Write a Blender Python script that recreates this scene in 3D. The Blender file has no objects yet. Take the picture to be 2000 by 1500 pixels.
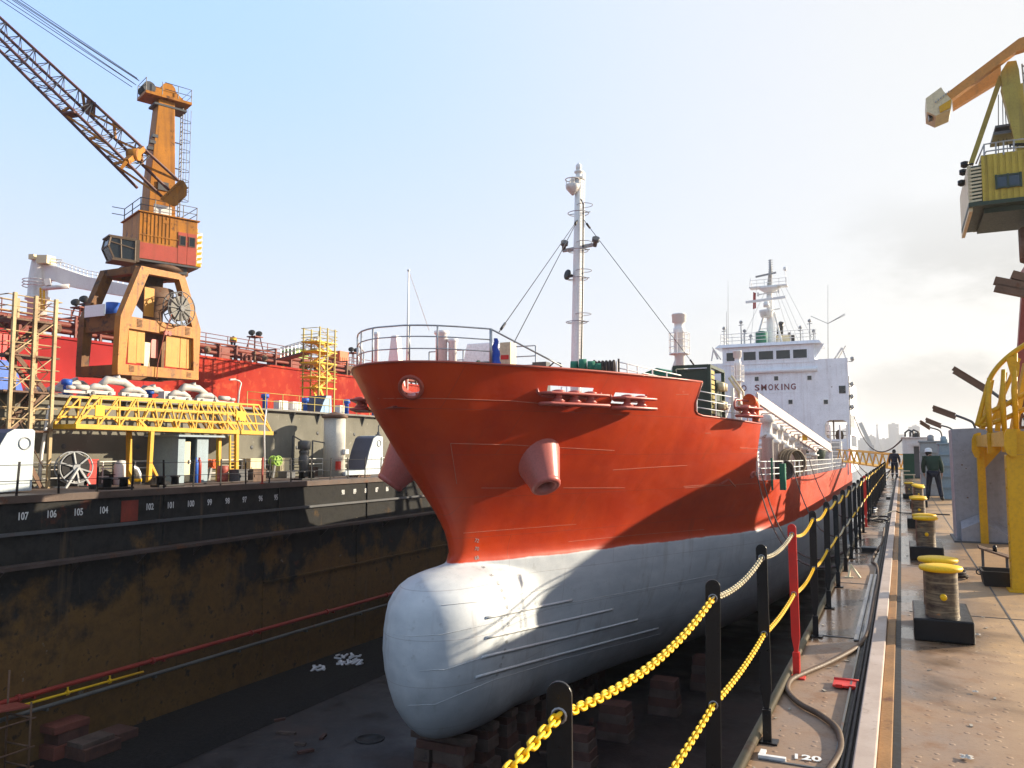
import bpy, math, random
from mathutils import Vector, Matrix
random.seed(7)
V = Vector
sc = bpy.context.scene
COL = sc.collection
# ------------------------------------------------------------------ camera, sky, sun, exposure
F, CX, CY = 1580.0, 1000.0, 750.0
TH = math.atan(130 / F)
PHI = math.atan(760 * math.cos(TH) / F)
CAM = V((0, 0, 1.7))
cd = bpy.data.cameras.new('camera'); cam = bpy.data.objects.new('camera', cd); COL.objects.link(cam)
cam.location = CAM; cam.rotation_euler = (math.pi / 2 + TH, 0, PHI)
cd.sensor_width = 36; cd.lens = F / 2000 * 36; cd.clip_start = 0.05; cd.clip_end = 6000
sc.camera = cam
HAZE = 0.0003
SUN_AZ, SUN_EL = math.radians(47.5), math.radians(17.5)      # azimuth from +Y towards +X
SV = V((math.cos(SUN_EL) * math.sin(SUN_AZ), math.cos(SUN_EL) * math.cos(SUN_AZ), math.sin(SUN_EL)))
sd = bpy.data.lights.new('sun', 'SUN'); sun = bpy.data.objects.new('sun', sd); COL.objects.link(sun)
sd.energy = 5.0; sd.angle = math.radians(0.6); sd.color = (1.0, 0.86, 0.66)
sun.rotation_euler = SV.to_track_quat('Z', 'Y').to_euler(); sun.location = (30, 30, 40)
w = bpy.data.worlds.new('World'); sc.world = w; w.use_nodes = True
wn, wl = w.node_tree.nodes, w.node_tree.links
wn.clear()
wo = wn.new('ShaderNodeOutputWorld'); wb = wn.new('ShaderNodeBackground'); ws = wn.new('ShaderNodeTexSky')
ws.sky_type = 'NISHITA'; ws.sun_disc = False; ws.sun_elevation = SUN_EL; ws.sun_rotation = SUN_AZ
ws.air_density = 1.0; ws.dust_density = 2.2; ws.ozone_density = 1.6
wb.inputs['Strength'].default_value = 0.12
SKY_BLUE, SKY_WHITE, CLOUD = (1.9, 3.0, 5.3), (3.6, 3.62, 3.6), (1.75, 1.75, 1.72)
wt = wn.new('ShaderNodeTexCoord')
def wmath(op, a, b=None, c=False):
    m = wn.new('ShaderNodeMath'); m.operation = op; m.use_clamp = c
    for i, x in enumerate((a, b)):
        if x is None: continue
        if isinstance(x, (int, float)): m.inputs[i].default_value = x
        else: wl.new(x, m.inputs[i])
    return m.outputs[0]
def wramp(x, a, b, lo=0.0, hi=1.0):
    m = wn.new('ShaderNodeMapRange'); m.interpolation_type = 'SMOOTHSTEP'
    for i, q in enumerate((a, b, lo, hi)): m.inputs[i + 1].default_value = q
    wl.new(x, m.inputs[0]); return m.outputs[0]
def wmix(f, a, b):
    m = wn.new('ShaderNodeMixRGB')
    for k, x in (('Fac', f), ('Color1', a), ('Color2', b)):
        if isinstance(x, tuple): m.inputs[k].default_value = x + (1,)
        elif isinstance(x, float): m.inputs[k].default_value = x
        else: wl.new(x, m.inputs[k])
    return m.outputs['Color']
wsx = wn.new('ShaderNodeSeparateXYZ'); wl.new(wt.outputs['Generated'], wsx.inputs['Vector'])
wd = wn.new('ShaderNodeVectorMath'); wd.operation = 'DOT_PRODUCT'; wl.new(wt.outputs['Generated'], wd.inputs[0]); wd.inputs[1].default_value = tuple(SV)
DOT = wd.outputs['Value']; Zs = wsx.outputs['Z']
hz = wramp(Zs, 0.0, 0.50, 1.0, 0.0); sside = wmath('POWER', wramp(DOT, -0.15, 0.80), 1.5)
veil = wmath('SUBTRACT', 1.0, wmath('MULTIPLY', wmath('SUBTRACT', 1.0, hz), wmath('SUBTRACT', 1.0, sside)))
glow = wmath('MULTIPLY', wramp(Zs, 0.0, 0.34, 1.0, 0.0), wramp(DOT, 0.30, 0.85))
hazy = wmix(veil, SKY_BLUE, wmix(glow, SKY_WHITE, (3.8, 3.6, 3.2)))                 # thin high haze: blue overhead, milky near the horizon and the sun
fwd = wramp(wsx.outputs['Y'], -0.15, 0.32)
sky = wmix(wmath('MULTIPLY', fwd, 0.9), wmix(0.6, ws.outputs['Color'], (2.7, 3.35, 4.4)), hazy)
wm = wn.new('ShaderNodeMapping'); wl.new(wt.outputs['Generated'], wm.inputs['Vector']); wm.inputs['Scale'].default_value = (1, 1, 2.4); wm.inputs['Location'].default_value = (.35, 0, .1)
wno = wn.new('ShaderNodeTexNoise'); wno.inputs['Scale'].default_value = 3.1; wno.inputs['Detail'].default_value = 8; wno.inputs['Roughness'].default_value = 0.58
wl.new(wm.outputs['Vector'], wno.inputs['Vector'])
cl = wmath('MULTIPLY', wramp(wno.outputs['Fac'], 0.45, 0.60), wmath('MULTIPLY', wramp(DOT, 0.45, 0.8), wramp(Zs, 0.10, 0.34, 1.0, 0.0)))
sky = wmix(wmath('MULTIPLY', cl, 0.72), sky, CLOUD)
wl.new(sky, wb.inputs['Color']); wl.new(wb.outputs['Background'], wo.inputs['Surface'])
sc.view_settings.view_transform = 'Standard'; sc.view_settings.look = 'None'
sc.view_settings.exposure = 1.1; sc.view_settings.gamma = 1.0
sc.cycles.max_bounces = 6; sc.cycles.use_denoising = True

# ------------------------------------------------------------------ sight-line helper: a photo point at a known real distance
FW = V((-math.sin(PHI) * math.cos(TH), math.cos(PHI) * math.cos(TH), math.sin(TH)))
RT = V((math.cos(PHI), math.sin(PHI), 0)); UP = RT.cross(FW)
def P(px, py, X=None, Y=None, Z=None, D=None):
    d = FW + RT * ((px - CX) / F) + UP * ((CY - py) / F)
    if D is not None: return CAM + d * D
    if X is not None: return CAM + d * (X / d.x)
    if Y is not None: return CAM + d * (Y / d.y)
    return CAM + d * ((Z - CAM.z) / d.z)

# ------------------------------------------------------------------ mesh builder
class MB:
    def __init__(s): s.v = []; s.f = []; s.sm = []
    def add(s, vs, fs, smooth=False):
        b = len(s.v); s.v += [V(p) for p in vs]
        for f in fs: s.f.append([i + b for i in f]); s.sm.append(smooth)
        return s
    def box(s, x0, x1, y0, y1, z0, z1):
        x0, x1 = min(x0, x1), max(x0, x1); y0, y1 = min(y0, y1), max(y0, y1); z0, z1 = min(z0, z1), max(z0, z1)
        vs = [(x, y, z) for z in (z0, z1) for y in (y0, y1) for x in (x0, x1)]
        return s.add(vs, [(0, 2, 3, 1), (4, 5, 7, 6), (0, 1, 5, 4), (2, 6, 7, 3), (0, 4, 6, 2), (1, 3, 7, 5)])
    def obox(s, c, ax, ay, az):              # oriented box: centre and three half axes
        c, ax, ay, az = V(c), V(ax), V(ay), V(az)
        vs = [c + ax * i + ay * j + az * k for k in (-1, 1) for j in (-1, 1) for i in (-1, 1)]
        return s.add(vs, [(0, 2, 3, 1), (4, 5, 7, 6), (0, 1, 5, 4), (2, 6, 7, 3), (0, 4, 6, 2), (1, 3, 7, 5)])
    def bar(s, p, q, w, h=None, up=(0, 0, 1)):
        p, q = V(p), V(q); h = h or w; d = q - p
        if d.length < 1e-6: return s
        n = d.normalized(); up = V(up)
        if abs(n.dot(up)) > .98: up = V((0, 1, 0))
        a = n.cross(up).normalized(); b = a.cross(n)
        return s.obox((p + q) / 2, a * w / 2, d / 2, b * h / 2)
    def tube(s, pts, r, n=8, closed=False, cap=True):
        pts = [V(p) for p in pts]; m = len(pts); rs = r if isinstance(r, (list, tuple)) else [r] * m
        base = len(s.v); prev = None
        for i, p in enumerate(pts):
            a = pts[(i - 1) % m] if (closed or i > 0) else pts[0]
            b = pts[(i + 1) % m] if (closed or i < m - 1) else pts[-1]
            t = (b - a).normalized()
            if prev is None:
                u = V((0, 0, 1)) if abs(t.z) < .9 else V((1, 0, 0))
                x = t.cross(u).normalized()
            else:
                x = (prev - t * prev.dot(t)).normalized()
            prev = x; y = t.cross(x)
            for k in range(n):
                an = 2 * math.pi * k / n
                s.v.append(p + (x * math.cos(an) + y * math.sin(an)) * rs[i])
        for i in range(m if closed else m - 1):
            for k in range(n):
                i2 = (i + 1) % m; k2 = (k + 1) % n
                s.f.append([base + i * n + k, base + i * n + k2, base + i2 * n + k2, base + i2 * n + k]); s.sm.append(n > 4)
        if cap and not closed:
            s.f.append([base + k for k in range(n)][::-1]); s.sm.append(False)
            s.f.append([base + (m - 1) * n + k for k in range(n)]); s.sm.append(False)
        return s
    def lathe(s, prof, o=(0, 0, 0), ax=(0, 0, 1), n=20, cap=True):
        o, ax = V(o), V(ax).normalized()
        u = V((1, 0, 0)) if abs(ax.x) < .9 else V((0, 1, 0))
        x = ax.cross(u).normalized(); y = ax.cross(x); base = len(s.v); m = len(prof)
        for r, z in prof:
            for k in range(n):
                an = 2 * math.pi * k / n
                s.v.append(o + ax * z + (x * math.cos(an) + y * math.sin(an)) * max(r, 1e-4))
        for i in range(m - 1):
            for k in range(n):
                k2 = (k + 1) % n
                s.f.append([base + i * n + k, base + i * n + k2, base + (i + 1) * n + k2, base + (i + 1) * n + k])
                s.sm.append(True)
        if cap:
            s.f.append([base + k for k in range(n)][::-1]); s.sm.append(False)
            s.f.append([base + (m - 1) * n + k for k in range(n)]); s.sm.append(False)
        return s
    def prism(s, poly, off):                 # polygon swept by a vector
        poly = [V(p) for p in poly]; off = V(off); n = len(poly)
        vs = poly + [p + off for p in poly]
        fs = [list(range(n))[::-1], [n + i for i in range(n)]] + [[i, (i + 1) % n, n + (i + 1) % n, n + i] for i in range(n)]
        return s.add(vs, fs)
    def ring(s, c, R, r, ax=(0, 0, 1), n=20, m=6, a0=0, a1=2 * math.pi):
        c, ax = V(c), V(ax).normalized(); u = V((1, 0, 0)) if abs(ax.x) < .9 else V((0, 1, 0))
        x = ax.cross(u).normalized(); y = ax.cross(x); full = abs(a1 - a0 - 2 * math.pi) < 1e-3
        k = n if full else n + 1
        pts = [c + (x * math.cos(a0 + (a1 - a0) * i / n) + y * math.sin(a0 + (a1 - a0) * i / n)) * R for i in range(k)]
        return s.tube(pts, r, m, closed=full)
    def ball(s, c, rx, ry=None, rz=None, n=12, m=8):
        c = V(c); ry = ry or rx; rz = rz or rx; vs = []; fs = []
        for i in range(m + 1):
            t = math.pi * i / m
            for k in range(n):
                a = 2 * math.pi * k / n
                vs.append(c + V((rx * math.sin(t) * math.cos(a), ry * math.sin(t) * math.sin(a), rz * math.cos(t))))
        for i in range(m):
            for k in range(n):
                fs.append((i * n + k, (i + 1) * n + k, (i + 1) * n + (k + 1) % n, i * n + (k + 1) % n))
        return s.add(vs, fs, True)
    def grid(s, rows, smooth=True):
        b = len(s.v); m = len(rows[0])
        for r in rows: s.v += [V(p) for p in r]
        for i in range(len(rows) - 1):
            for j in range(m - 1):
                s.f.append([b + i * m + j, b + i * m + j + 1, b + (i + 1) * m + j + 1, b + (i + 1) * m + j]); s.sm.append(smooth)
        return s
    def text(s, body, size, o, rt, up, depth=.01, bold=.0, align='CENTER'):
        c = bpy.data.curves.new('lettering', 'FONT'); c.body = body; c.size = size; c.extrude = depth / 2; c.offset = bold
        c.align_x = align; c.align_y = 'CENTER'; c.resolution_u = 3
        ob = bpy.data.objects.new('lettering', c); COL.objects.link(ob)
        dg = bpy.context.evaluated_depsgraph_get(); ev = ob.evaluated_get(dg); me = ev.to_mesh()
        o, rt, up = V(o), V(rt).normalized(), V(up).normalized(); nn = rt.cross(up)
        s.add([o + rt * p.co.x + up * p.co.y + nn * p.co.z for p in me.vertices], [list(p.vertices) for p in me.polygons])
        ev.to_mesh_clear(); bpy.data.objects.remove(ob); bpy.data.curves.remove(c)
        return s

ORG = {}
def obj(name, mb, mat, parent=None, bevel=0, kind=None, fix=False):
    vs = mb.v
    if parent is None:
        xs = [p.x for p in vs]; ys = [p.y for p in vs]; zs = [p.z for p in vs]
        org = V(((min(xs) + max(xs)) / 2, (min(ys) + max(ys)) / 2, min(zs)))
    else: org = ORG[parent.name]
    me = bpy.data.meshes.new(name)
    me.from_pydata([tuple(p - org) for p in vs], [], mb.f); me.validate()
    if len(me.polygons) == len(mb.sm):
        me.polygons.foreach_set('use_smooth', mb.sm)
    me.materials.append(mat)
    o = bpy.data.objects.new(name, me); COL.objects.link(o)
    if fix:
        import bmesh
        bm = bmesh.new(); bm.from_mesh(me); bmesh.ops.recalc_face_normals(bm, faces=bm.faces); bm.to_mesh(me); bm.free()
    if parent is None: o.location = org
    else: o.parent = parent
    ORG[o.name] = org
    if bevel:
        b = o.modifiers.new('bevel', 'BEVEL'); b.width = bevel; b.segments = 2; b.limit_method = 'ANGLE'
    if kind: o['kind'] = kind
    return o
def tag(o, label=None, cat=None, group=None, kind=None):
    if label: o['label'] = label
    if cat: o['category'] = cat
    if group: o['group'] = group
    if kind: o['kind'] = kind
    return o
def thing(name, label, cat, loc=(0, 0, 0), group=None):
    o = bpy.data.objects.new(name, None); COL.objects.link(o); o.location = loc; ORG[o.name] = V(loc)
    o.empty_display_size = .2
    return tag(o, label, cat, group)
def dup(root, loc, label=None, rz=None):
    def cp(o, par):
        c = o.copy(); COL.objects.link(c)
        if par: c.parent = par
        for ch in o.children: cp(ch, c)
        return c
    r = cp(root, None); r.location = loc
    if rz is not None: r.rotation_euler.z = rz
    if label: r['label'] = label
    return r

# ------------------------------------------------------------------ materials
def _n(nt, t, **kw):
    n = nt.nodes.new(t)
    for k, v in kw.items():
        if k in n.inputs: n.inputs[k].default_value = v
        else: setattr(n, k, v)
    return n
def rgb(c): return (c[0], c[1], c[2], 1)
def mix(nt, fac, a, b, mode='MIX'):
    m = nt.nodes.new('ShaderNodeMixRGB'); m.blend_type = mode
    for inp, val in (('Fac', fac), ('Color1', a), ('Color2', b)):
        if isinstance(val, (tuple, list)): m.inputs[inp].default_value = rgb(val)
        elif isinstance(val, (int, float)): m.inputs[inp].default_value = val
        else: nt.links.new(val, m.inputs[inp])
    return m.outputs['Color']
def noise(nt, vec, scale, detail=5, rough=.55, dist=0, sxyz=None):
    if sxyz:
        mp = nt.nodes.new('ShaderNodeMapping'); mp.inputs['Scale'].default_value = sxyz; nt.links.new(vec, mp.inputs['Vector']); vec = mp.outputs['Vector']
    n = nt.nodes.new('ShaderNodeTexNoise'); n.inputs['Scale'].default_value = scale; n.inputs['Detail'].default_value = detail
    n.inputs['Roughness'].default_value = rough; n.inputs['Distortion'].default_value = dist
    nt.links.new(vec, n.inputs['Vector']); return n.outputs['Fac']
def ramp(nt, fac, a, b, lo=0.0, hi=1.0):
    m = nt.nodes.new('ShaderNodeMapRange'); m.inputs[1].default_value = a; m.inputs[2].default_value = b
    m.inputs[3].default_value = lo; m.inputs[4].default_value = hi
    nt.links.new(fac, m.inputs[0]); return m.outputs[0]
def math_(nt, op, a, b=None):
    m = nt.nodes.new('ShaderNodeMath'); m.operation = op
    for i, x in enumerate((a, b)):
        if x is None: continue
        if isinstance(x, (int, float)): m.inputs[i].default_value = x
        else: nt.links.new(x, m.inputs[i])
    return m.outputs[0]
def newmat(name):
    m = bpy.data.materials.new(name); m.use_nodes = True; nt = m.node_tree
    b = nt.nodes['Principled BSDF']; tc = nt.nodes.new('ShaderNodeTexCoord')
    g = nt.nodes.new('ShaderNodeNewGeometry')
    return m, nt, b, g.outputs['Position'], tc.outputs['Object']
def setbump(nt, b, h, strength, dist=.02):
    bp = nt.nodes.new('ShaderNodeBump'); bp.inputs['Strength'].default_value = strength; bp.inputs['Distance'].default_value = dist
    nt.links.new(h, bp.inputs['Height']); nt.links.new(bp.outputs['Normal'], b.inputs['Normal'])
def paint(name, c, rough=.5, var=.25, rust=0, streak=0, rustc=(.16, .06, .025), sc_=1.0, metal=0, bump=.15, dirt=(.05, .045, .04), obj_space=False):
    m, nt, b, pos, oc = newmat(name); v = oc if obj_space else pos
    n1 = noise(nt, v, .8 * sc_, 6)
    col = mix(nt, ramp(nt, n1, .3, .75), [x * (1 - var) for x in c], [min(1, x * (1 + var * .6)) for x in c])
    n3 = noise(nt, v, 14 * sc_, 4)
    col = mix(nt, ramp(nt, n3, .45, .8, 0, .25), col, dirt)
    if streak:
        s = noise(nt, v, 2.2 * sc_, 4, sxyz=(1.6, 1.6, .09))
        col = mix(nt, ramp(nt, s, .52, .72, 0, streak), col, dirt if not rust else rustc)
    if rust:
        r = noise(nt, v, 1.7 * sc_, 9, .68)
        col = mix(nt, ramp(nt, r, .66 - rust * .25, .74 - rust * .2), col, mix(nt, ramp(nt, n3, .3, .7), rustc, [x * .45 for x in rustc]))
    nt.links.new(col, b.inputs['Base Color'])
    nt.links.new(ramp(nt, n3, .2, .8, max(.05, rough - .12), min(1, rough + .15)), b.inputs['Roughness'])
    b.inputs['Metallic'].default_value = metal
    b.inputs['Specular IOR Level'].default_value = .3
    if bump: setbump(nt, b, noise(nt, v, 22 * sc_, 5), bump, .01)
    return m
M = {}
M['white'] = paint('white paint', (.8, .8, .78), .42, .08, .0, .12, dirt=(.35, .3, .24))
M['white_rust'] = paint('white paint rusted', (.74, .72, .68), .45, .1, .22, .35, (.3, .14, .05))
M['white_blue'] = paint('bluish white paint', (.86, .89, .93), .45, .1, .05, .15)
M['grey'] = paint('grey paint', (.36, .37, .37), .5, .15, .1, .3, dirt=(.12, .11, .1))
M['slab'] = paint('grey slab paint', (.30, .30, .32), .5, .2, .18, .3, (.11, .08, .06))
M['dkgrey'] = paint('dark grey paint', (.09, .095, .1), .5, .25, .15, .2)
M['black'] = paint('black gloss paint', (.006, .006, .007), .34, .3, .0, 0, bump=.12, sc_=3, dirt=(.012, .011, .01)); M['black'].node_tree.nodes['Principled BSDF'].inputs['Specular IOR Level'].default_value = .3
M['blackmat'] = paint('black rubber', (.018, .017, .017), .6, .3)
M['steel'] = paint('galvanised steel', (.45, .46, .47), .38, .2, metal=.6)
M['steelbar'] = paint('bare steel', (.3, .29, .29), .35, .3, .2, 0, metal=.5, sc_=3)
M['wire'] = paint('dark wire', (.03, .03, .035), .5, .2)
M['yellow'] = paint('yellow paint', (.64, .35, .008), .45, .18, .12, .2, (.3, .12, .03), sc_=2)
M['yellowc'] = paint('bright yellow paint', (.80, .47, .004), .5, .1, .03, 0, (.3, .12, .03), sc_=4)
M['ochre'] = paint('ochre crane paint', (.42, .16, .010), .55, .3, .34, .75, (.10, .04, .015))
M['ochre_rust_shade'] = paint('rusted ochre paint with side shade', (.20, .08, .015), .65, .35, .55, .7, (.07, .035, .02))  # rust, plus a darker base that paints in the shaded side
M['olive'] = paint('olive yellow paint', (.42, .33, .06), .5, .25, .15, .5, (.1, .06, .03))
M['ruststeel'] = paint('rusty steel', (.16, .09, .055), .7, .4, .4, .2)
M['red'] = paint('signal red paint', (.62, .03, .02), .38, .12, .03, 0)
M['redrail'] = paint('deck red paint', (.32, .07, .05), .5, .25, .2, .2)
M['blue'] = paint('blue paint', (.03, .12, .5), .45, .15, .04)
M['ltblue'] = paint('light blue paint', (.25, .42, .62), .45, .12, .04)
M['navy'] = paint('dark slope paint', (.06, .065, .1), .45, .2, .1)
M['green'] = paint('green cover', (.01, .16, .09), .6, .2)
M['dkgreen'] = paint('dark green paint', (.03, .055, .035), .5, .25, .08)
M['lime'] = paint('lime paint', (.3, .5, .08), .45, .15)
M['orange'] = paint('orange paint', (.7, .12, .02), .45, .15)
M['glass'] = paint('dark window glass', (.015, .02, .025), .08, .1, bump=0)
M['maroon'] = paint('maroon lettering', (.16, .015, .03), .5, .05, bump=0)
M['lettering'] = paint('white lettering', (.7, .7, .68), .6, .12, .06, 0, sc_=6, bump=0)
M['pinkred'] = paint('pinkish red paint', (.50, .13, .105), .34, .1, 0, .08)
M['wood'] = paint('old timber', (.16, .10, .07), .8, .4, .2, .2, (.05, .035, .03), sc_=3, bump=.4)
M['tarp'] = paint('blue tarpaulin', (.02, .07, .42), .5, .2)
M['cream'] = paint('cream paint', (.7, .6, .38), .5, .1, .06, .2)
M['booth'] = paint('blue grey booth paint', (.26, .34, .38), .45, .12, .05, .2)
M['rope'] = paint('worn rope', (.06, .045, .04), .8, .3)
M['hose'] = paint('ribbed hose', (.10, .06, .035), .6, .3, sc_=4)
M['pipe_red'] = paint('red pipe paint', (.32, .03, .02), .4, .25, .1)
M['pipe_grey'] = paint('grey pipe paint', (.12, .12, .11), .5, .25, .2)
# ------------------------------------------------------------------ setting: dock floor, side decks, far water
def lerp(a, b, t): return a + (b - a) * t
def smooth(a, b, x):
    t = max(0, min(1, (x - a) / (b - a))); return t * t * (3 - 2 * t)
def pchip(tab):
    xs = [t[0] for t in tab]; ys = [t[1] for t in tab]; n = len(xs)
    d = [(ys[i + 1] - ys[i]) / (xs[i + 1] - xs[i]) for i in range(n - 1)]
    m = [d[0]] + [0 if d[i - 1] * d[i] <= 0 else 2 / (1 / d[i - 1] + 1 / d[i]) for i in range(1, n - 1)] + [d[-1]]
    def f(x):
        if x <= xs[0]: return ys[0]
        if x >= xs[-1]: return ys[-1]
        i = 0
        while x > xs[i + 1]: i += 1
        h = xs[i + 1] - xs[i]; t = (x - xs[i]) / h
        return (ys[i] * (1 + 2 * t) * (1 - t) ** 2 + h * m[i] * t * (1 - t) ** 2 + ys[i + 1] * t * t * (3 - 2 * t) + h * m[i + 1] * t * t * (t - 1))
    return f
def lin(tab):
    def f(x):
        if x <= tab[0][0]: return tab[0][1]
        for (a, b), (c, d) in zip(tab, tab[1:]):
            if x <= c: return b + (d - b) * (x - a) / (c - a)
        return tab[-1][1]
    return f
XL, XR = -30.1, -0.86            # dock side edges
ZF = -10.3                       # dock floor
Y0, Y1 = -12.0, 150.0
def floor_mat():
    m, nt, b, pos, oc = newmat('dock floor steel')
    n1 = noise(nt, pos, .25, 7, .6); n2 = noise(nt, pos, 1.6, 8, .65); n3 = noise(nt, pos, 9, 4)
    c = mix(nt, ramp(nt, n2, .35, .7), (.010, .008, .009), (.032, .024, .022))
    c = mix(nt, ramp(nt, n1, .52, .68, 0, .8), c, (.05, .028, .022))
    c = mix(nt, ramp(nt, n2, .66, .74, 0, .5), c, (.10, .085, .075))
    nt.links.new(c, b.inputs['Base Color']); nt.links.new(ramp(nt, n1, .4, .6, .35, .8), b.inputs['Roughness'])
    setbump(nt, b, n3, .3, .03); return m
def wall_mat():
    m, nt, b, pos, oc = newmat('stained dock wall plating')
    sx = nt.nodes.new('ShaderNodeSeparateXYZ'); nt.links.new(pos, sx.inputs[0]); z = sx.outputs['Z']
    n1 = noise(nt, pos, .55, 8, .62); n2 = noise(nt, pos, 2.1, 7, .65); st = noise(nt, pos, 1.1, 5, .6, sxyz=(1, 1.3, .12)); n3 = noise(nt, pos, 12, 4)
    hz = math_(nt, 'ADD', z, ramp(nt, n1, .3, .7, -2.6, 2.6))
    lowc = mix(nt, ramp(nt, n2, .3, .7), (.085, .047, .016), (.185, .10, .03))
    hic = mix(nt, ramp(nt, n2, .35, .7), (.011, .011, .011), (.036, .035, .032))
    c = mix(nt, ramp(nt, hz, -5.4, -3.4), lowc, hic)
    c = mix(nt, ramp(nt, n2, .58, .68, 0, .85), c, (.016, .017, .016))
    c = mix(nt, ramp(nt, st, .60, .70, 0, .55), c, (.13, .085, .05))
    c = mix(nt, ramp(nt, n1, .66, .72, 0, .6), c, (.11, .035, .02))
    c = mix(nt, ramp(nt, noise(nt, pos, 1.3, 6, .6), .70, .74, 0, .7), c, (.22, .19, .15))
    nt.links.new(c, b.inputs['Base Color']); nt.links.new(ramp(nt, n2, .3, .7, .6, .9), b.inputs['Roughness']); b.inputs['Specular IOR Level'].default_value = .12
    setbump(nt, b, n2, .35, .05); return m
def deck_mat():
    m, nt, b, pos, oc = newmat('worn steel deck plates')
    n1 = noise(nt, pos, .7, 8, .62); n2 = noise(nt, pos, 4, 7, .65); n3 = noise(nt, pos, 40, 4); wet = noise(nt, pos, .45, 5, .6, .4)
    sx = nt.nodes.new('ShaderNodeSeparateXYZ'); nt.links.new(pos, sx.inputs[0])
    c = mix(nt, ramp(nt, n1, .34, .64), (.28, .165, .085), (.22, .155, .115))
    c = mix(nt, ramp(nt, n2, .52, .68, 0, .75), c, (.19, .085, .03))
    c = mix(nt, ramp(nt, n2, .28, .42, .6, 0), c, (.06, .045, .04))
    c = mix(nt, ramp(nt, n3, .55, .8, 0, .35), c, (.05, .04, .035))
    sunlit_tan = ramp(nt, math_(nt, 'ADD', sx.outputs['X'], ramp(nt, n1, .3, .7, -.35, .35)), .35, .9)  # lighter tan towards +X: sunlight on the deck put into the colour
    c = mix(nt, sunlit_tan, c, mix(nt, ramp(nt, n2, .35, .65), (.44, .27, .125), (.33, .21, .11)))
    far = ramp(nt, sx.outputs['Y'], 4.5, 9.5, -.16, .09)
    wm_ = ramp(nt, math_(nt, 'ADD', wet, far), .47, .56)
    wm_ = math_(nt, 'MULTIPLY', wm_, ramp(nt, sunlit_tan, 0, 1, 1, .25))
    c = mix(nt, wm_, c, mix(nt, .62, c, (.010, .008, .008)))
    nt.links.new(c, b.inputs['Base Color'])
    ro = nt.nodes.new('ShaderNodeMapRange'); nt.links.new(wm_, ro.inputs[0]); ro.inputs[3].default_value = .62; ro.inputs[4].default_value = .16
    nt.links.new(math_(nt, 'ADD', ro.outputs[0], ramp(nt, n3, .2, .8, -.06, .12)), b.inputs['Roughness'])
    # plate lugs: rows of small raised weld dots
    mp = nt.nodes.new('ShaderNodeMapping'); mp.inputs['Scale'].default_value = (11, 11, 11); nt.links.new(pos, mp.inputs['Vector'])
    vo = nt.nodes.new('ShaderNodeTexVoronoi'); vo.inputs['Scale'].default_value = 1; vo.inputs['Randomness'].default_value = .35
    nt.links.new(mp.outputs['Vector'], vo.inputs['Vector'])
    dots = ramp(nt, vo.outputs['Distance'], .10, .2, 1, 0)
    setbump(nt, b, math_(nt, 'ADD', math_(nt, 'MULTIPLY', dots, .8), math_(nt, 'MULTIPLY', n2, .5)), .5, .01)
    return m
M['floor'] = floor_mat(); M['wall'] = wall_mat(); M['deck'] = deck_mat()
def water_mat():
    m, nt, b, pos, oc = newmat('harbour water')
    b.inputs['Base Color'].default_value = (.03, .045, .05, 1); b.inputs['Roughness'].default_value = .12
    setbump(nt, b, noise(nt, pos, .5, 5), .25, .2); return m
mb = MB(); mb.box(XL - 8, XR + 30, Y0, Y1, ZF - .5, ZF); obj('dock_floor', mb, M['floor'], kind='structure')
mb = MB(); mb.box(-2500, 2500, -200, 4500, ZF - 3.2, ZF - 2.2); obj('water', mb, water_mat(), kind='structure')
mb = MB(); mb.box(-37.6, XL, Y0, Y1, -.28, 0); obj('deck_left', mb, paint('left deck plates', (.11, .08, .065), .6, .4, .3, 0), kind='structure')
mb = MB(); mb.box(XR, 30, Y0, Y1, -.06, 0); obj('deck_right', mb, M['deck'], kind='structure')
mb = MB()
for i in range(40):
    y = -10 + i * 4; z = ZF + .01
mb.add([(XL, Y0, ZF + .25), (-26.6, Y0, ZF + .22), (-25.4, Y0, ZF + .02), (XL, Y1, ZF + .25), (-26.6, Y1, ZF + .22), (-25.4, Y1, ZF + .02)], [(0, 1, 4, 3), (1, 2, 5, 4)])
def gravel_mat():
    m, nt, b, pos, oc = newmat('black wet gravel')
    n = noise(nt, pos, 7, 6, .75); vo = nt.nodes.new('ShaderNodeTexVoronoi'); vo.inputs['Scale'].default_value = 5; nt.links.new(pos, vo.inputs['Vector'])
    nt.links.new(mix(nt, ramp(nt, n, .4, .75), (.004, .004, .005), (.022, .020, .020)), b.inputs['Base Color']); b.inputs['Roughness'].default_value = .85; b.inputs['Specular IOR Level'].default_value = .15
    setbump(nt, b, n, .6, .08); return m
tag(obj('gravel', mb, gravel_mat()), 'black gravel and rubble strip along foot of the stained dock wall', 'gravel', kind='stuff')

dw = thing('dock_wall', 'tall stained dock wall with ledge and painted frame numbers left of the red ship', 'dock wall', (XL - .3, 40, ZF))
mb = MB(); mb.box(XL - 8, XL - .12, Y0, Y1, ZF, -.285); obj('plating', mb, M['wall'], dw)
mb = MB(); mb.box(XL - .12, XL + .55, Y0, Y1, -2.72, -2.58)
for i in range(52): mb.prism([(XL - .12, Y0 + i * 3.1, -2.72), (XL + .45, Y0 + i * 3.1, -2.72), (XL - .12, Y0 + i * 3.1, -3.2)], (0, .05, 0))
obj('ledge', mb, paint('ledge plate', (.075, .052, .045), .6, .4, .3, 0), dw)
mb = MB(); mb.box(XL - .12, XL + .06, Y0, Y1, -1.5, -1.38); obj('rubbing_strip', mb, M['dkgrey'], dw)
mb = MB(); mb.box(XL - .12, XL + .02, 33, Y1, -5.2, -5.1)
for y in (8, 25.5, 33, 41, 52, 63, 75, 90): mb.box(XL - .12, XL - .06, y, y + .12, -10, -2.8); mb.box(XL - .12, XL - .04, y + 1, y + 1.1, -2.5, -.3)
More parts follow.
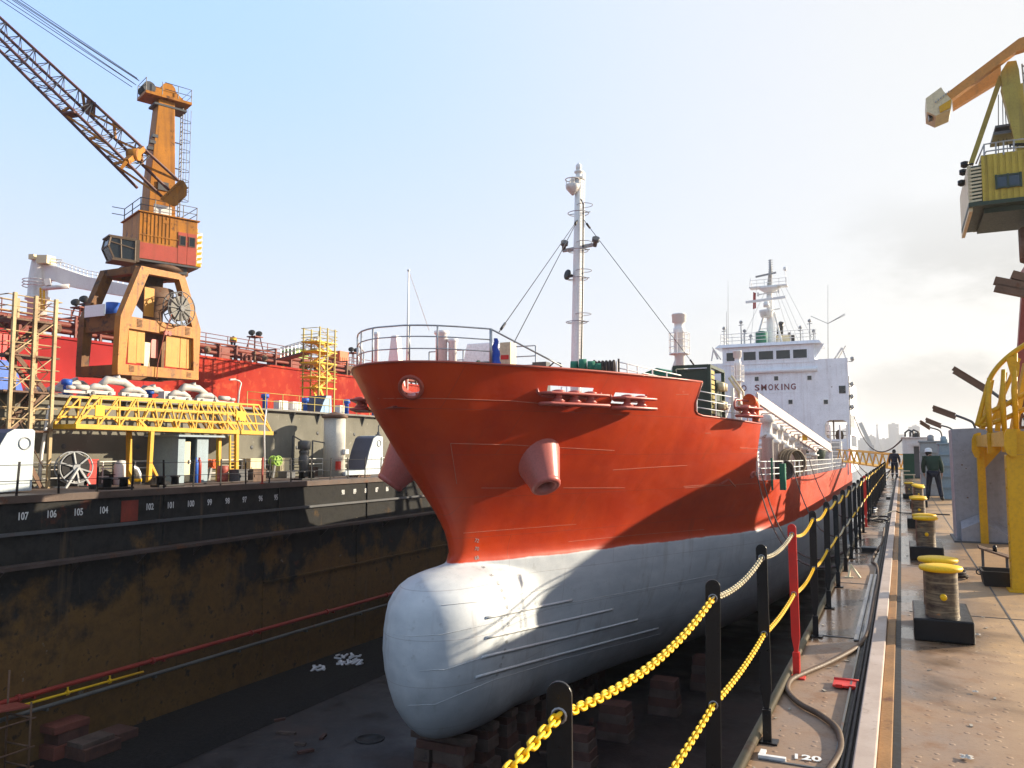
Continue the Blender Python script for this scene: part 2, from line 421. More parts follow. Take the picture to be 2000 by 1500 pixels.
obj('stiffener', mb, M['wall'], dw)
mb = MB(); mb.box(XL - .12, XL + .02, Y0, Y1, -.283, -.02); obj('edge_beam', mb, paint('edge beam', (.10, .066, .05), .6, .4, .3, 0), dw)
for n in list(range(110, 94, -1)) + [90, 89, 88, 87, 86]:
    if n == 103: continue
    mb = MB(); y = 19.98 + (107 - n) * 1.156
    mb.text(str(n), .40, (XL - .11, y, -.80), (0, 1, 0), (0, 0, 1), .006, .008)
    mb.v = [V((p.x, y + (p.y - y) * .72, p.z)) for p in mb.v]
    obj('frame_number', mb, M['lettering'], dw)
mb = MB(); mb.box(XL - .14, XL - .10, 24.3, 25.15, -1.35, -.45); obj('red_patch', mb, paint('faded red lead', (.24, .035, .02), .6, .4, .3), dw)
mb = MB(); mb.box(XR + .02, 30, Y0, Y1, ZF, -.065)
q = obj('quay_wall', mb, M['wall']); tag(q, 'dark side wall of the dock under the chain railing', 'dock wall')

# ------------------------------------------------------------------ red cargo ship
XC = -15.2
zmap = lambda z: z if z > -6 else -6 + (z + 6) * 1.102          # keel lies a little higher than the table
Ys_t = pchip([(-8.7, 25.6), (-8.5, 24.9), (-8.0, 24.35), (-7.0, 23.8), (-5.2, 23.5), (-3.8, 23.65), (-3.1, 24.05), (-2.78, 24.6), (-2.62, 25.5), (-2.5, 26.5), (-2.2, 26.72), (-1.6, 26.6), (-.8, 26.1), (.2, 25.2), (1.2, 24.3), (2.2, 23.5), (3.2, 22.8), (4.58, 22.1)])
bw = pchip([(0, 0), (.03, .14), (.15, .28), (.5, .5), (1.5, 1.05), (3.1, 1.9), (6.7, 3.6), (10.8, 5.3), (14.5, 7.0), (19.5, 8.75), (24, 9.25), (35, 9.6), (50, 9.7)])
bt = pchip([(0, 0), (.03, .4), (.15, .85), (.6, 1.65), (2, 2.85), (4.8, 4.7), (7.9, 6.2), (12.2, 7.7), (20, 9.3), (26, 9.65), (50, 9.7)])
Ys = lambda z: Ys_t(zmap(z))
bwid_t = pchip([(-8.7, .8), (-8.5, 1.2), (-8, 1.6), (-7, 1.95), (-5.2, 2.15), (-3.8, 2.0), (-3.1, 1.65), (-2.78, 1.15), (-2.62, .7), (-2.5, .3)])
bwid = lambda z: bwid_t(zmap(z))
ztop = lin([(0, 4.58), (34.3, 4.58), (34.36, 3.9), (34.55, 3.5), (34.9, 3.28), (35.4, 3.2), (41.6, 3.0), (41.75, 2.2), (42.1, 1.2), (42.6, .45), (43.3, .15), (60, .05), (107.5, -.2), (109, 2.8), (130, 2.8)])
def half(z, Y):
    stern = 1 - .55 * smooth(108, 130, Y)
    if z >= -2.5:
        s = max(0, Y - Ys(z)); t = max(0, min(1, (z + 2.5) / 7.08)) ** 1.25
        return lerp(bw(s), bt(s), t) * stern
    s = max(0, Y - 26.5); h = bw(s); d = (-2.5 - zmap(z)) / 6.2
    fore = 1 - .55 * d ** 1.8; aft = (max(0, 1 - (max(0, d - .62) / .38) ** 2 * .28))
    h *= lerp(fore, aft, smooth(30, 62, Y))
    l = 2.6 + .5 * d; t = min(1, max(0, Y - Ys(z)) / l); g = bwid(z) * math.sqrt(max(0, 1 - (1 - t) ** 2))
    k = .35
    e = max(0, k - abs(h - g)) / k
    return (max(h, g) + e * e * k / 4 * min(1, t * 3)) * stern
def hull_pt(z, Y, side=1, off=0):
    b = half(z, Y); p = V((XC + side * b, Y, z))
    e = .06
    dz = V((side * (half(z + e, Y) - half(z - e, Y)), 0, 2 * e)); dy = V((side * (half(z, Y + e) - half(z, Y - e)), 2 * e, 0))
    n = (dy.cross(dz) * side).normalized()
    return p + n * off, n
zr = [-8.45, -8.36, -8.18, -7.9, -7.6, -7.2, -6.6, -6, -5.3, -4.6, -4.1, -3.7, -3.4, -3.15, -2.95, -2.83, -2.75, -2.69, -2.64, -2.6, -2.56, -2.5, -2.42, -2.3, -2.1, -1.8, -1.4, -1, -.6, -.2, .2, .6, 1, 1.4, 1.8, 2.2, 2.5, 2.8] + [3.0 + i * .1 for i in range(15)] + [4.46, 4.58]
cols = [0, .01, .03, .06, .1, .15, .22, .32, .45, .6, .8, 1.0, 1.25, 1.5, 1.8, 2.1, 2.4] + [2.6 + i * .2 for i in range(44)]
cols += [34.28 - 24, 34.36 - 24, 34.46 - 24, 34.6 - 24, 34.8 - 24, 35.1 - 24] + [11.5, 12.5, 13.5, 14.5, 15.5, 17, 17.5, 17.6, 17.75, 17.92, 18.1, 18.35, 18.6, 18.95, 19.3, 19.8, 20, 22, 24, 26, 29, 32, 36, 42, 50, 60, 72, 86, 92, 98, 104, 106]
cols = sorted(cols); cols = [c for i, c in enumerate(cols) if i == 0 or c - cols[i - 1] > .009]
cols = [c for i, c in enumerate(cols) if c < 10 or c > 11.4 or i == 0 or c - cols[i - 1] > .07 or abs(c - 10.36) < .005]
def HP(px, py, lo=14, hi=112, side=1):
    f = lambda d: (lambda q: abs(q.x - XC) - half(q.z, q.y) if q.y > 22.2 else 1)(P(px, py, D=d))
    d = lo
    while d < hi:
        if f(d) <= 0:
            a, b = d - .2, d
            for _ in range(14):
                c = (a + b) / 2
                if f(c) <= 0: b = c
                else: a = c
            return P(px, py, D=b)
        d += .2
    return P(px, py, D=45)
CHOCK = HP(803, 756)
OPEN = [(HP(1068, 764).y, HP(1160, 764).y, 3.56, 3.97, 1), (HP(1196, 772).y, HP(1260, 775).y, 3.50, 3.88, 1)]     # mooring openings in the bulwark, port side (and the first one starboard)
def in_open(p, side):
    for a, b, z0, z1, sd_ in OPEN:
        if a < p.y < b and z0 < p.z < z1 and p.y > 24: return True
    return side == 1 and (p - CHOCK).length < .34
def hull_mesh():
    mb = MB()
    for side in (1, -1):
        rows = []
        n = len(zr)
        for s in cols:
            k = smooth(1.6, 8.4, s); col_ = []
            yj = 24 + s
            for i, z in enumerate(zr):
                zt = ztop(yj) if s > 9 else 4.58
                zz = z if z < -2.5 else -2.5 + (z + 2.5) * (zt + 2.5) / 7.08
                Y = lerp(Ys(zz) + s, yj, k)
                b = half(zz, Y)
                col_.append(V((XC + side * b, Y, zz)))
            rows.append(col_)
        b0 = len(mb.v)
        for r in rows: mb.v += [V((XC, r[0].y, -8.45))] + r
        m = n + 1
        for i in range(len(rows) - 1):
            for j in range(m - 1):
                f = [b0 + i * m + j, b0 + i * m + j + 1, b0 + (i + 1) * m + j + 1, b0 + (i + 1) * m + j]
                c = sum((mb.v[q] for q in f), V()) / 4
                if in_open(c, side): continue
                if side == 1: f = f[::-1]
                mb.f.append(f); mb.sm.append(True)
        mb_last = rows[-1]
    return mb
def hull_mat():
    m, nt, b, pos, oc = newmat('red topsides over grey bottom paint')
    sx = nt.nodes.new('ShaderNodeSeparateXYZ'); nt.links.new(pos, sx.inputs[0])
    n1 = noise(nt, pos, .5, 7, .6); n2 = noise(nt, pos, 3.5, 6); n3 = noise(nt, pos, 1.1, 6, .6, sxyz=(1, .35, 1.6))
    red = mix(nt, ramp(nt, n1, .35, .7), (.48, .032, .002), (.58, .052, .004))
    roll = noise(nt, pos, .9, 5, .6, .3, sxyz=(1, .45, 1.2))
    red = mix(nt, ramp(nt, roll, .5, .72, 0, .45), red, (.38, .02, .004))
    red = mix(nt, ramp(nt, n2, .6, .8, 0, .08), red, (.6, .16, .08))
    gr = mix(nt, ramp(nt, n3, .35, .7), (.50, .54, .57), (.63, .66, .68))
    gr = mix(nt, ramp(nt, n1, .55, .7, 0, .35), gr, (.40, .45, .50))
    low_dark = ramp(nt, math_(nt, 'ADD', sx.outputs['Z'], ramp(nt, n1, .3, .7, -1.2, 1.2)), -8.6, -5.6, .75, 0)  # darkens the grey towards the keel, with a noisy edge
    gr = mix(nt, low_dark, gr, (.25, .28, .30)); gr = mix(nt, ramp(nt, noise(nt, pos, 1.9, 7, .7), .60, .68, 0, .5), gr, (.36, .38, .38)); gr = mix(nt, ramp(nt, noise(nt, pos, 1.2, 4, .6, sxyz=(1, 1, .08)), .6, .7, 0, .3), gr, (.30, .29, .26))
    zz = math_(nt, 'ADD', sx.outputs['Z'], ramp(nt, noise(nt, pos, .45, 5, .6), .3, .7, -.05, .05))
    c = mix(nt, ramp(nt, zz, -2.50, -2.46), gr, red)
    cx = nt.nodes.new('ShaderNodeCombineXYZ'); nt.links.new(sx.outputs['Y'], cx.inputs['X']); nt.links.new(sx.outputs['Z'], cx.inputs['Y'])
    br = nt.nodes.new('ShaderNodeTexBrick'); br.inputs['Scale'].default_value = 1; br.inputs['Brick Width'].default_value = 5.2; br.inputs['Row Height'].default_value = 1.55; br.inputs['Mortar Size'].default_value = .012; br.inputs['Mortar Smooth'].default_value = .6
    nt.links.new(cx.outputs[0], br.inputs['Vector'])
    run = noise(nt, pos, 1.3, 4, .6, sxyz=(1, 1, .07))
    c = mix(nt, ramp(nt, run, .62, .74, 0, .22), c, (.12, .045, .02))
    c = mix(nt, math_(nt, 'MULTIPLY', br.outputs['Fac'], .35), c, (.10, .05, .04))
    nt.links.new(c, b.inputs['Base Color'])
    nt.links.new(ramp(nt, n3, .3, .7, .38, .55), b.inputs['Roughness']); b.inputs['Specular IOR Level'].default_value = .35
    wv = noise(nt, pos, .8, 3)
    fr = math_(nt, 'SINE', math_(nt, 'MULTIPLY', sx.outputs['Y'], 7.6)); st_ = math_(nt, 'SINE', math_(nt, 'MULTIPLY', sx.outputs['Z'], 4.1))
    dent = math_(nt, 'MULTIPLY', math_(nt, 'MULTIPLY', fr, st_), ramp(nt, n1, .35, .65, .0, .16))
    hh = math_(nt, 'ADD', math_(nt, 'ADD', wv, math_(nt, 'MULTIPLY', n2, .05)), dent)
    setbump(nt, b, math_(nt, 'ADD', hh, math_(nt, 'MULTIPLY', br.outputs['Fac'], .12)), .34, .06)
    return m
M['hull'] = hull_mat()
ship = thing('cargo_ship', 'big red cargo ship with grey bulbous bow standing in the dry dock', 'ship', (XC, 60, -8.7))
hull = obj('hull', hull_mesh(), M['hull'], ship)
def hull_line(z0, z1, ya, yb, r, off=.0, n=14, side=1):
    mb = MB(); mb.tube([hull_pt(lerp(z0, z1, i / n), lerp(ya, yb, i / n), side, off)[0] for i in range(n + 1)], r, 5); return mb
# ------------------------------------------------------------------ ship: seams, marks, bow fittings
def poly_on_hull(px, r, step=14, off=0):
    pts = []
    for (a, b), (c, d) in zip(px, px[1:]):
        n = max(1, int(math.hypot(c - a, d - b) / step))
        pts += [HP(lerp(a, c, i / n), lerp(b, d, i / n)) for i in range(n)]
    pts.append(HP(*px[-1])); return pts
SEAMS = [[(738, 778), (850, 778), (1000, 783), (1056, 788)], [(880, 866), (1000, 869), (1200, 880)], [(880, 866), (892, 945)],
         [(905, 1041), (1020, 1032), (1125, 1024)], [(1110, 1058), (1250, 1044), (1375, 1034)], [(1197, 918), (1270, 913), (1342, 909)],
         [(1335, 950), (1415, 945)], [(1337, 953), (1500, 942)], [(1100, 953), (1220, 953)], [(1445, 875), (1488, 876)], [(940, 953), (1010, 953)],
         [(1320, 771), (1345, 770)], [(1377, 846), (1388, 846)], [(1260, 798), (1280, 799)]]
SM, SG = paint('chalky weld seam', (.55, .22, .15), .7, .3, bump=0), paint('pale weld seam', (.55, .57, .58), .6, .2, bump=0)
for s in SEAMS: mb = MB(); mb.tube(poly_on_hull(s, 0), .011, 4); obj('weld_seam', mb, SM, hull)
for s in ([(757, 1237), (800, 1243), (860, 1240), (950, 1220), (1100, 1180), (1250, 1152), (1400, 1122)], [(820, 1310), (870, 1308), (950, 1282)], [(797, 1378), (850, 1376), (960, 1330), (1100, 1287), (1290, 1238)], [(862, 1182), (950, 1174), (1105, 1142)]):
    mb = MB(); mb.tube(poly_on_hull(s, 0), .012, 4); obj('weld_seam', mb, SG, hull)
for s in ([(948, 1207), (1030, 1190), (1117, 1172)], [(948, 1246), (1070, 1219), (1196, 1190)], [(940, 1284), (1100, 1246), (1245, 1210)], [(928, 1323), (1100, 1276), (1285, 1227)]):
    mb = MB(); mb.tube(poly_on_hull(s, 0), .055, 6); obj('rubbing_bar', mb, paint('pale bar paint', (.62, .64, .65), .4, .1), hull)
marks = [(931, 1056), (931, 1072), (931, 1090), (944, 1108), (960, 1124), (973, 1140), (980, 1154), (985, 1168), (990, 1186), (992, 1202), (993, 1220), (991, 1238), (989, 1254), (986, 1270), (982, 1284), (977, 1300), (970, 1318)]
for i, (a, b) in enumerate(marks):
    p = HP(a, b); q, n = hull_pt(p.z, p.y, 1, .012); rt = V((0, 1, 0)); rt = (rt - n * rt.dot(n)).normalized(); up = n.cross(rt)
    if up.z < 0: up = -up
    mb = MB(); mb.text(str((72 - 2 * i) % 100), .2, q, rt, up, .004, .0); obj('draft_mark', mb, M['grey'], hull)
M['pinkhull'] = M['pinkred']; M['redtrim'] = paint('red trim paint', (.40, .075, .045), .36, .15, .0)
# anchor pipes: blunt cones standing proud of both bows
a_m, a_r = P(1067, 952, D=29.6), P(1040, 872, D=30.65)
for side in (1, -1):
    m_, r_ = V(a_m), V(a_r)
    if side < 0: m_.x, r_.x = 2 * XC - m_.x, 2 * XC - r_.x
    ax = (r_ - m_); L = ax.length; mb = MB()
    mb.lathe([(.33, .5), (.33, .02), (.39, -.015), (.49, -.03), (.555, .02), (.58, .09), (.565, .15), (.575, .18), (1.0, L * .85), (1.04, L + .1), (.95, L + .9)], m_, ax, 28, cap=False)
    ap = obj('anchor_pipe', mb, M['pinkhull'], ship)
    mb = MB(); mb.lathe([(.001, 0), (.31, 0)], m_ + ax.normalized() * .48, ax, 20, cap=False); obj('pipe_throat', mb, M['dkgrey'], ap)
# roller fairleads
def fairlead(c, n, t, L, nr, name='roller_fairlead'):
    n = V((n.x, n.y, 0)).normalized(); t = V((t.x, t.y, 0)).normalized(); mb = MB(); up = V((0, 0, 1))
    def stadium(z, out, th):
        pl = []
        for i in range(9):
            a = -math.pi / 2 + math.pi * i / 8; pl.append(c + t * (L / 2 - .2 + .2 * math.cos(a)) + n * (.12 + out * .5 * (1 + math.sin(a)) - .1) + up * z)
        pl2 = [c - t * (p - c).dot(t) + n * (p - c).dot(n) + up * (p - c).dot(up) for p in pl][::-1]
        mb.prism(pl + pl2, up * th)
        return pl + pl2
    stadium(-.34, .62, .07); s2 = stadium(.02, .62, .07)
    mb.tube([p + up * -.34 for p in s2], .06, 6, closed=True)
    mb.tube([p + up * .03 for p in s2], .05, 6, closed=True)
    o = []
    for i in range(14):
        a = 2 * math.pi * i / 14; sgn = 1 if math.cos(a) > 0 else -1
        o.append(c + t * (sgn * (L / 2 - .3) + .3 * math.cos(a)) + n * .03 + up * (.2 + .24 * math.sin(a)))
    mb.tube(o, .05, 6, closed=True)
    fl = obj(name, mb, M['pinkhull'], ship)
    for i in range(nr):
        p = c + t * (L * .76 * ((i + .5) / nr - .5)) + n * .3
        r = MB(); r.lathe([(.12, -.28), (.25, -.22), (.14, -.12), (.12, -.02), (.14, .0), (.24, .09), (.23, .16), (.1, .19)], p, up, 14); obj('roller', r, M['pinkhull'], fl)
    return fl
def fl_at(px, py, L, nr, mirror=False):
    p = HP(px, py); q, n = hull_pt(p.z, p.y, 1, 0)
    if mirror: q = V((2 * XC - q.x, q.y, q.z)); n = V((-n.x, n.y, n.z))
    return fairlead(q, n, n.cross(V((0, 0, 1))), L, nr)
fl_at(1112, 774, 3.0, 3); fl_at(1227, 782, 2.15, 2); fl_at(1112, 774, 2.2, 3, True)
fl_at(1450, 800, 1.9, 2)
# chock ring in the bow
q, n = hull_pt(CHOCK.z, CHOCK.y, 1, 0); mb = MB()
mb.ring(CHOCK + n * .02, .37, .07, n, 28, 8)
mb.lathe([(.34, .0), (.33, -.2), (.36, -.45)], CHOCK, n, 24, cap=False)
obj('bow_chock', mb, M['redtrim'], ship)
# small details on the side
mb = MB(); p = HP(1469, 927); q, n = hull_pt(p.z, p.y, 1, 0); mb.ring(q + n * .02, .15, .05, n, 16, 6); obj('overflow_ring', mb, M['pinkhull'], ship)
mb = MB(); a, b, c = [HP(*q) for q in ((1405, 946), (1414, 938), (1428, 950))]; mb.bar(a, b + V((.25, -.1, .05)), .08); mb.bar(b + V((.25, -.1, .05)), c + V((.2, 0, 0)), .06); obj('side_bracket', mb, M['redtrim'], ship)
# decks and the inner face of the bulwark
mb = MB(); rows = []
for Y in [22.6, 23, 24, 25, 26, 28, 30, 32, 34, 36, 38, 40.2, 41.5]:
    b = half(3.15, Y) - .04; rows.append([V((XC - b, Y, 3.12)), V((XC, Y, 3.2)), V((XC + b, Y, 3.12))])
mb.grid(rows, False)
hb = half(3, 41.5) - .1; lb = half(-1, 41.5) - .1; mb.add([(XC - hb, 41.5, 3.12), (XC + hb, 41.5, 3.12), (XC + lb, 41.5, -1.1), (XC - lb, 41.5, -1.1)], [(0, 1, 2, 3)])
rows = []
for Y in [40.2, 42, 46, 50, 60, 80, 107]:
    b = half(-1, Y) - .04; rows.append([V((XC - b, Y, -1.0)), V((XC, Y, -.9)), V((XC + b, Y, -1.0))])
mb.grid(rows, False)
obj('deck', mb, M['redrail'], ship)
mb = MB()                                   # rounded bar along the bulwark top
tp = [V((XC + half(4.58, Y), Y, 4.6)) for Y in [22.1, 22.13, 22.25, 22.5, 22.9, 23.5, 24.2, 25, 26, 27, 28, 29, 30, 31, 32, 33, 34.28]]
mb.tube(tp, .045, 6); mb.tube([V((2 * XC - p.x, p.y, p.z)) for p in tp], .045, 6)
mb.tube([V((XC + half(ztop(Y), Y), Y, ztop(Y) + .02)) for Y in [34.3, 34.45, 34.7, 35, 35.5, 37, 39, 40.3, 41.6]], .045, 6)
obj('bulwark_rail', mb, M['redtrim'], ship)
# bow railing
def bow_curve(z, inset=.12):
    pts = []
    for Y in [27.5, 26.5, 25.5, 24.6, 23.8, 23.2, 22.7, 22.4, 22.25, 22.18]: pts.append(V((XC - half(4.58, Y) + inset, Y + inset, z)))
    for Y in [22.18, 22.25, 22.4, 22.7, 23.2, 23.7, 24.15]: pts.append(V((XC + half(4.58, Y) - inset, Y + inset, z)))
    return pts
mb = MB()
for z in (5.05, 5.45): mb.tube(bow_curve(z), .022, 6)
top = bow_curve(5.82); e = top[-1]; mb.tube(top + [V((e.x + 1.9, e.y + 1.75, 4.62))], .03, 6)
bc = bow_curve(4.6)
for i in (0, 2, 4, 6, 8, 11, 13, 16): mb.tube([bc[i], bc[i] + V((0, 0, 1.22))], .03, 6)
mb.tube([bc[-1], bc[-1] + V((0, 0, 1.22))], .05, 6)
obj('bow_railing', mb, M['steel'], ship)
mb = MB()
for dz in (5.5, 5.1, 4.75): mb.tube([P(770, 655, D=31) * 1.0 if False else V((XC - 2.2, 28.4, dz + .25)), V((XC + 2.6, 28.4, dz + .25))], .025, 6)
for x in (-2.2, -.6, 1.1, 2.6): mb.tube([V((XC + x, 28.4, 3.2)), V((XC + x, 28.4, 5.75))], .03, 6)
obj('platform_railing', mb, M['steel'], ship)
mb = MB(); a, b = P(795, 706, D=27.5), P(798, 528, D=27.5); mb.tube([a - V((0, 0, 1.3)), b], [.05, .025], 6); mb.ball(b, .05); mb.tube([b, P(838, 645, D=29)], .012, 4)
obj('flagstaff', mb, M['white'], ship)
mb = MB(); c0 = P(768, 706, D=29.5)
mb.prism([c0 + V((-.35, 0, -1)), c0 + V((.35, 0, -1)), c0 + V((.12, 0, .95)), c0 + V((-.1, 0, .95))], (0, .3, 0)); obj('bow_fin', mb, M['white'], ship)
for px, h, r in ((862, 1.15, .22), (884, .85, .16), (735, 1.1, .08)):
    mb = MB(); c0 = P(px, 706, D=30.5); mb.lathe([(r, -1.2), (r, h - .15), (r * 1.3, h - .1), (r * 1.3, h), (.03, h + .03)], c0, n=14); obj('deck_vent', mb, M['white'], ship)
mb = MB(); c0 = P(925, 708, D=31.5); mb.prism([c0 + V((-.75, 0, -1.1)), c0 + V((.75, 0, -1.1)), c0 + V((.75, 0, .75)), c0 + V((-.3, 0, .75))], (0, .9, 0)); obj('deck_locker', mb, M['white_blue'], ship, bevel=.03)
mb = MB(); c0 = P(942, 704, D=29.2)
mb.lathe([(.02, -.6), (.16, -.6), (.16, .6), (.02, .6)], c0 + V((0, .8, -.1)), (1, 0, 0), 14); mb.lathe([(.1, -.62), (.22, -.6), (.22, -.55), (.1, -.5)], c0 + V((0, .8, -.1)), (1, 0, 0), 14); obj('windlass', mb, M['dkgreen'], ship)
mb = MB(); a = P(968, 661, D=27.6)
rows = []
for i in range(9):
    z = -i * .11
    rows.append([a + V((math.cos(t) * (.07 + .016 * i) + .03 * math.sin(i * 1.7), math.sin(t) * (.06 + .01 * i), z)) for t in [2 * math.pi * k / 10 for k in range(11)]])
mb.grid(rows); obj('hanging_tarpaulin', mb, M['tarp'], ship)
mb = MB(); a = P(976, 669, D=29); mb.box(a.x, a.x + .42, a.y, a.y + .5, 3.2, a.z); ca = obj('control_cabinet', mb, M['cream'], ship, bevel=.015)
mb = MB(); mb.box(a.x + .05, a.x + .36, a.y - .012, a.y - .003, a.z - .62, a.z - .46); obj('red_label', mb, M['red'], ca)
mb = MB(); a = P(1053, 709, D=30); mb.box(a.x - .28, a.x + .28, a.y, a.y + .4, 3.2, a.z + .04); mb.tube([a + V((.35, 0, -.2)), a + V((.6, 0, .0)), a + V((.85, 0, -.05)), a + V((.9, 0, -.5))], .03, 6); obj('deck_box', mb, M['dkgrey'], ship)
# foremast
fm = V((XC, 39.3, 3.2)); mtop = P(1131, 316, Y=fm.y); ht = mtop.z
tx = lambda z: fm + V(((mtop.x - fm.x) * (z - 3.2) / (ht - 3.2), 0, z - 3.2))
mb = MB(); mb.tube([tx(3.2), tx(5.3), tx(12), tx(ht - 1.0)], [.28, .28, .235, .2], 14)
mb.lathe([(.3, 0), (.3, .08), (.16, .1), (.16, .35), (.24, .36), (.24, .44), (.1, .5), (.16, .55), (.16, .75), (.03, .9)], tx(ht - .95), n=14)
mast = obj('foremast', mb, M['white'], ship)
for zz in (5.6, 8.4, 10.7, 12.2, 14.2): mb = MB(); mb.ring(tx(zz) + V((0, 0, 0)), .55, .025, n=18, m=4); mb.ring(tx(zz + .4) + V((.35, 0, 0)), .42, .02, n=14, m=4); mb.bar(tx(zz) + V((-.5, 0, 0)), tx(zz) + V((.7, 0, .0)), .04); obj('ladder_hoop', mb, M['steel'], mast)
mb = MB()
for z in range(70): mb.bar(tx(5 + z * .165) + V((.28, -.14, 0)), tx(5 + z * .165) + V((.28, .14, 0)), .02)
for dy in (-.15, .15): mb.bar(tx(4.2) + V((.28, dy, 0)), tx(16.4) + V((.28, dy, 0)), .03)
obj('ladder', mb, M['white'], mast)
mb = MB(); mb.tube([tx(14.9) + V((.2, -.2, 0)), tx(14.6) + V((.35, -.2, 0)), tx(10) + V((.36, -.15, 0)), tx(6) + V((.34, -.15, 0)), tx(5.4) + V((.5, -.1, 0))], .035, 6); obj('cable_run', mb, M['wire'], mast)
mb = MB(); c0 = tx(15.4) + V((-.2, -.35, 0)); mb.lathe([(.05, -.3), (.35, .05), (.38, .25), (.36, .27)], c0, n=14); mb.lathe([(.12, .27), (.12, .62), (.03, .72)], c0, n=10); mb.ring(c0 + V((0, 0, .55)), .38, .03, n=16, m=4)
for a in range(4): mb.bar(c0 + V((.36 * math.cos(a * 1.57), .36 * math.sin(a * 1.57), .25)), c0 + V((.36 * math.cos(a * 1.57), .36 * math.sin(a * 1.57), .55)), .03)
obj('light_platform', mb, M['white_rust'], mast)
mb = MB(); c0 = tx(12.28); mb.bar(c0 + V((-.85, 0, 0)), c0 + V((1.0, 0, .15)), .18, .14); arm = obj('light_arm', mb, M['grey'], mast)
for x in (-.8, .95): mb = MB(); mb.lathe([(.1, 0), (.12, .25), (.2, .3), (.2, .5)], c0 + V((x, 0, .05)), (.3, -.5, .6), 12); obj('floodlight', mb, M['dkgrey'], arm)
mb = MB(); mb.lathe([(.08, 0), (.1, .2), (.28, .3), (.28, .34), (.02, .3)], tx(10.85) + V((-.25, -.1, 0)), (-.5, -.85, .1), 14); obj('horn', mb, M['black'], mast)
mb = MB(); c0 = tx(5.4); mb.box(c0.x + .05, c0.x + .65, c0.y - .35, c0.y, c0.z - .25, c0.z + .15); mb.tube([c0 + V((-.4, -.3, -1.5)), c0 + V((-.4, -.3, -.4)), c0 + V((-.7, -.3, -.4)), c0 + V((-.7, -.3, -1.8))], .03, 6); obj('junction_box', mb, M['white_blue'], mast)
for a, b in ((tx(13.9), P(975, 648, D=28)), (tx(13.9), P(993, 690, D=30)), (tx(13.9) + V((.25, 0, 0)), P(1358, 716, D=47))):
    mb = MB(); mb.tube([a, b], .022, 4); mb.tube([lerp(a, b, .03), lerp(a, b, .06)], .06, 6); mb.tube([lerp(a, b, .95), lerp(a, b, .985)], .05, 6); obj('stay_wire', mb, M['wire'], ship)
# winches and covers on the forecastle
mb = MB(); c0 = P(1143, 713, D=31.5)
for x, r in ((-.45, .3), (-.1, .34), (.25, .28), (.5, .22)): mb.lathe([(.05, -.16), (r, -.14), (r, .14), (.05, .16)], c0 + V((x, 0, -.05 - .25 + r * .6)), (1, .3, 0), 14)
obj('mooring_winch', mb, M['green'], ship)
mb = MB(); c0 = P(1182, 716, D=31.5)
for i in range(6): mb.ring(c0 + V((-.4 + i * .15, 0, -.1)), .3, .06, (1, .2, 0), 14, 5)
mb.bar(c0 + V((-.45, 0, -.5)), c0 + V((-.45, 0, .28)), .06); mb.bar(c0 + V((.55, 0, -.5)), c0 + V((.55, 0, .28)), .06); obj('rope_drum', mb, M['rope'], ship)
c0 = P(1283, 735, D=38); mb = MB(); mb.prism([c0 + V((-1.0, 0, -.1)), c0 + V((.95, 0, -.1)), c0 + V((.95, 0, .06)), c0 + V((.0, 0, .4)), c0 + V((-1.0, 0, .06))], (.3, 1.4, 0)); obj('green_canopy', mb, M['green'], ship)
mb = MB(); pts = [P(1205, 716, D=33), P(1245, 724, D=34), P(1330, 742, D=36)]
for dz in (.0, .25): mb.tube([p + V((0, 0, dz - .05)) for p in pts], .025, 5)
for p in (pts[0], lerp(pts[0], pts[1], .5), pts[1], lerp(pts[1], pts[2], .33), lerp(pts[1], pts[2], .66)): mb.bar(p - V((0, 0, .5)), p + V((0, 0, .22)), .05)
obj('deck_railing', mb, M['white'], ship)
# dark green container frame
x0, x1, ya, yb, za, zb = -9.35, -7.75, 36.9, 40.1, 3.15, 5.55
mb = MB()
for x in (x0, x1):
    for y in (ya, yb): mb.box(x - .08, x + .08, y - .08, y + .08, za, zb)
for z in (za + .08, zb):
    for y in (ya, yb): mb.box(x0, x1, y - .07, y + .07, z - .07, z + .07)
    for x in (x0, x1): mb.box(x - .07, x + .07, ya, yb, z - .07, z + .07)
ct = obj('container_frame', mb, M['dkgreen'], ship)
mb = MB(); mb.box(x0 + .09, x1 - .09, ya + .12, ya + .2, za + .2, zb - .1); obj('panel', mb, M['dkgreen'], ct); mb = MB(); mb.box(x0 + .09, x1 - .05, yb - 1.4, yb - .1, za + .2, zb - .5); obj('panel', mb, M['dkgreen'], ct)
mb = MB()
for i in range(9): mb.box(x1 - .12, x1 - .02, ya + .45, ya + 1.3, za + .25 + i * .23, za + .42 + i * .23)
obj('louvre', mb, M['olive'], ct)
mb = MB()
for i in range(4): mb.lathe([(.2, 0), (.2, .35), (.12, .4)], (x1 + .1, yb - 1.1 + (i % 2) * .6, za + .5 + (i // 2) * .9), n=12)
mb.tube([(x1 + .3, yb - .1, zb - .3), (x1 + .7, yb + .2, zb - 1), (x1 + .75, yb + .2, zb - 2.2)], .06, 6); mb.tube([(x1 + .4, yb, zb - .2), (x1 + .9, yb + .3, zb - 1), (x1 + .9, yb + .3, zb - 2.2)], .05, 6)
obj('pipework', mb, M['cream'], ct)
mb = MB()
rl = [V((XC + half(3.2, Y) - .1, Y, ztop(Y))) for Y in (35.2, 36.8, 38.4, 40, 41.5)]
for dz in (.35, .7, 1.08): mb.tube([p + V((0, 0, dz)) for p in rl], .025, 5)
for p in rl: mb.tube([p, p + V((0, 0, 1.08))], .03, 5)
mb.bar(rl[2], rl[2] + V((0, 0, 1.5)), .14); obj('side_railing', mb, M['white'], ship)
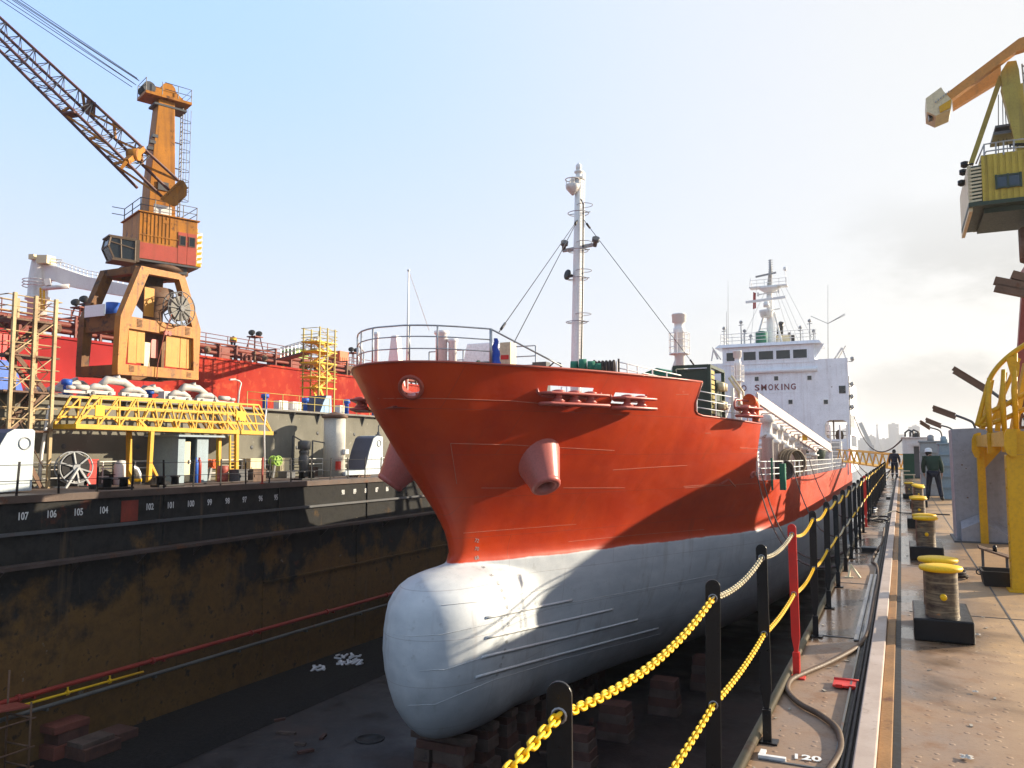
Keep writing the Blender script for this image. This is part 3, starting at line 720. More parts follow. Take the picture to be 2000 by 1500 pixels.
mb = MB(); c0 = P(1470, 790, D=38.3); mb.tube([c0 + V((.1, .2, -.8)), c0 + V((.1, .2, -.1)), c0 + V((.05, .1, .12)), c0 + V((-.05, -.05, .16)), c0 + V((-.12, -.22, .14))], [.17, .18, .22, .28, .36], 18, cap=False); mb.lathe([(.001, 0), (.2, .0), (.35, .2)], c0 + V((-.04, -.04, .15)), (-.35, -.9, -.05), 18, cap=False); obj('cowl_vent', mb, M['orange'], ship)
# main deck: railing, catwalk, pipes, hose reels
mb = MB(); ys = [43.5, 44.5, 46, 48, 50, 52, 54, 56, 58, 60, 63, 66, 69, 72, 75, 78, 81, 84, 87, 90, 93, 96]
rl = [V((XC + half(0, Y) - .12, Y, ztop(Y))) for Y in ys]
for dz in (.3, .62, .98): mb.tube([p + V((0, 0, dz)) for p in rl], .03, 5)
for p in rl: mb.bar(p, p + V((0, 0, .98)), .07)
for a, b in zip(rl[8:], rl[9:]):
    for t in (.33, .66): q = lerp(a, b, t); mb.bar(q, q + V((0, 0, .98)), .05)
obj('main_railing', mb, M['white'], ship)
mb = MB(); a, b = P(1478, 778, D=48), P(1622, 876, D=66); side_ = V((-1.1, 0, 0))
for s_ in (V((0, 0, 0)), side_): mb.bar(a + s_, b + s_, .16, .55); mb.bar(a + s_ + V((0, 0, .34)), b + s_ + V((0, 0, .34)), .07)
for i in range(18): p = lerp(a, b, i / 17); mb.bar(p, p + side_, .3, .06); mb.bar(p, p + V((0, 0, .34)), .05)
obj('catwalk', mb, paint('pale pink catwalk paint', (.62, .52, .49), .5, .1), ship)
rnd = random.Random(3)
for i in range(9):
    mb = MB(); px = 1500 + i * 11; d = 50 + i * 2.2; y_ = 820 + i * 8 + rnd.uniform(-15, 15)
    c0 = P(px, 905, D=d); h = max(.6, P(px, y_, D=d).z - c0.z)
    mb.lathe([(.35, -1), (.35, h * .5), (.5, h * .52), (.5, h * .6), (.3, h * .62), (.3, h * .85), (.45, h * .87), (.45, h), (.1, h * 1.04)], c0, n=12)
    mb.tube([c0 + V((0, 0, h * .4)), c0 + V((-.9, 1, h * .4)), c0 + V((-.9, 1, -1))], .16, 8); obj('deck_pipe', mb, M['white_rust'], ship)
mb = MB()
for i in range(4): mb.tube([V((XC + 4.5 - i * .8, 42, .5 + i * .4)), V((XC + 4.5 - i * .8, 95, .5 + i * .3))], .16, 8)
for y in range(44, 95, 4): mb.bar((XC + 5, y, -1), (XC + 5, y, 1.8), .12); mb.bar((XC + 1.5, y, -1), (XC + 1.5, y, 2.2), .12); mb.bar((XC + 1.5, y, 1.4), (XC + 5, y, 1.4), .12)
obj('cargo_pipe', mb, M['white_rust'], ship)
mb = MB(); c0 = P(1546, 905, D=52)
for i in range(5): mb.ring(c0 + V((i * .12 - .2, i * .1, .1)), .78 - .04 * (i % 3), .09, (.7, -.5, .1), 20, 6)
mb.bar(c0 + V((-.6, 0, -1.4)), c0 + V((0, 0, 0)), .12); mb.bar(c0 + V((.6, 0, -1.4)), c0 + V((0, 0, 0)), .12); obj('hose_reel', mb, paint('brown hose', (.13, .085, .045), .6, .3), ship)
mb = MB(); c0 = P(1524, 918, D=46)
for i in range(3): mb.ring(c0 + V((i * .14, 0, 0)), .5, .07, (.6, -.7, 0), 16, 6)
mb.bar(c0 + V((0, 0, -1)), c0 + V((0, 0, .5)), .12); obj('hose_coil', mb, M['rope'], ship)
mb = MB(); c0 = P(1508, 935, D=43); mb.bar(c0 + V((0, 0, -.6)), c0 + V((0, 0, 1.1)), .1); mb.bar(c0 + V((.5, .4, -.6)), c0 + V((.5, .4, .8)), .28, .5); obj('green_valve_stand', mb, M['green'], ship)
mb = MB(); c0 = P(1592, 872, D=74)
mb.lathe([(.9, -1.4), (1.0, -.2), (.75, .5), (.3, .85), (.05, .9)], c0, (.15, .1, 1), 9); obj('covered_hose_crane', mb, M['dkgreen'], ship)
mb = MB(); a, b = P(1560, 862, D=68), P(1622, 880, D=72); mb.tube([a, b], .16, 6); mb.bar(b, b - V((0, 0, 2.2)), .3); obj('hose_boom', mb, M['white'], ship)
mb = MB(); p = P(1572, 855, D=60); mb.box(p.x - .18, p.x + .18, p.y - .1, p.y + .1, p.z - .2, p.z + .3); obj('yellow_light_box', mb, M['yellowc'], ship)
def vent_mast(px, ytop, D, r):
    mb = MB(); t = P(px, ytop, D=D); b = V((t.x, t.y, -1)); H = t.z - b.z
    mb.lathe([(r, 0), (r, H - 1.5), (r * 1.15, H - 1.45), (r * 1.15, H - 1.1), (r * .95, H - 1.05), (r * .95, H - .7), (r * 1.35, H - .65), (r * 1.4, H - .1), (r * 1.5, H - .08), (r * 1.3, H)], b, n=16)
    for s in (-1, 1): mb.bar(b + V((-2.2, s * .8, 4)), b + V((-.1, s * .2, H - 3.2)), .2)
    for k in range(4): mb.bar(b + V((-1.8 + .35 * k, -.6, 5.2 + k * (H - 9) / 4)), b + V((-1.8 + .35 * k, .6, 5.2 + k * (H - 9) / 4)), .12)
    vm = obj('vent_mast', mb, M['white'], ship); mb = MB(); z = H - 3.1; R = r * 2
    mb.lathe([(r, z), (R, z + .02), (R, z + .1), (r, z + .1)], b, n=18)
    for q in (.55, 1.1, 1.6): mb.ring(b + V((0, 0, z + q)), R, .03, n=18, m=4)
    for k in range(8): a = k * math.pi / 4; mb.bar(b + V((R * math.cos(a), R * math.sin(a), z)), b + V((R * math.cos(a), R * math.sin(a), z + 1.6)), .05)
    obj('mast_platform', mb, M['white'], vm)
vent_mast(1326, 613, 61, .38); vent_mast(1440, 685, 80, .3)
# ------------------------------------------------------------------ ship: superstructure
YB = 106.4; SX0, SX1, SZ = -25.1, -5.5, 13.0
o0, o1 = P(1612, 858, Y=YB), P(1656, 820, Y=YB); ox0, ox1, oz0, oz1 = o0.x, o1.x, o0.z, o1.z
mb = MB()
mb.box(SX0, ox0, YB, YB + .3, -1, SZ); mb.box(ox0, ox1, YB, YB + .3, oz1, SZ); mb.box(ox0, ox1, YB, YB + .3, -1, oz0); mb.box(ox1, SX1, YB, YB + .3, -1, SZ)
for (x, sx) in ((ox0, 1), (ox1, -1)):
    for (z, sz) in ((oz0, 1), (oz1, -1)): mb.prism([(x, YB, z), (x + sx * .55, YB, z), (x + sx * .2, YB, z + sz * .2), (x, YB, z + sz * .55)], (0, .3, 0))
mb.box(SX1 - .3, SX1, YB + .3, 125, 3.6, SZ - 2.4); mb.box(SX0, SX0 + .3, YB + .3, 125, 3.6, SZ - 2.4); mb.box(SX0, ox0 - .6, YB + 4, 125, 3, SZ - 2.2)
mb.box(SX0, SX1, YB + .3, YB + 3.4, SZ - 2.4, SZ - 2.1)
mb.box(SX1 - .3, SX1, YB + .3, YB + 2.2, -1, SZ); mb.box(SX1 - .25, SX1 - .02, YB + 2.2, 125, -1, 2.2)
sup = obj('superstructure', mb, M['white_blue'], ship)
mb = MB(); mb.box(ox0 - .55, ox0 - .05, YB + .32, YB + 9, -1, 3.55); mb.box(ox0 - .5, SX1 - .32, YB + .4, YB + 9, oz1 + .05, oz1 + .25); obj('gallery_lining', mb, M['cream'], sup)
mb = MB()
for z in (oz0 + .5, oz0 + 1.0): mb.tube([(ox0, YB + 2.4, z), (ox1, YB + 2.4, z)], .04, 5)
for x in (ox0 + .5, ox0 + 1.3, ox1 - .8, ox1 - .2): mb.bar((x, YB + 2.4, oz0 - .5), (x, YB + 2.4, oz0 + 1), .07)
mb.bar((ox0 + .9, YB + 1.4, oz0 - .5), (ox0 + .9, YB + 1.4, oz1), .16); mb.lathe([(.4, 0), (.5, .5), (.4, 1.1), (.1, 1.3)], (ox0 + 1.5, YB + 2, oz0 - .1), n=12)
obj('gallery_fittings', mb, M['ruststeel'], sup)
for px, py in ((1478, 740), (1516, 739), (1581, 738), (1544, 785), (1613, 785), (1497, 806), (1549, 830)):
    p = P(px, py, Y=YB); mb = MB(); mb.box(p.x - .24, p.x + .24, YB - .03, YB - .003, p.z - .26, p.z + .26); wf = obj('window', mb, M['glass'], sup)
    mb = MB()
    for s in (-1, 1): mb.box(p.x + s * .28 - .04, p.x + s * .28 + .04, YB - .05, YB - .003, p.z - .32, p.z + .32); mb.box(p.x - .239, p.x + .239, YB - .05, YB - .003, p.z + s * .29 - .03, p.z + s * .29 + .03)
    obj('frame', mb, M['white'], wf)
mb = MB(); mb.box(SX1 - 1.1, SX1 - .35, YB - .03, YB - .003, P(1656, 768, Y=YB).z, P(1656, 753, Y=YB).z); obj('window', mb, M['glass'], sup)
mb = MB()
for k in range(4): mb.box(SX1 + .003, SX1 + .03, YB + 3 + k * 2.4, YB + 4 + k * 2.4, 4.6, 6.2)
obj('side_window', mb, M['glass'], sup)
mb = MB(); zt_ = P(1500, 725, Y=YB).z; mb.lathe([(.28, 0), (.28, 9.6)], (P(1442, 724, Y=YB).x, YB - .2, zt_), (1, 0, 0), 10)
for px, pa, pb in ((1562, 675, 855), (1600, 728, 742), (1636, 770, 778), (1588, 812, 826)): a, b = P(px, pa, Y=YB), P(px, pb, Y=YB); mb.box(a.x - .03, a.x + .03, YB - .06, YB - .003, b.z, a.z)
a, b = P(1480, 768, Y=YB), P(1655, 768, Y=YB); mb.box(a.x, b.x, YB - .03, YB - .003, a.z - .03, a.z + .02)
obj('pipe_run', mb, M['white_blue'], sup)
def fit_text(mb, body, pa, pb, zc, hgt, Y):
    t = MB(); t.text(body, 1.0, (0, 0, 0), (1, 0, 0), (0, 0, 1), .03, .02, 'LEFT')
    xs = [p.x for p in t.v]; zs = [p.z for p in t.v]; w0, w1, z0, z1 = min(xs), max(xs), min(zs), max(zs)
    mb.add([V((lerp(pa, pb, (p.x - w0) / (w1 - w0)), Y + p.y, zc + hgt * ((p.z - z0) / (z1 - z0) - .5))) for p in t.v], t.f)
zc = P(1515, 756, Y=YB).z; mb = MB(); hgt = P(1515, 750, Y=YB).z - P(1515, 762, Y=YB).z
for word, a, b in (('NO', 1433, 1460),):
    xa, xb = P(a, 756, Y=YB).x, P(b, 756, Y=YB).x; wdt = (xb - xa) / 2
    for i, ch in enumerate(word): fit_text(mb, ch, xa + i * wdt + wdt * .08, xa + (i + 1) * wdt - wdt * .14, zc, hgt, YB - .02)
xa, xb = P(1473, 756, Y=YB).x, P(1556, 755, Y=YB).x; wts = [1, 1.15, 1.02, 1, .5, 1.02, 1]; tot = sum(wts); x = xa
for ch, q in zip('SMOKING', wts):
    wq = (xb - xa) * q / tot; fit_text(mb, ch, x + wq * .1 if q > .6 else x + wq * .28, x + wq * .86 if q > .6 else x + wq * .66, zc, hgt, YB - .02); x += wq
obj('lettering', mb, M['maroon'], sup)
# wheelhouse
wa, wbp = P(1411, 690, Y=YB - .1), P(1590, 690, Y=YB - .1); wz1 = P(1500, 676, Y=YB).z
mb = MB(); mb.box(wa.x, wbp.x, YB - .1, YB + 5.5, SZ - .3, wz1); mb.prism([(wa.x - .9, YB - .5, wz1 + .02), (wbp.x + .9, YB - .5, wz1 + .02), (wbp.x + .6, YB - .35, wz1 + .42), (wa.x - .4, YB - .35, wz1 + .42)], (0, 6.4, 0))
mb.prism([(wbp.x, YB + .4, SZ), (wbp.x + 1.2, YB + .4, wz1 + .01), (wbp.x, YB + .4, wz1 + .01)], (0, .15, 0))
wh = obj('wheelhouse', mb, M['white_blue'], ship)
for a, b in ((1418, 1447), (1451, 1477), (1481, 1511), (1515, 1544), (1548, 1577)):
    xa, xb = P(a, 690, Y=YB - .1).x, P(b, 690, Y=YB - .1).x; za_, zb_ = P(1500, 703, Y=YB).z, P(1500, 685, Y=YB).z; mb = MB()
    mb.box(xa, xb, YB - .125, YB - .103, za_, zb_); wn_ = obj('window', mb, M['glass'], wh); mb = MB()
    for x in (xa, xb): mb.box(x - .06, x + .06, YB - .17, YB - .103, za_ - .08, zb_ + .08)
    for z in (za_, zb_): mb.box(xa + .06, xb - .06, YB - .168, YB - .103, z - .05, z + .05)
    obj('frame', mb, M['white_blue'], wn_)
rz = wz1 + .42
mb = MB()
for dz in (.5, .95, 1.4):
    mb.tube([(wa.x - .2, YB + 5.5, rz + dz), (wa.x - .2, YB, rz + dz), (wbp.x + .2, YB, rz + dz), (wbp.x + .2, YB + 5.5, rz + dz)], .035, 5)
for i in range(9): x = lerp(wa.x - .2, wbp.x + .2, i / 8); mb.bar((x, YB, rz), (x, YB, rz + 1.4), .06)
obj('roof_railing', mb, M['white'], wh)
# radar mast
rm = P(1506, 676, Y=YB + 3); X_ = rm.x; Ym = YB + 3; zp = lambda py: P(1506, py, Y=Ym).z
mb = MB(); mb.tube([(X_, Ym, rz), (X_, Ym, zp(560))], [.55, .38], 12); mb.tube([(X_ - 2.2, Ym + .5, rz), (X_ - .7, Ym, zp(610))], .14, 6); mb.tube([(X_ + 1.4, Ym + .5, rz), (X_ + .5, Ym, zp(610))], .14, 6)
for k in range(5): z = lerp(rz + .6, zp(615), k / 4); t = k / 4; mb.bar((X_ - 2.0 + 1.2 * t, Ym + .4, z), (X_ + 1.3 - .8 * t, Ym + .4, z), .1)
rmast = obj('radar_mast', mb, M['white'], ship)
mb = MB(); z = zp(560); mb.lathe([(.4, -.9), (1.3, -.3), (1.3, -.1)], (X_, Ym, z), n=14); mb.prism([(X_ - 2.5, Ym - .8, z - .1), (X_ + 2.3, Ym - .8, z - .1), (X_ + 2.3, Ym - .8, z + .05), (X_ - 2.5, Ym - .8, z + .05)], (0, 1.6, 0))
for dz in (.45, .9): mb.tube([(X_ - 2.4, Ym - .7, z + dz), (X_ + 2.2, Ym - .7, z + dz)], .03, 4)
for i in range(6): x = X_ - 2.4 + i * .92; mb.bar((x, Ym - .7, z), (x, Ym - .7, z + .9), .05)
mb.tube([(X_ - 2.2, Ym, z), (X_ - 2.4, Ym, zp(540))], .05, 5); mb.tube([(X_ + 2.1, Ym, z), (X_ + 2.0, Ym, zp(528))], .05, 5); mb.lathe([(.05, 0), (.22, .1), (.22, .5), (.05, .6)], (X_ + 2.0, Ym, zp(532)), n=8)
obj('mast_platform', mb, M['white'], rmast)
mb = MB(); mb.bar((X_ - 1.6, Ym - .9, zp(541)), (X_ + 1.0, Ym - .9, zp(536)), .2, .22); mb.tube([(X_, Ym, z), (X_ + .2, Ym, zp(524)), (X_ + .15, Ym, zp(507))], [.35, .2, .12], 8)
for k in range(6): mb.bar((X_ - .1, Ym, lerp(zp(530), zp(508), k / 5)), (X_ + .5, Ym, lerp(zp(530), zp(508), k / 5)), .07)
obj('top_pole', mb, M['grey'], rmast)
mb = MB(); mb.bar((X_ - 2.9, Ym - 1.2, zp(590)), (X_ + 2.1, Ym - 1.0, zp(585)), .3, .3); mb.lathe([(.4, -.9), (.3, -.2)], (X_ - .3, Ym - 1, zp(588)), n=10); mb.bar((X_ - .6, Ym, zp(594)), (X_ - .3, Ym - 1.1, zp(594)), .5, .3); obj('radar_scanner', mb, M['white'], rmast)
mb = MB(); mb.bar((X_ - 1.5, Ym - .5, zp(575)), (X_ + 1.3, Ym - .5, zp(572)), .12); mb.bar((X_ - 1.4, Ym - .5, zp(578)), (X_ - 1.4, Ym - .5, zp(571)), .2); mb.bar((X_ + 1.2, Ym - .5, zp(575)), (X_ + 1.2, Ym - .5, zp(568)), .2); mb.bar((X_, Ym - .5, zp(574)), (X_, Ym, zp(574)), .12); obj('cross_arm', mb, M['white_rust'], rmast); mb = MB(); mb.lathe([(.7, -.9), (.9, -.2), (.9, 0)], (X_ - .4, Ym - .6, zp(607)), n=12); obj('lamp_bucket', mb, M['white_rust'], rmast); mb = MB(); mb.bar((X_ + .3, Ym - .3, zp(606)), (X_ + 1.3, Ym - .3, zp(605)), .12); obj('lamp_arm', mb, M['white_rust'], rmast)
mb = MB(); mb.lathe([(.75, 0), (.75, 1.6), (.2, 1.75)], (X_ - .9, YB + 1.2, rz), n=12); obj('green_drum', mb, M['green'], wh)
mb = MB(); a = P(1529, 655, Y=YB + 4); mb.box(a.x - .9, a.x + .9, YB + 4, YB + 6, rz, a.z); fb = obj('funnel_box', mb, M['cream'], ship)
mb = MB(); mb.tube([(a.x - .45, YB + 4.6, a.z - .5), (a.x - .4, YB + 4.6, a.z + 1.3), (a.x - .2, YB + 4.9, a.z + 1.7)], .42, 10); mb.tube([(a.x + .7, YB + 4.6, a.z - .5), (a.x + .75, YB + 4.6, a.z + .4)], .2, 8); mb.box(a.x + .92, a.x + 1.4, YB + 4.2, YB + 5, rz, a.z); obj('exhaust_pipe', mb, M['black'], fb)
for px, y0_, y1_, r in ((1422, 548, 672, .05), (1419, 608, 672, .07), (1617, 556, 700, .06)):
    mb = MB(); a, b = P(px, y1_, Y=YB + 2), P(px, y0_, Y=YB + 2); mb.tube([a - V((0, 0, .6)), b], [r, r * .35], 6)
    if px == 1617: c = P(px, 632, Y=YB + 2); [mb.tube([c, c + V((s * 2.0, e, 1.1))], .04, 4) for s, e in ((-1, 0), (1, 0), (1, .9))]
    obj('whip_antenna', mb, M['grey'], ship)
for px, pt in ((1447, 628), (1454, 645), (1563, 638), (1581, 625), (1414, 640), (1589, 645), (1466, 655)):
    mb = MB(); a = P(px, pt, Y=YB + .6); mb.tube([(a.x, a.y, rz), (a.x, a.y, a.z)], .07, 6); mb.lathe([(.05, -.3), (.2, -.25), (.22, 0), (.05, .15)], a, n=8); mb.bar(a + V((-.3, 0, -.5)), a + V((.3, 0, -.45)), .08); obj('roof_lamp', mb, M['grey'], wh)
mb = MB()
for (a, b) in ((1500, 1448), (1478, 1466), (1515, 1560), (1523, 1571), (1533, 1590), (1512, 1545)): mb.tube([P(a, 558, Y=Ym), P(b, 668, Y=YB + .2)], .02, 4)
obj('signal_halyard', mb, M['grey'], rmast)
mb = MB(); a = P(1471, 570, Y=Ym); mb.prism([a, a + V((.35, 0, -.2)), a + V((.3, .1, -2.2)), a + V((-.1, .1, -2.3))], (0, .03, 0)); obj('flag', mb, paint('dull red flag', (.4, .04, .04), .7, .3), rmast)
for s, px in ((-1, 1402), (1, 1630)):
    mb = MB(); a = P(px, 702, Y=YB + 1); mb.bar(a, a + V((.9 * (1 if s > 0 else -.6), 0, 1.4)), .22); mb.bar(a + V((.9 * (1 if s > 0 else -.6), 0, 1.4)), a + V((1.4 * (1 if s > 0 else -.6), 0, -.2)), .16); mb.bar(a + V((.3, .5, 0)), a + V((1.3 * (1 if s > 0 else -.6), .5, 1.7)), .14); obj('boat_davit', mb, M['white_rust'], ship)
mb = MB()
for z, dx in ((SZ - .4, .5), (9.5, .35), (8, .3), (6.7, .3)): mb.lathe([(.05, 0), (.25, .2), (.25, .5), (.05, .6)], (SX1 + dx, YB + .6, z), n=8); mb.bar((SX1, YB + .6, z), (SX1 + dx, YB + .6, z), .1)
obj('side_lamp', mb, M['grey'], sup)
# housing in front of the bridge on the main deck
mb = MB(); a = P(1598, 905, Y=YB - 6); mb.box(a.x, SX1 - .7, YB - 6, YB - 4, -1, P(1610, 862, Y=YB - 6).z)
obj('deck_house', mb, M['grey'], ship)
mb = MB(); b0, b1 = P(1600, 862, Y=YB - 8), P(1655, 862, Y=YB - 8)
for px in (1621, 1640, 1654): p = P(px, 830, Y=YB - 8); mb.bar((p.x, p.y, -1), (p.x, p.y, p.z), .16)
for k in range(7): z = lerp(-.4, 2.6, k / 6); mb.bar((b0.x + .8, YB - 7.5, z), (b0.x + 2.6, YB - 7.5, z), .1)
obj('stair_frame', mb, M['white'], ship)
# ------------------------------------------------------------------ left bank: upper wall and what stands on its deck
def wallgrey_mat():
    m, nt, b, pos, oc = newmat('weathered grey wall plating')
    n1 = noise(nt, pos, .35, 6); n2 = noise(nt, pos, 2.4, 7, .65); st = noise(nt, pos, 1.5, 4, .6, sxyz=(1, 1.2, .15))
    c = mix(nt, ramp(nt, n1, .35, .65), (.125, .12, .095), (.20, .19, .155))
    c = mix(nt, ramp(nt, st, .54, .7, 0, .5), c, (.14, .13, .10)); c = mix(nt, ramp(nt, n2, .62, .7, 0, .6), c, (.38, .36, .30))
    c = mix(nt, ramp(nt, n1, .60, .68, 0, .5), c, (.12, .12, .10))
    nt.links.new(c, b.inputs['Base Color']); b.inputs['Roughness'].default_value = .75; b.inputs['Specular IOR Level'].default_value = .15
    setbump(nt, b, n2, .2, .03); return m
XW, ZW = -36.5, 4.24
uw = thing('upper_wall', 'weathered grey steel wall behind the left walkway carrying the crane rails', 'dock wall', (XW - 3, 40, 0))
mb = MB(); mb.box(XW - 8, XW, Y0, Y1, 0, ZW); obj('plating', mb, wallgrey_mat(), uw)
mb = MB(); mb.box(XW - 8, XW + .35, Y0, Y1, ZW + .003, ZW + .12)
obj('top_plate', mb, paint('top plate', (.16, .15, .13), .6, .3, .2), uw)
for i in range(30):
    mb = MB(); y = 24 + i * 2.6; mb.prism([(XW, y, ZW), (XW + .3, y, ZW), (XW, y, ZW - .75)], (0, .06, 0)); obj('bracket', mb, M['dkgrey'], uw)
mb = MB()
for i, x in enumerate((-38.2, -41.6)): mb.box(x - .08, x + .08, Y0, Y1, ZW + .123, ZW + .27); mb.box(x - .2, x + .2, Y0, Y1, ZW + .122, ZW + .15)
obj('crane_rail', mb, M['steelbar'], uw)
for i, (py_, r) in enumerate(((0, .12),) * 12):
    mb = MB(); y = 26 + i * 2.1; mb.lathe([(.001, .012), (.13, .012), (.13, 0)], (XW, y, 2.9 if i % 2 else 1.9), (1, 0, 0), 10); obj('port_cover', mb, M['dkgrey'], uw)

def rail_thing(name, label, cat, pts, hs, r, mat, pw=.05, posts=True, ph=None):
    t = thing(name, label, cat, pts[0]); mb = MB()
    for h in hs: mb.tube([p + V((0, 0, h)) for p in pts], r, 5)
    obj('rail', mb, mat, t)
    for p in pts: mb = MB(); mb.bar(p, p + V((0, 0, ph or hs[-1])), pw); obj('post', mb, mat, t)
    return t
t = thing('guard_railing', 'black post and wire railing along the left dock edge', 'railing', (XL + .1, 20, 0))
mb = MB(); yy = [(P(32, 967, X=XL - .1).y + 1.70 * i) for i in range(-9, 26)]
for h in (.55, 1.15): mb.tube([V((XL - .1, y, h)) for y in yy], .014, 4)
obj('wire', mb, M['wire'], t)
for i, y in enumerate(yy):
    mb = MB(); lean = .05 * math.sin(i * 2.3); mb.bar((XL - .1, y, -.0), (XL - .1 + lean * .4, y + lean, 1.28), .085, .03, (1, 0, 0)); obj('post', mb, M['black'], t)
rail_thing('pipe_railing', 'white pipe railing along the foot of the grey wall', 'railing', [V((XW + .5, 24 + 1.9 * i, 0)) for i in range(24)], (.4, .8, 1.15), .03, M['white_rust'])
rail_thing('top_railing', 'thin yellowish railing along top edge of the grey wall', 'railing', [V((XW + .1, 38 + 1.6 * i, ZW + .12)) for i in range(32)], (.5, 1.0), .022, M['olive'], .04)
def base_at(px, X):
    p = P(px, 878, X=X); p.z = 0; return p
def floor_at(px, py, lim=-35.5):
    p = P(px, py, Z=0); return p if p.x > lim else base_at(px, lim)
# white housings with a dark sloped face
def slide(prof, X, thick, label, dx=0):
    t = thing('fairlead_housing', label, 'housing', P(prof[0][0], prof[0][1], X=X), 'sloped housings on the dock walls')
    mb = MB(); mb.prism([P(a, b, X=X) for a, b in prof], (-thick, 0, 0)); body = obj('body', mb, paint('pale housing paint', (.50, .56, .58), .5, .12, .05, .25), t, fix=True, bevel=.02)
    return t, body
t, body = slide([(748, 926), (748, 853), (738, 851), (730, 856), (722, 880), (713, 918), (680, 920), (674, 922), (674, 929)], -33.2, 1.5, 'white housing with dark sloped face beside the pale cylinder')
mb = MB(); q = [P(a, b, X=-33.2) + V((.0, -.02, .01)) for a, b in ((712, 917), (721, 880), (729, 856), (734, 852))]; mb.grid([q, [p + V((-1.5, 0, 0)) for p in q]], False); mb.v = [p + V((.0, -.01, 0)) for p in mb.v]; obj('slope_plate', mb, M['navy'], t)
mb = MB(); a = P(739, 852, X=-33.7); mb.lathe([(.22, 0), (.22, .12), (.1, .15), (.1, .3)], a, n=12); mb.tube([a, a + V((0, 0, .7)), a + V((.1, .3, 1.1)), a + V((.2, 1.0, 1.5)), a + V((.2, 1.6, 1.8))], .045, 6); obj('gooseneck_pipe', mb, M['dkgrey'], t)
mb = MB(); a = P(740, 866, X=-33.2); mb.ring(a + V((.02, 0, 0)), .22, .03, (1, 0, 0), 16, 4); obj('ring_mark', mb, M['grey'], t)
t, body = slide([(62, 958), (69, 842), (64, 838), (28, 838), (14, 846), (2, 866), (-16, 905), (-30, 950), (-60, 955), (-60, 966)], -32.0, 1.6, 'white housing with rounded sloped face at left end of the walkway')
mb = MB(); q = [P(a, b, X=-32.0) + V((.0, -.01, .012)) for a, b in ((-30, 949), (-16, 905), (2, 866), (14, 846), (28, 838))]; mb.grid([q, [p + V((-1.6, 0, 0)) for p in q]], False); obj('slope_plate', mb, M['navy'], t)
mb = MB(); mb.ring(P(48, 866, X=-32) + V((.02, 0, 0)), .24, .03, (1, 0, 0), 18, 4); obj('ring_mark', mb, M['grey'], t)
# pale cylinder tower
b0 = floor_at(652, 930); s_ = (b0 - CAM).dot(FW) / F; H = 114 * s_; R = 21 * s_
t = thing('cylinder_tower', 'tall pale steel cylinder with a brown rim and red box on the left walkway', 'cylinder', b0)
mb = MB(); mb.lathe([(R, 0), (R, H)], b0, n=32); obj('body', mb, paint('pale cylinder paint', (.56, .54, .47), .5, .1, .05, .2), t)
mb = MB(); mb.lathe([(R * 1.02, H - .05), (R * 1.2, H), (R * 1.22, H + .12), (R * .95, H + .2), (R * .3, H + .35), (.05, H + .4)], b0, n=32); obj('rim', mb, M['ruststeel'], t)
mb = MB(); a = P(661, 910, D=b0.dot(V((0, 0, 0))) + (b0 - CAM).dot(FW) - R); mb.box(a.x - .12, a.x + .12, a.y - .16, a.y + .12, a.z - .3, a.z + .3); obj('red_box', mb, M['red'], t)
mb = MB(); a = P(673, 882, D=(b0 - CAM).dot(FW)); mb.box(a.x - .15, a.x + .2, a.y - .2, a.y + .2, a.z - .16, a.z + .16); obj('switch_box', mb, M['white'], t)
# dark ventilator in a frame
b0 = floor_at(593, 931); s_ = (b0 - CAM).dot(FW) / F
t = thing('ventilator', 'dark capped ventilator standing inside a pipe frame', 'ventilator', b0)
mb = MB(); mb.lathe([(p * s_, q * s_) for p, q in ((9, 0), (9, 22), (10.5, 24), (10.5, 38), (9, 40), (9, 44), (10, 46), (10, 50), (8, 52), (12, 53), (12.5, 68), (8, 70), (1, 71))], b0, n=20); obj('trunk', mb, M['dkgrey'], t)
mb = MB()
for px in (570, 609): a = P(px, 931, D=(b0 - CAM).dot(FW)); mb.bar(a, a + V((0, 0, 80 * s_ if px < 600 else 70 * s_)), .08); mb.bar(a + V((0, 0, 80 * s_ if px < 600 else 70 * s_)), a + V((.3, .9, 66 * s_)), .07); mb.bar(a + V((0, 0, 30 * s_)), a + V((-.6, .5, 30 * s_)), .06)
obj('pipe_frame', mb, M['dkgrey'], t)
# cable reel
def reel(px, py, r, base, label, mat, matd, legs=True):
    D = (base_at(px, -34.6 if legs else -35.6) - CAM).dot(FW); c = P(px, py, D=D); t = thing('cable_reel', label, 'reel', V((c.x, c.y, 0)))
    mb = MB(); mb.lathe([(r * .86, -.26), (r * .86, .26)], c, (1, -.25, 0), 18)
    obj('drum', mb, matd, t)
    for s in (-.28, .28):
        mb = MB(); cc = c + V((1, -.25, 0)).normalized() * s; mb.ring(cc, r, .035, (1, -.25, 0), 26, 6)
        ax = V((1, -.25, 0)).normalized(); u = V((0, 0, 1)); w_ = ax.cross(u)
        for k in range(6): a = k * math.pi / 3 + .2; mb.bar(cc, cc + (u * math.cos(a) + w_ * math.sin(a)) * r, .07)
        mb.lathe([(.16, -.06), (.16, .06)], cc, ax, 12); obj('flange', mb, mat, t)
    if legs:
        for s in (-1, 1): mb = MB(); mb.bar(c + V((.35, 0, 0)), V((c.x + .4, c.y + s * .65, 0)), .09); mb.bar(V((c.x + .4, c.y + s * .65, .02)), V((c.x - .4, c.y + s * .65, .02)), .09); obj('leg', mb, mat, t)
    else: mb = MB(); mb.bar(c, V((c.x - .2, c.y, 0)), .14); obj('stand', mb, M['grey'], t)
    return t
reel(144, 913, .72, 941, 'large cable reel with pale spoked flanges beside the red cabinet', M['grey'], M['blackmat'])
reel(413, 906, .24, 937, 'small orange hose reel at the right edge of the booth', M['orange'], M['orange'], False)
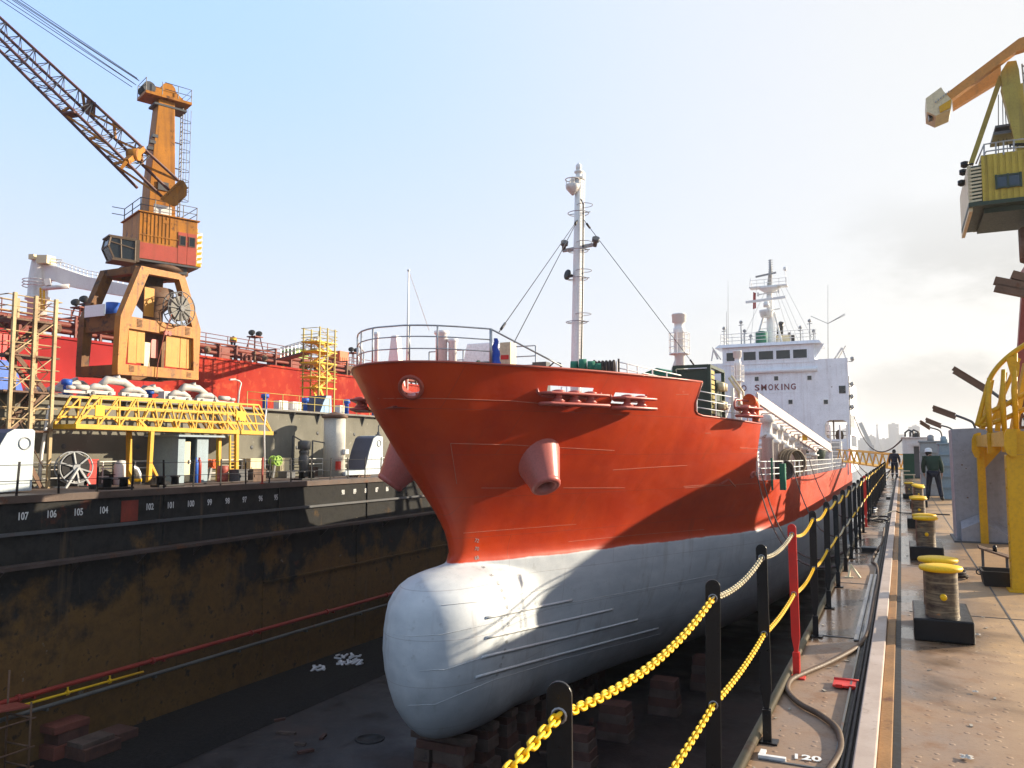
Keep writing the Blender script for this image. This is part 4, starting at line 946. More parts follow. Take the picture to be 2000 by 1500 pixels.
reel(538, 900, .3, 936, 'lime green hose reel beside the dark ventilator frame', M['lime'], M['lime'], False)
def deckbox(name, label, cat, px0, px1, ytop, ybase, mat, depth=.7, bevel=.02, lid=True):
    a = floor_at(px0, ybase); D = (a - CAM).dot(FW); b = P(px1, ybase, D=D); h = P(px0, ytop, D=D).z
    y1_ = a.y + max(.4, (b - a).length); t = thing(name, label, cat, a)
    mb = MB(); mb.box(a.x - depth, a.x, a.y, y1_, 0, h); o = obj('body', mb, mat, t, bevel=bevel)
    if lid: mb = MB(); mb.box(a.x - depth - .03, a.x + .04, a.y - .04, y1_ + .04, h + .002, h + .05); mb.box(a.x + .003, a.x + .03, a.y + .1, a.y + .16, h * .4, h * .6); obj('lid', mb, mat, t)
    return t
deckbox('fire_cabinet', 'red fire cabinet beside the large cable reel', 'cabinet', 166, 187, 899, 934, M['red'])
deckbox('tool_box', 'black steel box in front of the red cabinet', 'box', 154, 172, 925, 943, M['dkgrey'])
deckbox('tool_box', 'black steel box at foot of the white vent cylinder', 'box', 228, 248, 928, 944, M['black'])
deckbox('valve_box', 'rust stained cream valve box right of the yellow ladder', 'box', 490, 517, 897, 926, M['cream'])
deckbox('valve_box', 'grey brown crate in front of the cream valve box', 'box', 494, 530, 918, 941, M['wood'])
deckbox('tool_box', 'dark open topped box at foot of the yellow ladder', 'box', 466, 491, 919, 942, M['dkgrey'])
deckbox('valve_box', 'small yellowish box between the lime reel and ventilator', 'box', 548, 566, 896, 914, M['cream'])
deckbox('tool_box', 'low dark chest in front of the ventilator', 'box', 560, 585, 922, 934, M['dkgrey'])
deckbox('rust_bin', 'low rusty brown bin between ventilator and pale cylinder', 'bin', 606, 630, 914, 931, M['ruststeel'])
b0 = floor_at(238, 937); t = thing('vent_cylinder', 'white round topped vent cylinder beside the elbow pipe', 'vent', b0); mb = MB(); mb.lathe([(.34, 0), (.34, .95), (.28, 1.12), (.15, 1.2), (.02, 1.22)], b0, n=18); obj('body', mb, M['white'], t); mb = MB(); mb.lathe([(.36, .25), (.38, .27), (.38, .32), (.36, .34)], b0, n=18); obj('band', mb, M['grey'], t)
b0 = floor_at(272, 940); t = thing('elbow_pipe', 'grey elbow pipe with yellow stripes left of the yellow leg', 'pipe', b0); mb = MB(); mb.tube([b0, b0 + V((0, 0, .5)), b0 + V((-.05, -.1, .72)), b0 + V((-.12, -.3, .84)), b0 + V((-.15, -.5, .85))], [.16, .16, .17, .18, .24], 14); obj('elbow', mb, M['steel'], t); mb = MB(); mb.lathe([(.18, .1), (.18, .26)], b0, n=14); obj('stripe', mb, M['yellowc'], t)
b0 = floor_at(512, 945); t = thing('red_post', 'thin red post at the dock edge by the crate', 'post', b0); mb = MB(); mb.bar(b0, b0 + V((0, 0, 1.35)), .07); mb.bar(b0 + V((-.12, 0, .02)), b0 + V((.12, 0, .02)), .12, .04); tag(t); obj('post', mb, M['pipe_red'], t)
# booth
a = P(346, 940, X=-34.2); b = P(405, 937, X=-34.2); zt2 = P(346, 853, X=-34.2).z
t = thing('booth', 'blue grey steel booth with an open cream doorway under the yellow gangway', 'booth', V((-35.2, a.y, 0)))
mb = MB(); L = b.y - a.y
mb.box(-36.4, -34.2, a.y, a.y + .12, 0, zt2); mb.box(-34.32, -34.2, a.y + .12, a.y + L * .22, 0, zt2); mb.box(-34.32, -34.2, a.y + L * .62, b.y, 0, zt2); mb.box(-36.4, -34.32, b.y - .12, b.y, 0, zt2); obj('wall', mb, M['booth'], t)
mb = MB(); mb.box(-36.45, -33.9, a.y - .25, b.y + .9, zt2 + .003, zt2 + .1); obj('roof', mb, M['booth'], t)
mb = MB(); mb.box(-36.38, -36.3, a.y + .13, b.y - .13, 0, zt2 - .05); mb.box(-34.45, -34.38, a.y + L * .24, a.y + L * .48, .05, zt2 - .25); obj('door', mb, M['cream'], t)
mb = MB(); mb.box(-34.37, -34.3, a.y + L * .43, a.y + L * .46, 1, 1.2); obj('handle', mb, M['steel'], t)
# yellow gangway truss on legs
XG = -34.0; t = thing('gangway', 'long yellow lattice gangway resting on yellow legs in front of the grey wall', 'gangway', P(290, 941, X=XG))
bl, br, tl, tr_ = P(145, 832, X=XG), P(531, 846, X=XG), P(180, 773, X=XG), P(505, 791, X=XG)
for nm, off in (('side_truss', 0), ('side_truss', -1.5)):
    o = V((off, 0, 0)); mb = MB(); n = 11
    for a_, b_ in ((bl, br), (tl, tr_), (lerp(bl, tl, .33), lerp(br, tr_, .33)), (lerp(bl, tl, .66), lerp(br, tr_, .66)), (bl, tl), (br, tr_)): mb.bar(a_ + o, b_ + o, .09)
    for i in range(n):
        p0, p1, p2 = lerp(bl, br, i / n), lerp(tl, tr_, (i + .5) / n), lerp(bl, br, (i + 1) / n); mb.bar(p0 + o, p1 + o, .07); mb.bar(p1 + o, p2 + o, .07)
    obj(nm, mb, M['yellow'], t)
mb = MB(); n = 22
mb.add([bl + V((.12, 0, -.12)), br + V((.12, 0, -.12)), br + V((-1.6, 0, -.12)), bl + V((-1.6, 0, -.12)), bl + V((.12, 0, .1)), br + V((.12, 0, .1)), br + V((-1.6, 0, .1)), bl + V((-1.6, 0, .1))], [(0, 3, 2, 1), (4, 5, 6, 7), (0, 1, 5, 4), (1, 2, 6, 5), (2, 3, 7, 6), (3, 0, 4, 7)]); obj('walkway', mb, M['yellow'], t)
for px0, px1, py0, py1 in ((186, 203, 791, 813), (461, 479, 803, 822)):
    a, b = P(px0, py0, X=XG + .06), P(px1, py1, X=XG + .06); mb = MB(); mb.box(XG + .05, XG + .1, a.y, b.y, b.z, a.z); obj('panel', mb, M['yellowc'], t)
for pxt, pxb, pb in ((296, 290, 942), (252, 252, 936), (462, 461, 938), (428, 426, 938)):
    a, b = P(pxt, 838, X=XG - (.0 if pxt in (296, 462) else .9)), P(pxb, pb, X=XG - (.0 if pxt in (296, 462) else .9)); b.z = 0; mb = MB(); mb.bar(b, a, .2); mb.bar(a - V((0, 0, .2)), a + V((0, -.8, .45)), .12); obj('leg', mb, M['yellow'], t)
a, b = P(294, 905, X=XG), P(310, 938, X=XG); mb = MB(); mb.bar(a, b, .12); obj('brace', mb, M['yellow'], t)
mb = MB(); a, b = P(449, 938, X=XG), P(449, 850, X=XG); a.z = 0; c = P(461, 938, X=XG); dy = c.y - a.y
mb.bar(a, b, .09)
for k in range(11): z = .3 + k * (b.z - .5) / 11; mb.bar((XG, a.y, z), (XG, a.y + dy, z), .04)
obj('ladder', mb, M['yellow'], t)
b0 = floor_at(79, 950); t = thing('light_pole', 'slender pale pole between white housing and cable reel', 'pole', b0); mb = MB(); mb.tube([b0, b0 + V((.0, .05, 1.5)), P(96, 792, D=(b0 - CAM).dot(FW))], [.09, .08, .06], 8); obj('pole', mb, M['white_rust'], t); mb = MB(); mb.lathe([(.18, 0), (.18, .06), (.1, .1)], b0, n=12); obj('foot', mb, M['grey'], t)
b0 = floor_at(517, 938); t = thing('light_pole', 'thin white pole passing the right end of the yellow gangway', 'pole', b0); mb = MB(); mb.tube([b0, P(516, 833, D=(b0 - CAM).dot(FW)), P(520, 800, D=(b0 - CAM).dot(FW))], .045, 6); obj('pole', mb, M['white'], t); mb = MB(); mb.lathe([(.12, 0), (.12, .05)], b0, n=10); obj('foot', mb, M['grey'], t)
def smooth_path_(pts, n=6):
    out = []
    for i in range(len(pts) - 1):
        p0, p1, p2, p3 = pts[max(0, i - 1)], pts[i], pts[i + 1], pts[min(len(pts) - 1, i + 2)]
        for k in range(n): t_ = k / n; out.append(.5 * ((2 * p1) + (p2 - p0) * t_ + (2 * p0 - 5 * p1 + 4 * p2 - p3) * t_ ** 2 + (3 * p1 - p0 - 3 * p2 + p3) * t_ ** 3))
    return out + [pts[-1]]
# smaller clutter on the left walkway
def dk(px, X): return base_at(px, X)
def mono(name, mb, mat, label, cat): return tag(obj(name, mb, mat), label, cat)
c = dk(198, -32.2); mb = MB(); mb.tube([c + V(((.35 + .05 * math.sin(a * 1.7)) * math.cos(a), (.45 + .05 * math.cos(a * 2.1)) * math.sin(a), .03 + .006 * a)) for a in [i * .4 for i in range(70)]], .045, 6); mono('hose_coil', mb, M['blackmat'], 'coil of black hose on the left walkway between cable reel and vent cylinder', 'hose')
for px, X, lb in ((228, -31.4, 'low dark mooring bitt at the left dock edge before the vent cylinder'), (330, -31.4, 'low dark mooring bitt at the left dock edge before the booth'), (600, -31.3, 'low dark mooring bitt at the left dock edge before the ventilator')):
    c = dk(px, X); t = thing('mooring_bitt', lb, 'bollard', c); mb = MB(); mb.box(c.x - .3, c.x + .3, c.y - .75, c.y + .75, 0, .1); obj('base', mb, M['black'], t, bevel=.02)
    for s in (-.42, .42): mb = MB(); mb.lathe([(.18, .1), (.17, .42), (.23, .44), (.23, .5), (.05, .53)], c + V((0, s, 0)), n=16); obj('post', mb, M['black'], t)
for k, px in enumerate((384, 390)): c = dk(px, -33.2); mb = MB(); mb.lathe([(.12, 0), (.12, 1.05), (.08, 1.2), (.04, 1.24), (.05, 1.34)], c, n=14); mono('gas_bottle', mb, [M['blue'], M['pipe_red']][k], ['blue gas bottle standing before the booth doorway', 'dull red gas bottle beside the blue one before the booth'][k], 'gas bottle')
c = dk(436, -33); mb = MB(); mb.lathe([(.29, 0), (.3, .28), (.29, .3), (.3, .32), (.29, .6), (.3, .62), (.29, .88), (.26, .89), (.02, .87)], c, n=20); mono('oil_drum', mb, M['redrail'], 'rusty red oil drum beside the yellow ladder on the left walkway', 'drum')
c = dk(700, -31.6); mb = MB(); [mb.box(c.x - .5, c.x + .5, c.y - .6 + k * .24, c.y - .45 + k * .24, .1, .13) for k in range(6)]; [mb.box(c.x - .45 + k * .4, c.x - .35 + k * .4, c.y - .6, c.y + .75, 0, .099) for k in range(3)]; mono('pallet', mb, M['wood'], 'timber pallet on the left walkway before the white housing', 'pallet')
c = dk(310, -33.8); mb = MB(); rr_ = random.Random(2); n_ = 11; mb.grid([[c + V(((i / 10 - .5) * 1.0, (j / 10 - .5) * 1.3, .02 + .45 * math.sin(math.pi * i / 10) * math.sin(math.pi * j / 10) * (.7 + .3 * math.sin(i * 1.7 + j * 2.3)))) for j in range(n_)] for i in range(n_)]); mono('tarpaulin', mb, M['blackmat'], 'crumpled black tarpaulin heap right of the yellow leg', 'tarpaulin')
c = dk(352, -31.8); mb = MB(); mb.tube(smooth_path_([c, c + V((.2, 3, 0)), c + V((-.3, 6, 0)), c + V((.3, 9, 0)), c + V((0, 13, 0)), c + V((-.6, 16, 0))]), .05, 6); mb.v = [p + V((0, 0, .05)) for p in mb.v]; mono('hose', mb, M['rope'], 'dark hose snaking along the left walkway from the booth to the crate', 'hose')
# pipes along the foot of the dock wall
t = thing('pipeline', 'red pipe running along the lower dock wall', 'pipe', (XL + .2, 20, -7.6)); mb = MB(); mb.tube([(XL + .12, y, -7.5) for y in range(-12, 80, 4)], .1, 10); obj('pipe', mb, M['pipe_red'], t)
for y in range(8, 60, 6): mb = MB(); mb.lathe([(.15, -.06), (.15, .06)], (XL + .12, y, -7.5), (0, 1, 0), 12); obj('flange', mb, M['pipe_red'], t); mb = MB(); mb.bar((XL - .1, y + .6, -7.62), (XL + .2, y + .6, -7.62), .08); obj('bracket', mb, M['pipe_red'], t)
t = thing('pipeline', 'dark grey pipe running below the red pipe', 'pipe', (XL + .3, 20, -8.2)); mb = MB(); mb.tube([(XL + .3, y, -8.05) for y in range(-12, 80, 4)], .085, 8); obj('pipe', mb, M['pipe_grey'], t)
for y in range(6, 60, 5): mb = MB(); mb.bar((XL - .1, y, -8.16), (XL + .4, y, -8.16), .09); obj('bracket', mb, M['pipe_grey'], t)
a, b = P(35, 1380, X=XL + .3), P(280, 1312, X=XL + .3); t = thing('pipeline', 'short bright yellow pipe between red and grey pipes', 'pipe', a); mb = MB(); mb.tube([a, b], .05, 8); obj('pipe', mb, M['yellowc'], t)
for k in (.36, .7): mb = MB(); p = lerp(a, b, k); mb.lathe([(.1, -.05), (.1, .05)], p, (0, 1, 0), 10); mb.bar(p, p + V((0, 0, .22)), .05); obj('valve', mb, M['yellowc'], t)
# ------------------------------------------------------------------ left bank: the ochre crane
OC = M['ochre']
XA, XB = -38.0, -41.4
cr = thing('dock_crane', 'ochre portal crane with lattice jib standing on the left dock wall', 'crane', (-39.7, 33.5, ZW + .27))
front = [[(236, 616), (276, 519), (291, 535), (257, 618)], [(276, 519), (361, 537), (350, 546), (291, 535)], [(361, 537), (392, 643), (376, 639), (350, 546)],
         [(236, 616), (257, 618), (376, 639), (392, 643), (391, 662), (378, 661), (252, 641), (234, 640)], [(234, 640), (252, 641), (245, 711), (230, 712)],
         [(391, 662), (378, 661), (378, 724), (388, 724)], [(230, 712), (245, 711), (378, 724), (388, 724), (388, 742), (230, 731)]]
def plate_part(name, polys, X, thick, mat, par, off=(0, 0, 0)):
    mb = MB()
    for pl in polys: mb.prism([P(a, b, X=X) + V(off) for a, b in pl], (-thick, 0, 0))
    return obj(name, mb, mat, par, fix=True)
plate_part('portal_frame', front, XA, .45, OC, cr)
plate_part('portal_frame', front, XA, .45, M['ochre_rust_shade'], cr, (XB - XA + .45, 0, 0))
dx = V((XB - XA + .45, 0, 0)); inn = V((-.45, 0, 0))
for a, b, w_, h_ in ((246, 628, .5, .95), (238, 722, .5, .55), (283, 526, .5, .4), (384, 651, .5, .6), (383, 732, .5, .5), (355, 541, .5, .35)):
    p = P(a, b, X=XA) + inn; mb = MB(); mb.bar(p + V((-.002, 0, 0)), p + dx + V((.002, 0, 0)), w_, h_); obj('cross_beam', mb, M['ochre_rust_shade'], cr)
p = P(330, 738, X=XA)
zc0 = P(300, 735, X=XA).z; CX0 = V((-39.6, 33.5, 0))
mb = MB(); mb.lathe([(.55, zc0 + .6), (.55, 9.8), (1.1, 10.4), (1.1, 11.2), (.5, 11.3), (.5, 12.0)], CX0, n=18); obj('centre_column', mb, M['ruststeel'], cr)
def fpanel(x0, x1, y0, y1, X, mat, name='panel', par=None, skew=.09):
    a, b = P(x0, y0, X=X), P(x1, y1, X=X); mb = MB(); mb.box(X - .06, X, a.y, b.y, b.z, a.z); return obj(name, mb, mat, par or cr)
PO = paint('ochre panel', (.52, .24, .03), .55, .12, .08, .3, (.2, .09, .03), sc_=2)
for x0, x1 in ((252, 266), (268, 281)): fpanel(x0, x1, 643, 710, XA - .2, PO)
for x0, x1 in ((325, 338), (340, 351), (352, 364), (365, 377)): fpanel(x0, x1, 655 + (x0 - 325) * .1, 717 + (x0 - 325) * .1, XA - .2, PO)
fpanel(283, 300, 560, 620, XA - .6, PO); fpanel(300, 313, 566, 622, XA - 1.2, M['ruststeel']); fpanel(283, 292, 668, 716, XA - .25, M['cream'], 'cross_panel')
fpanel(296, 308, 662, 700, XA - .6, M['pinkred'], 'red_board'); fpanel(255, 278, 640, 700, XB, M['ruststeel'])
p = P(188, 606, X=XA - 1.8); mb = MB(); mb.box(p.x - .9, p.x + .7, p.y - .05, p.y, p.z - .35, p.z + .3); obj('white_board', mb, M['white'], cr)
mb = MB(); p = P(222, 606, X=XA - 1.4); mb.lathe([(.42, -.4), (.42, .4)], p, n=14); obj('blue_drum', mb, M['blue'], cr)
for x0, y0, n in ((268, 624, 6), (362, 640, 6), (252, 714, 5), (365, 728, 4)):
    mb = MB()
    for k in range(n): a = P(x0, y0 + k * 2.6, X=XA); mb.box(XA + .003, XA + .04, a.y, a.y + .32, a.z - .015, a.z + .015)
    obj('step_rung', mb, M['ruststeel'], cr)
# cable drum
c = P(350, 603, X=XA + .35); mb = MB(); mb.lathe([(.72, -.14), (.72, .14)], c, (1, 0, 0), 24); dr = obj('cable_drum', mb, paint('coiled cable', (.16, .15, .13), .6, .2), cr)
mb = MB()
for s in (-.2, .2):
    mb.ring(c + V((s, 0, 0)), .98, .03, (1, 0, 0), 28, 5)
    for k in range(12): a = k * math.pi / 6; mb.bar(c + V((s, 0, 0)), c + V((s, .98 * math.cos(a), .98 * math.sin(a))), .045)
mb.lathe([(.17, -.3), (.17, .3)], c, (1, 0, 0), 12); obj('drum_flange', mb, M['dkgrey'], dr)
mb = MB(); a = P(322, 650, X=XA + .1)
for s in (0, .28): mb.lathe([(.14, 0), (.14, .1)], a + V((0, s, 0)), (1, 0, 0), 12)
mb.tube([c + V((.1, -.6, -.4)), a + V((.1, -.1, 0)), P(308, 710, X=XA + .1), P(306, 740, X=XA + .1)], .025, 5); obj('cable_guide', mb, M['redrail'], cr)
# bogies
WB = paint('white bogie paint', (.46, .44, .41), .5, .15, .12, .2, sc_=2)
yL, yR = P(236, 735, X=XA).y, P(384, 740, X=XA).y; zl = P(236, 738, X=XA).z; zr_ = ZW + .27
for xr in (-38.2, -41.6):
    for y in (yL, yR):
        mb = MB(); H = zl - zr_
        mb.tube([(xr, y - .15, zl + .1), (xr, y - .05, zl - .12)], .2, 10); mb.tube([(xr, y - 1.1, zr_ + .62), (xr, y - .7, zr_ + H * .86), (xr, y + .35, zr_ + H * .82), (xr, y + 1.0, zr_ + .62)], [.16, .22, .22, .15], 10)
        bo = obj('bogie', mb, WB, cr)
        for s in (-1, 1):
            mb = MB(); cy = y + s * 1.05 - .05
            mb.tube([(xr + .0, cy - .75, zr_ + .36), (xr, cy - .3, zr_ + .56), (xr, cy + .3, zr_ + .56), (xr, cy + .75, zr_ + .36)], [.14, .18, .18, .14], 10); mb.bar((xr, cy - .85, zr_ + .26), (xr, cy + .85, zr_ + .26), .3, .18); obj('rocker', mb, WB, bo)
            for e in (-.5, .5): mb = MB(); mb.lathe([(.22, -.14), (.22, .14)], (xr, cy + e, zr_ + .22), (1, 0, 0), 14); mb.lathe([(.08, .14), (.08, .2)], (xr, cy + e, zr_ + .22), (1, 0, 0), 8); obj('wheel', mb, M['dkgrey'], bo)
        mb = MB(); mb.lathe([(.14, -.4), (.14, .4)], (xr + .15, y + (2.3 if y == yR else -2.3), zr_ + .45), (0, 1, 0), 12); mb.lathe([(.1, -.2), (.1, .2)], (xr + .2, y + (2.9 if y == yR else -2.9), zr_ + .4), (0, 1, 0), 10); mb.bar((xr, y + (1.8 if y == yR else -1.8), zr_ + .2), (xr, y + (3.2 if y == yR else -3.2), zr_ + .2), .2, .14); obj('drive_motor', mb, WB, bo)
# slewing house
va, vn = V((.387, .922, 0)), V((.922, -.387, 0)); uz = V((0, 0, 1))
hc = V((-39.5, 33.7, 0)); hb, ht_ = 12.58, 15.3
def hp(a, n, z): return hc + va * a + vn * n + uz * z
mb = MB(); mb.lathe([(1.5, 11.95), (1.5, 12.2), (1.65, 12.22), (1.65, 12.45), (1.3, 12.5)], hc, n=28); obj('slew_ring', mb, M['ruststeel'], cr)
mb = MB(); mb.obox(hp(0, 0, (hb + ht_) / 2), va * 1.65, vn * 1.6, uz * (ht_ - hb) / 2); house = obj('machine_house', mb, OC, cr, bevel=.04)
mb = MB()
for k in range(9): mb.obox(hp(-1.62 + k * .21, 1.61, (ht_ + hb) / 2 + .5), va * .02, vn * .02, uz * .8)
mb.obox(hp(0, 1.61, hb + 1.42), va * 1.66, vn * .03, uz * .03); mb.obox(hp(0, 0, ht_ + .03), va * 1.75, vn * 1.7, uz * .03); obj('corrugation', mb, OC, house)
RP = paint('faded red panel', (.42, .075, .05), .5, .2, .08, .25)
mb = MB(); mb.obox(hp(-.5, 1.61, hb + .5), va * 1.12, vn * .014, uz * .46); obj('red_panel', mb, RP, house)
for k in (.78, 1.32):
    mb = MB(); mb.obox(hp(k, 1.615, hb + .98), va * .26, vn * .02, uz * .94); d_ = obj('door', mb, RP, house)
    mb = MB(); mb.obox(hp(k, 1.64, hb + 1.42), va * .15, vn * .012, uz * .26); obj('window', mb, M['glass'], d_)
    mb = MB()
    for s in (-1, 1): mb.obox(hp(k + s * .17, 1.645, hb + 1.42), va * .02, vn * .02, uz * .3)
    mb.obox(hp(k, 1.645, hb + 1.70), va * .15, vn * .02, uz * .02); mb.obox(hp(k, 1.645, hb + 1.14), va * .15, vn * .02, uz * .02); obj('frame', mb, M['ruststeel'], d_)
mb = MB(); mb.obox(hp(-.2, 1.62, ht_ - .35), va * .16, vn * .015, uz * .1); obj('vent_hatch', mb, OC, house)
for k in range(7):
    mb = MB(); z = hb + .1 + k * .34; mb.prism([hp(1.652, 1.5, z), hp(1.652, .2, z + .25), hp(1.652, .2, z + .45), hp(1.652, 1.5, z + .2)], va * .05); obj('warning_stripe', mb, M['white'] if k % 2 else M['yellowc'], house)
mb = MB(); mb.obox(hp(1.85, .6, hb + 1.1), va * .16, vn * .8, uz * 1.05); cw = obj('counterweight', mb, M['yellow'], house, bevel=.05)
for k in range(6):
    mb = MB(); z = hb + .25 + k * .33; mb.prism([hp(2.015, 1.4, z), hp(2.015, -.2, z + .12), hp(2.015, -.2, z + .28), hp(2.015, 1.4, z + .16)], va * .02); mb.prism([hp(1.72, 1.405, z), hp(2.0, 1.405, z + .08), hp(2.0, 1.405, z + .24), hp(1.72, 1.405, z + .16)], vn * .015); obj('warning_stripe', mb, M['white'], cw)
mb = MB(); mb.obox(hp(0, .0, hb - .06), va * 1.75, vn * 1.65, uz * .05); mb.obox(hp(.9, 1.0, hb - .3), va * .3, vn * .3, uz * .2); obj('bed_plate', mb, M['dkgrey'], house)
mb = MB(); mb.obox(hp(-.3, 1.3, ht_ + .42), va * .5, vn * .03, uz * .26); obj('white_sign', mb, M['white'], house)
mb = MB()
for e, r0, r1 in ((1.55, -1.6, 1.6),):
    for dz in (.45, .85): mb.tube([hp(r0, e, ht_ + dz), hp(r1, e, ht_ + dz), hp(r1, -1.5, ht_ + dz)], .025, 5); mb.tube([hp(r0, e, ht_ + dz), hp(r0, -1.5, ht_ + dz), hp(r0 - .7, -1.5, ht_ + dz)], .025, 5)
    for k in range(5): mb.bar(hp(lerp(r0, r1, k / 4), e, ht_), hp(lerp(r0, r1, k / 4), e, ht_ + .85), .04)
    for k in range(3): mb.bar(hp(r0, lerp(e, -1.5, k / 2), ht_), hp(r0, lerp(e, -1.5, k / 2), ht_ + .85), .04)
obj('roof_railing', mb, M['dkgrey'], house)
# cab
mb = MB(); cc = P(229, 487, D=43.6)
pr = [cc + va * -.5 + uz * .5, cc + va * .75 + uz * .5, cc + va * .75 - uz * .62, cc - va * .3 - uz * .62, cc - va * .6 + uz * .0]
mb.prism([p - vn * .55 for p in pr], vn * 1.1); cab = obj('operator_cab', mb, M['glass'], cr, fix=True)
mb = MB()
for s in (-.57, .57):
    q = [p + vn * s for p in pr]
    for i in range(5): mb.bar(q[i], q[(i + 1) % 5], .08)
    mb.bar(lerp(q[0], q[1], .4), lerp(q[3], q[2], .35), .06); mb.bar(lerp(q[0], q[4], .5) , lerp(q[1], q[2], .42), .06)
for i in range(5): mb.bar(pr[i] - vn * .57, pr[i] + vn * .57, .08)
mb.obox(cc + va * .85 - uz * .05, va * .12, vn * .6, uz * .6); mb.obox(cc + va * .1 + uz * .56, va * .7, vn * .62, uz * .04); mb.obox(cc + va * .2 - uz * .68, va * .6, vn * .62, uz * .05)
obj('cab_frame', mb, paint('dark brown cab frame', (.10, .065, .04), .6, .3, .2), cab)
# column, head, jib
mb = MB(); cb = hc + va * -.15
def sq(c, a, n, z): return [c + va * s * a + vn * t * n + uz * z for s, t in ((-1, -1), (1, -1), (1, 1), (-1, 1))]
zt_c = P(303, 193, D=48.4).z; lv = [sq(cb, .78, .75, ht_), sq(cb, .72, .7, 17.5), sq(cb + va * .12, .47, .5, zt_c)]
vs = sum(lv, []); fs = [(0, 3, 2, 1), (8, 9, 10, 11)]
for l in (0, 4): fs += [(l + i, l + (i + 1) % 4, l + 4 + (i + 1) % 4, l + 4 + i) for i in range(4)]
mb.add(vs, fs); col_ = obj('column', mb, OC, cr, bevel=.03)
mb = MB(); ch = cb + va * .15
mb.obox(ch + uz * (zt_c + .1), va * 1.35, vn * .8, uz * .08); hd = obj('head_platform', mb, OC, cr)
mb = MB(); mb.obox(ch + va * .2 + uz * (zt_c - .35), va * .95, vn * .55, uz * .06); mb.bar(ch + va * .9 + uz * (zt_c - .35), ch + va * 1.0 + uz * (zt_c + .1), .06)
for dz in (.4, .8):
    mb.tube([ch + va * s * 1.32 + vn * t * .78 + uz * (zt_c + .15 + dz) for s, t in ((-1, 1), (-1, -1), (1, -1), (1, 1), (-.2, 1))], .022, 5)
for s in (-1, -.3, .4, 1):
    for t_ in (-1, 1): mb.bar(ch + va * s * 1.32 + vn * t_ * .78 + uz * (zt_c + .15), ch + va * s * 1.32 + vn * t_ * .78 + uz * (zt_c + .95), .035)
obj('head_railing', mb, M['dkgrey'], hd)
mb = MB(); pl = []
for k in range(13): a = math.pi * k / 12; pl.append(ch + va * (.1 + .42 * math.cos(a)) + uz * (zt_c + .75 + .42 * math.sin(a)) - vn * .35)
mb.prism([ch + va * -.32 + uz * (zt_c + .19) - vn * .35, ch + va * .52 + uz * (zt_c + .19) - vn * .35] + pl, vn * .7)
mb.prism([ch + va * .5 + uz * (zt_c + .19) - vn * .3, ch + va * 1.1 + uz * (zt_c + .19) - vn * .3, ch + va * 1.0 + uz * (zt_c + .4) - vn * .3, ch + va * .5 + uz * (zt_c + .8) - vn * .3], vn * .6)
mb.obox(ch + va * -.75 + uz * (zt_c + .5), va * .45, vn * .42, uz * .22); obj('sheave_housing', mb, OC, hd, fix=True)
for s in (-.45, .0, .45): mb = MB(); mb.lathe([(.36, -.06), (.3, 0), (.36, .06)], ch + va * -1.05 + vn * s + uz * (zt_c + .52), vn, 16); obj('sheave', mb, M['dkgrey'], hd)
mb = MB(); lx = cb + va * 1.2
for s in (-.18, .18): mb.bar(lx + vn * s + uz * ht_, lx + vn * s + uz * zt_c, .045)
for k in range(24): mb.bar(lx - vn * .18 + uz * (ht_ + .3 + k * .28), lx + vn * .18 + uz * (ht_ + .3 + k * .28), .03)
for k in range(9):
    z = ht_ + 1.6 + k * .62; pts = [lx + va * (.55 * math.sin(a)) + vn * (.3 * math.cos(a)) + uz * z for a in [math.pi * i / 8 for i in range(9)]]; mb.tube(pts, .02, 4)
for a in (.5, 1.57, 2.6): mb.bar(lx + va * .55 * math.sin(a) + vn * .3 * math.cos(a) + uz * (ht_ + 1.6), lx + va * .55 * math.sin(a) + vn * .3 * math.cos(a) + uz * zt_c, .025)
for z in (16.2, 17.3, 18.8, 20.4): mb.bar(cb + va * .5 + uz * z, lx + uz * z, .06)
mb.obox(lx + va * .1 + uz * 17.7, va * .35, vn * .3, uz * .03); obj('caged_ladder', mb, M['dkgrey'], col_)
mb = MB()
for z, a in ((19.9, -.62), (19.5, -.75), (20.3, -.5)): mb = MB(); mb.obox(cb + va * a + vn * .5 + uz * z, va * .16, vn * .12, uz * .09); obj('column_lamp', mb, M['dkgrey'], col_)
mb = MB(); mb.obox(cb + vn * .75 + uz * 17.3, va * .3, vn * .05, uz * .25); obj('hatch', mb, M['dkgrey'], col_)
J = {1: ((350, 354), (-335, -272), 47.4), 2: ((330, 371), (-335, -258), 47.4), 3: ((316, 384), (-335, -251), 45.4), 4: ((268, 367), (-335, -236), 45.4)}
ends = {k: (P(*a, D=d), P(*b, D=d - 1.0)) for k, (a, b, d) in J.items()}
JM = paint('purple brown jib paint', (.11, .045, .04), .5, .3, .15)
mb = MB()
for k, (a, b) in ends.items(): mb.tube([a, b], .085, 8)
jib = obj('jib', mb, JM, cr)
mb = MB(); n = 24
for (i, j) in ((1, 2), (3, 4), (1, 3), (2, 4)):
    (a0, b0_), (a1, b1) = ends[i], ends[j]
    for k in range(2, n):
        p, q, r_ = lerp(a0, b0_, k / n), lerp(a1, b1, (k + .5) / n), lerp(a0, b0_, (k + 1) / n); mb.bar(p, q, .035); mb.bar(q, r_, .035)
        if k % 2 == 0: mb.bar(p, lerp(a1, b1, k / n), .045)
obj('jib_lacing', mb, M['wire'], jib)
for i, j, t_ in ((1, 2, .255), (3, 4, .26)):
    mb = MB(); p, q = lerp(*ends[i], t_), lerp(*ends[j], t_ - .02); mb.bar(p, q, .1, .55, (ends[1][1] - ends[1][0])); obj('jib_plate', mb, JM, jib)
mb = MB()
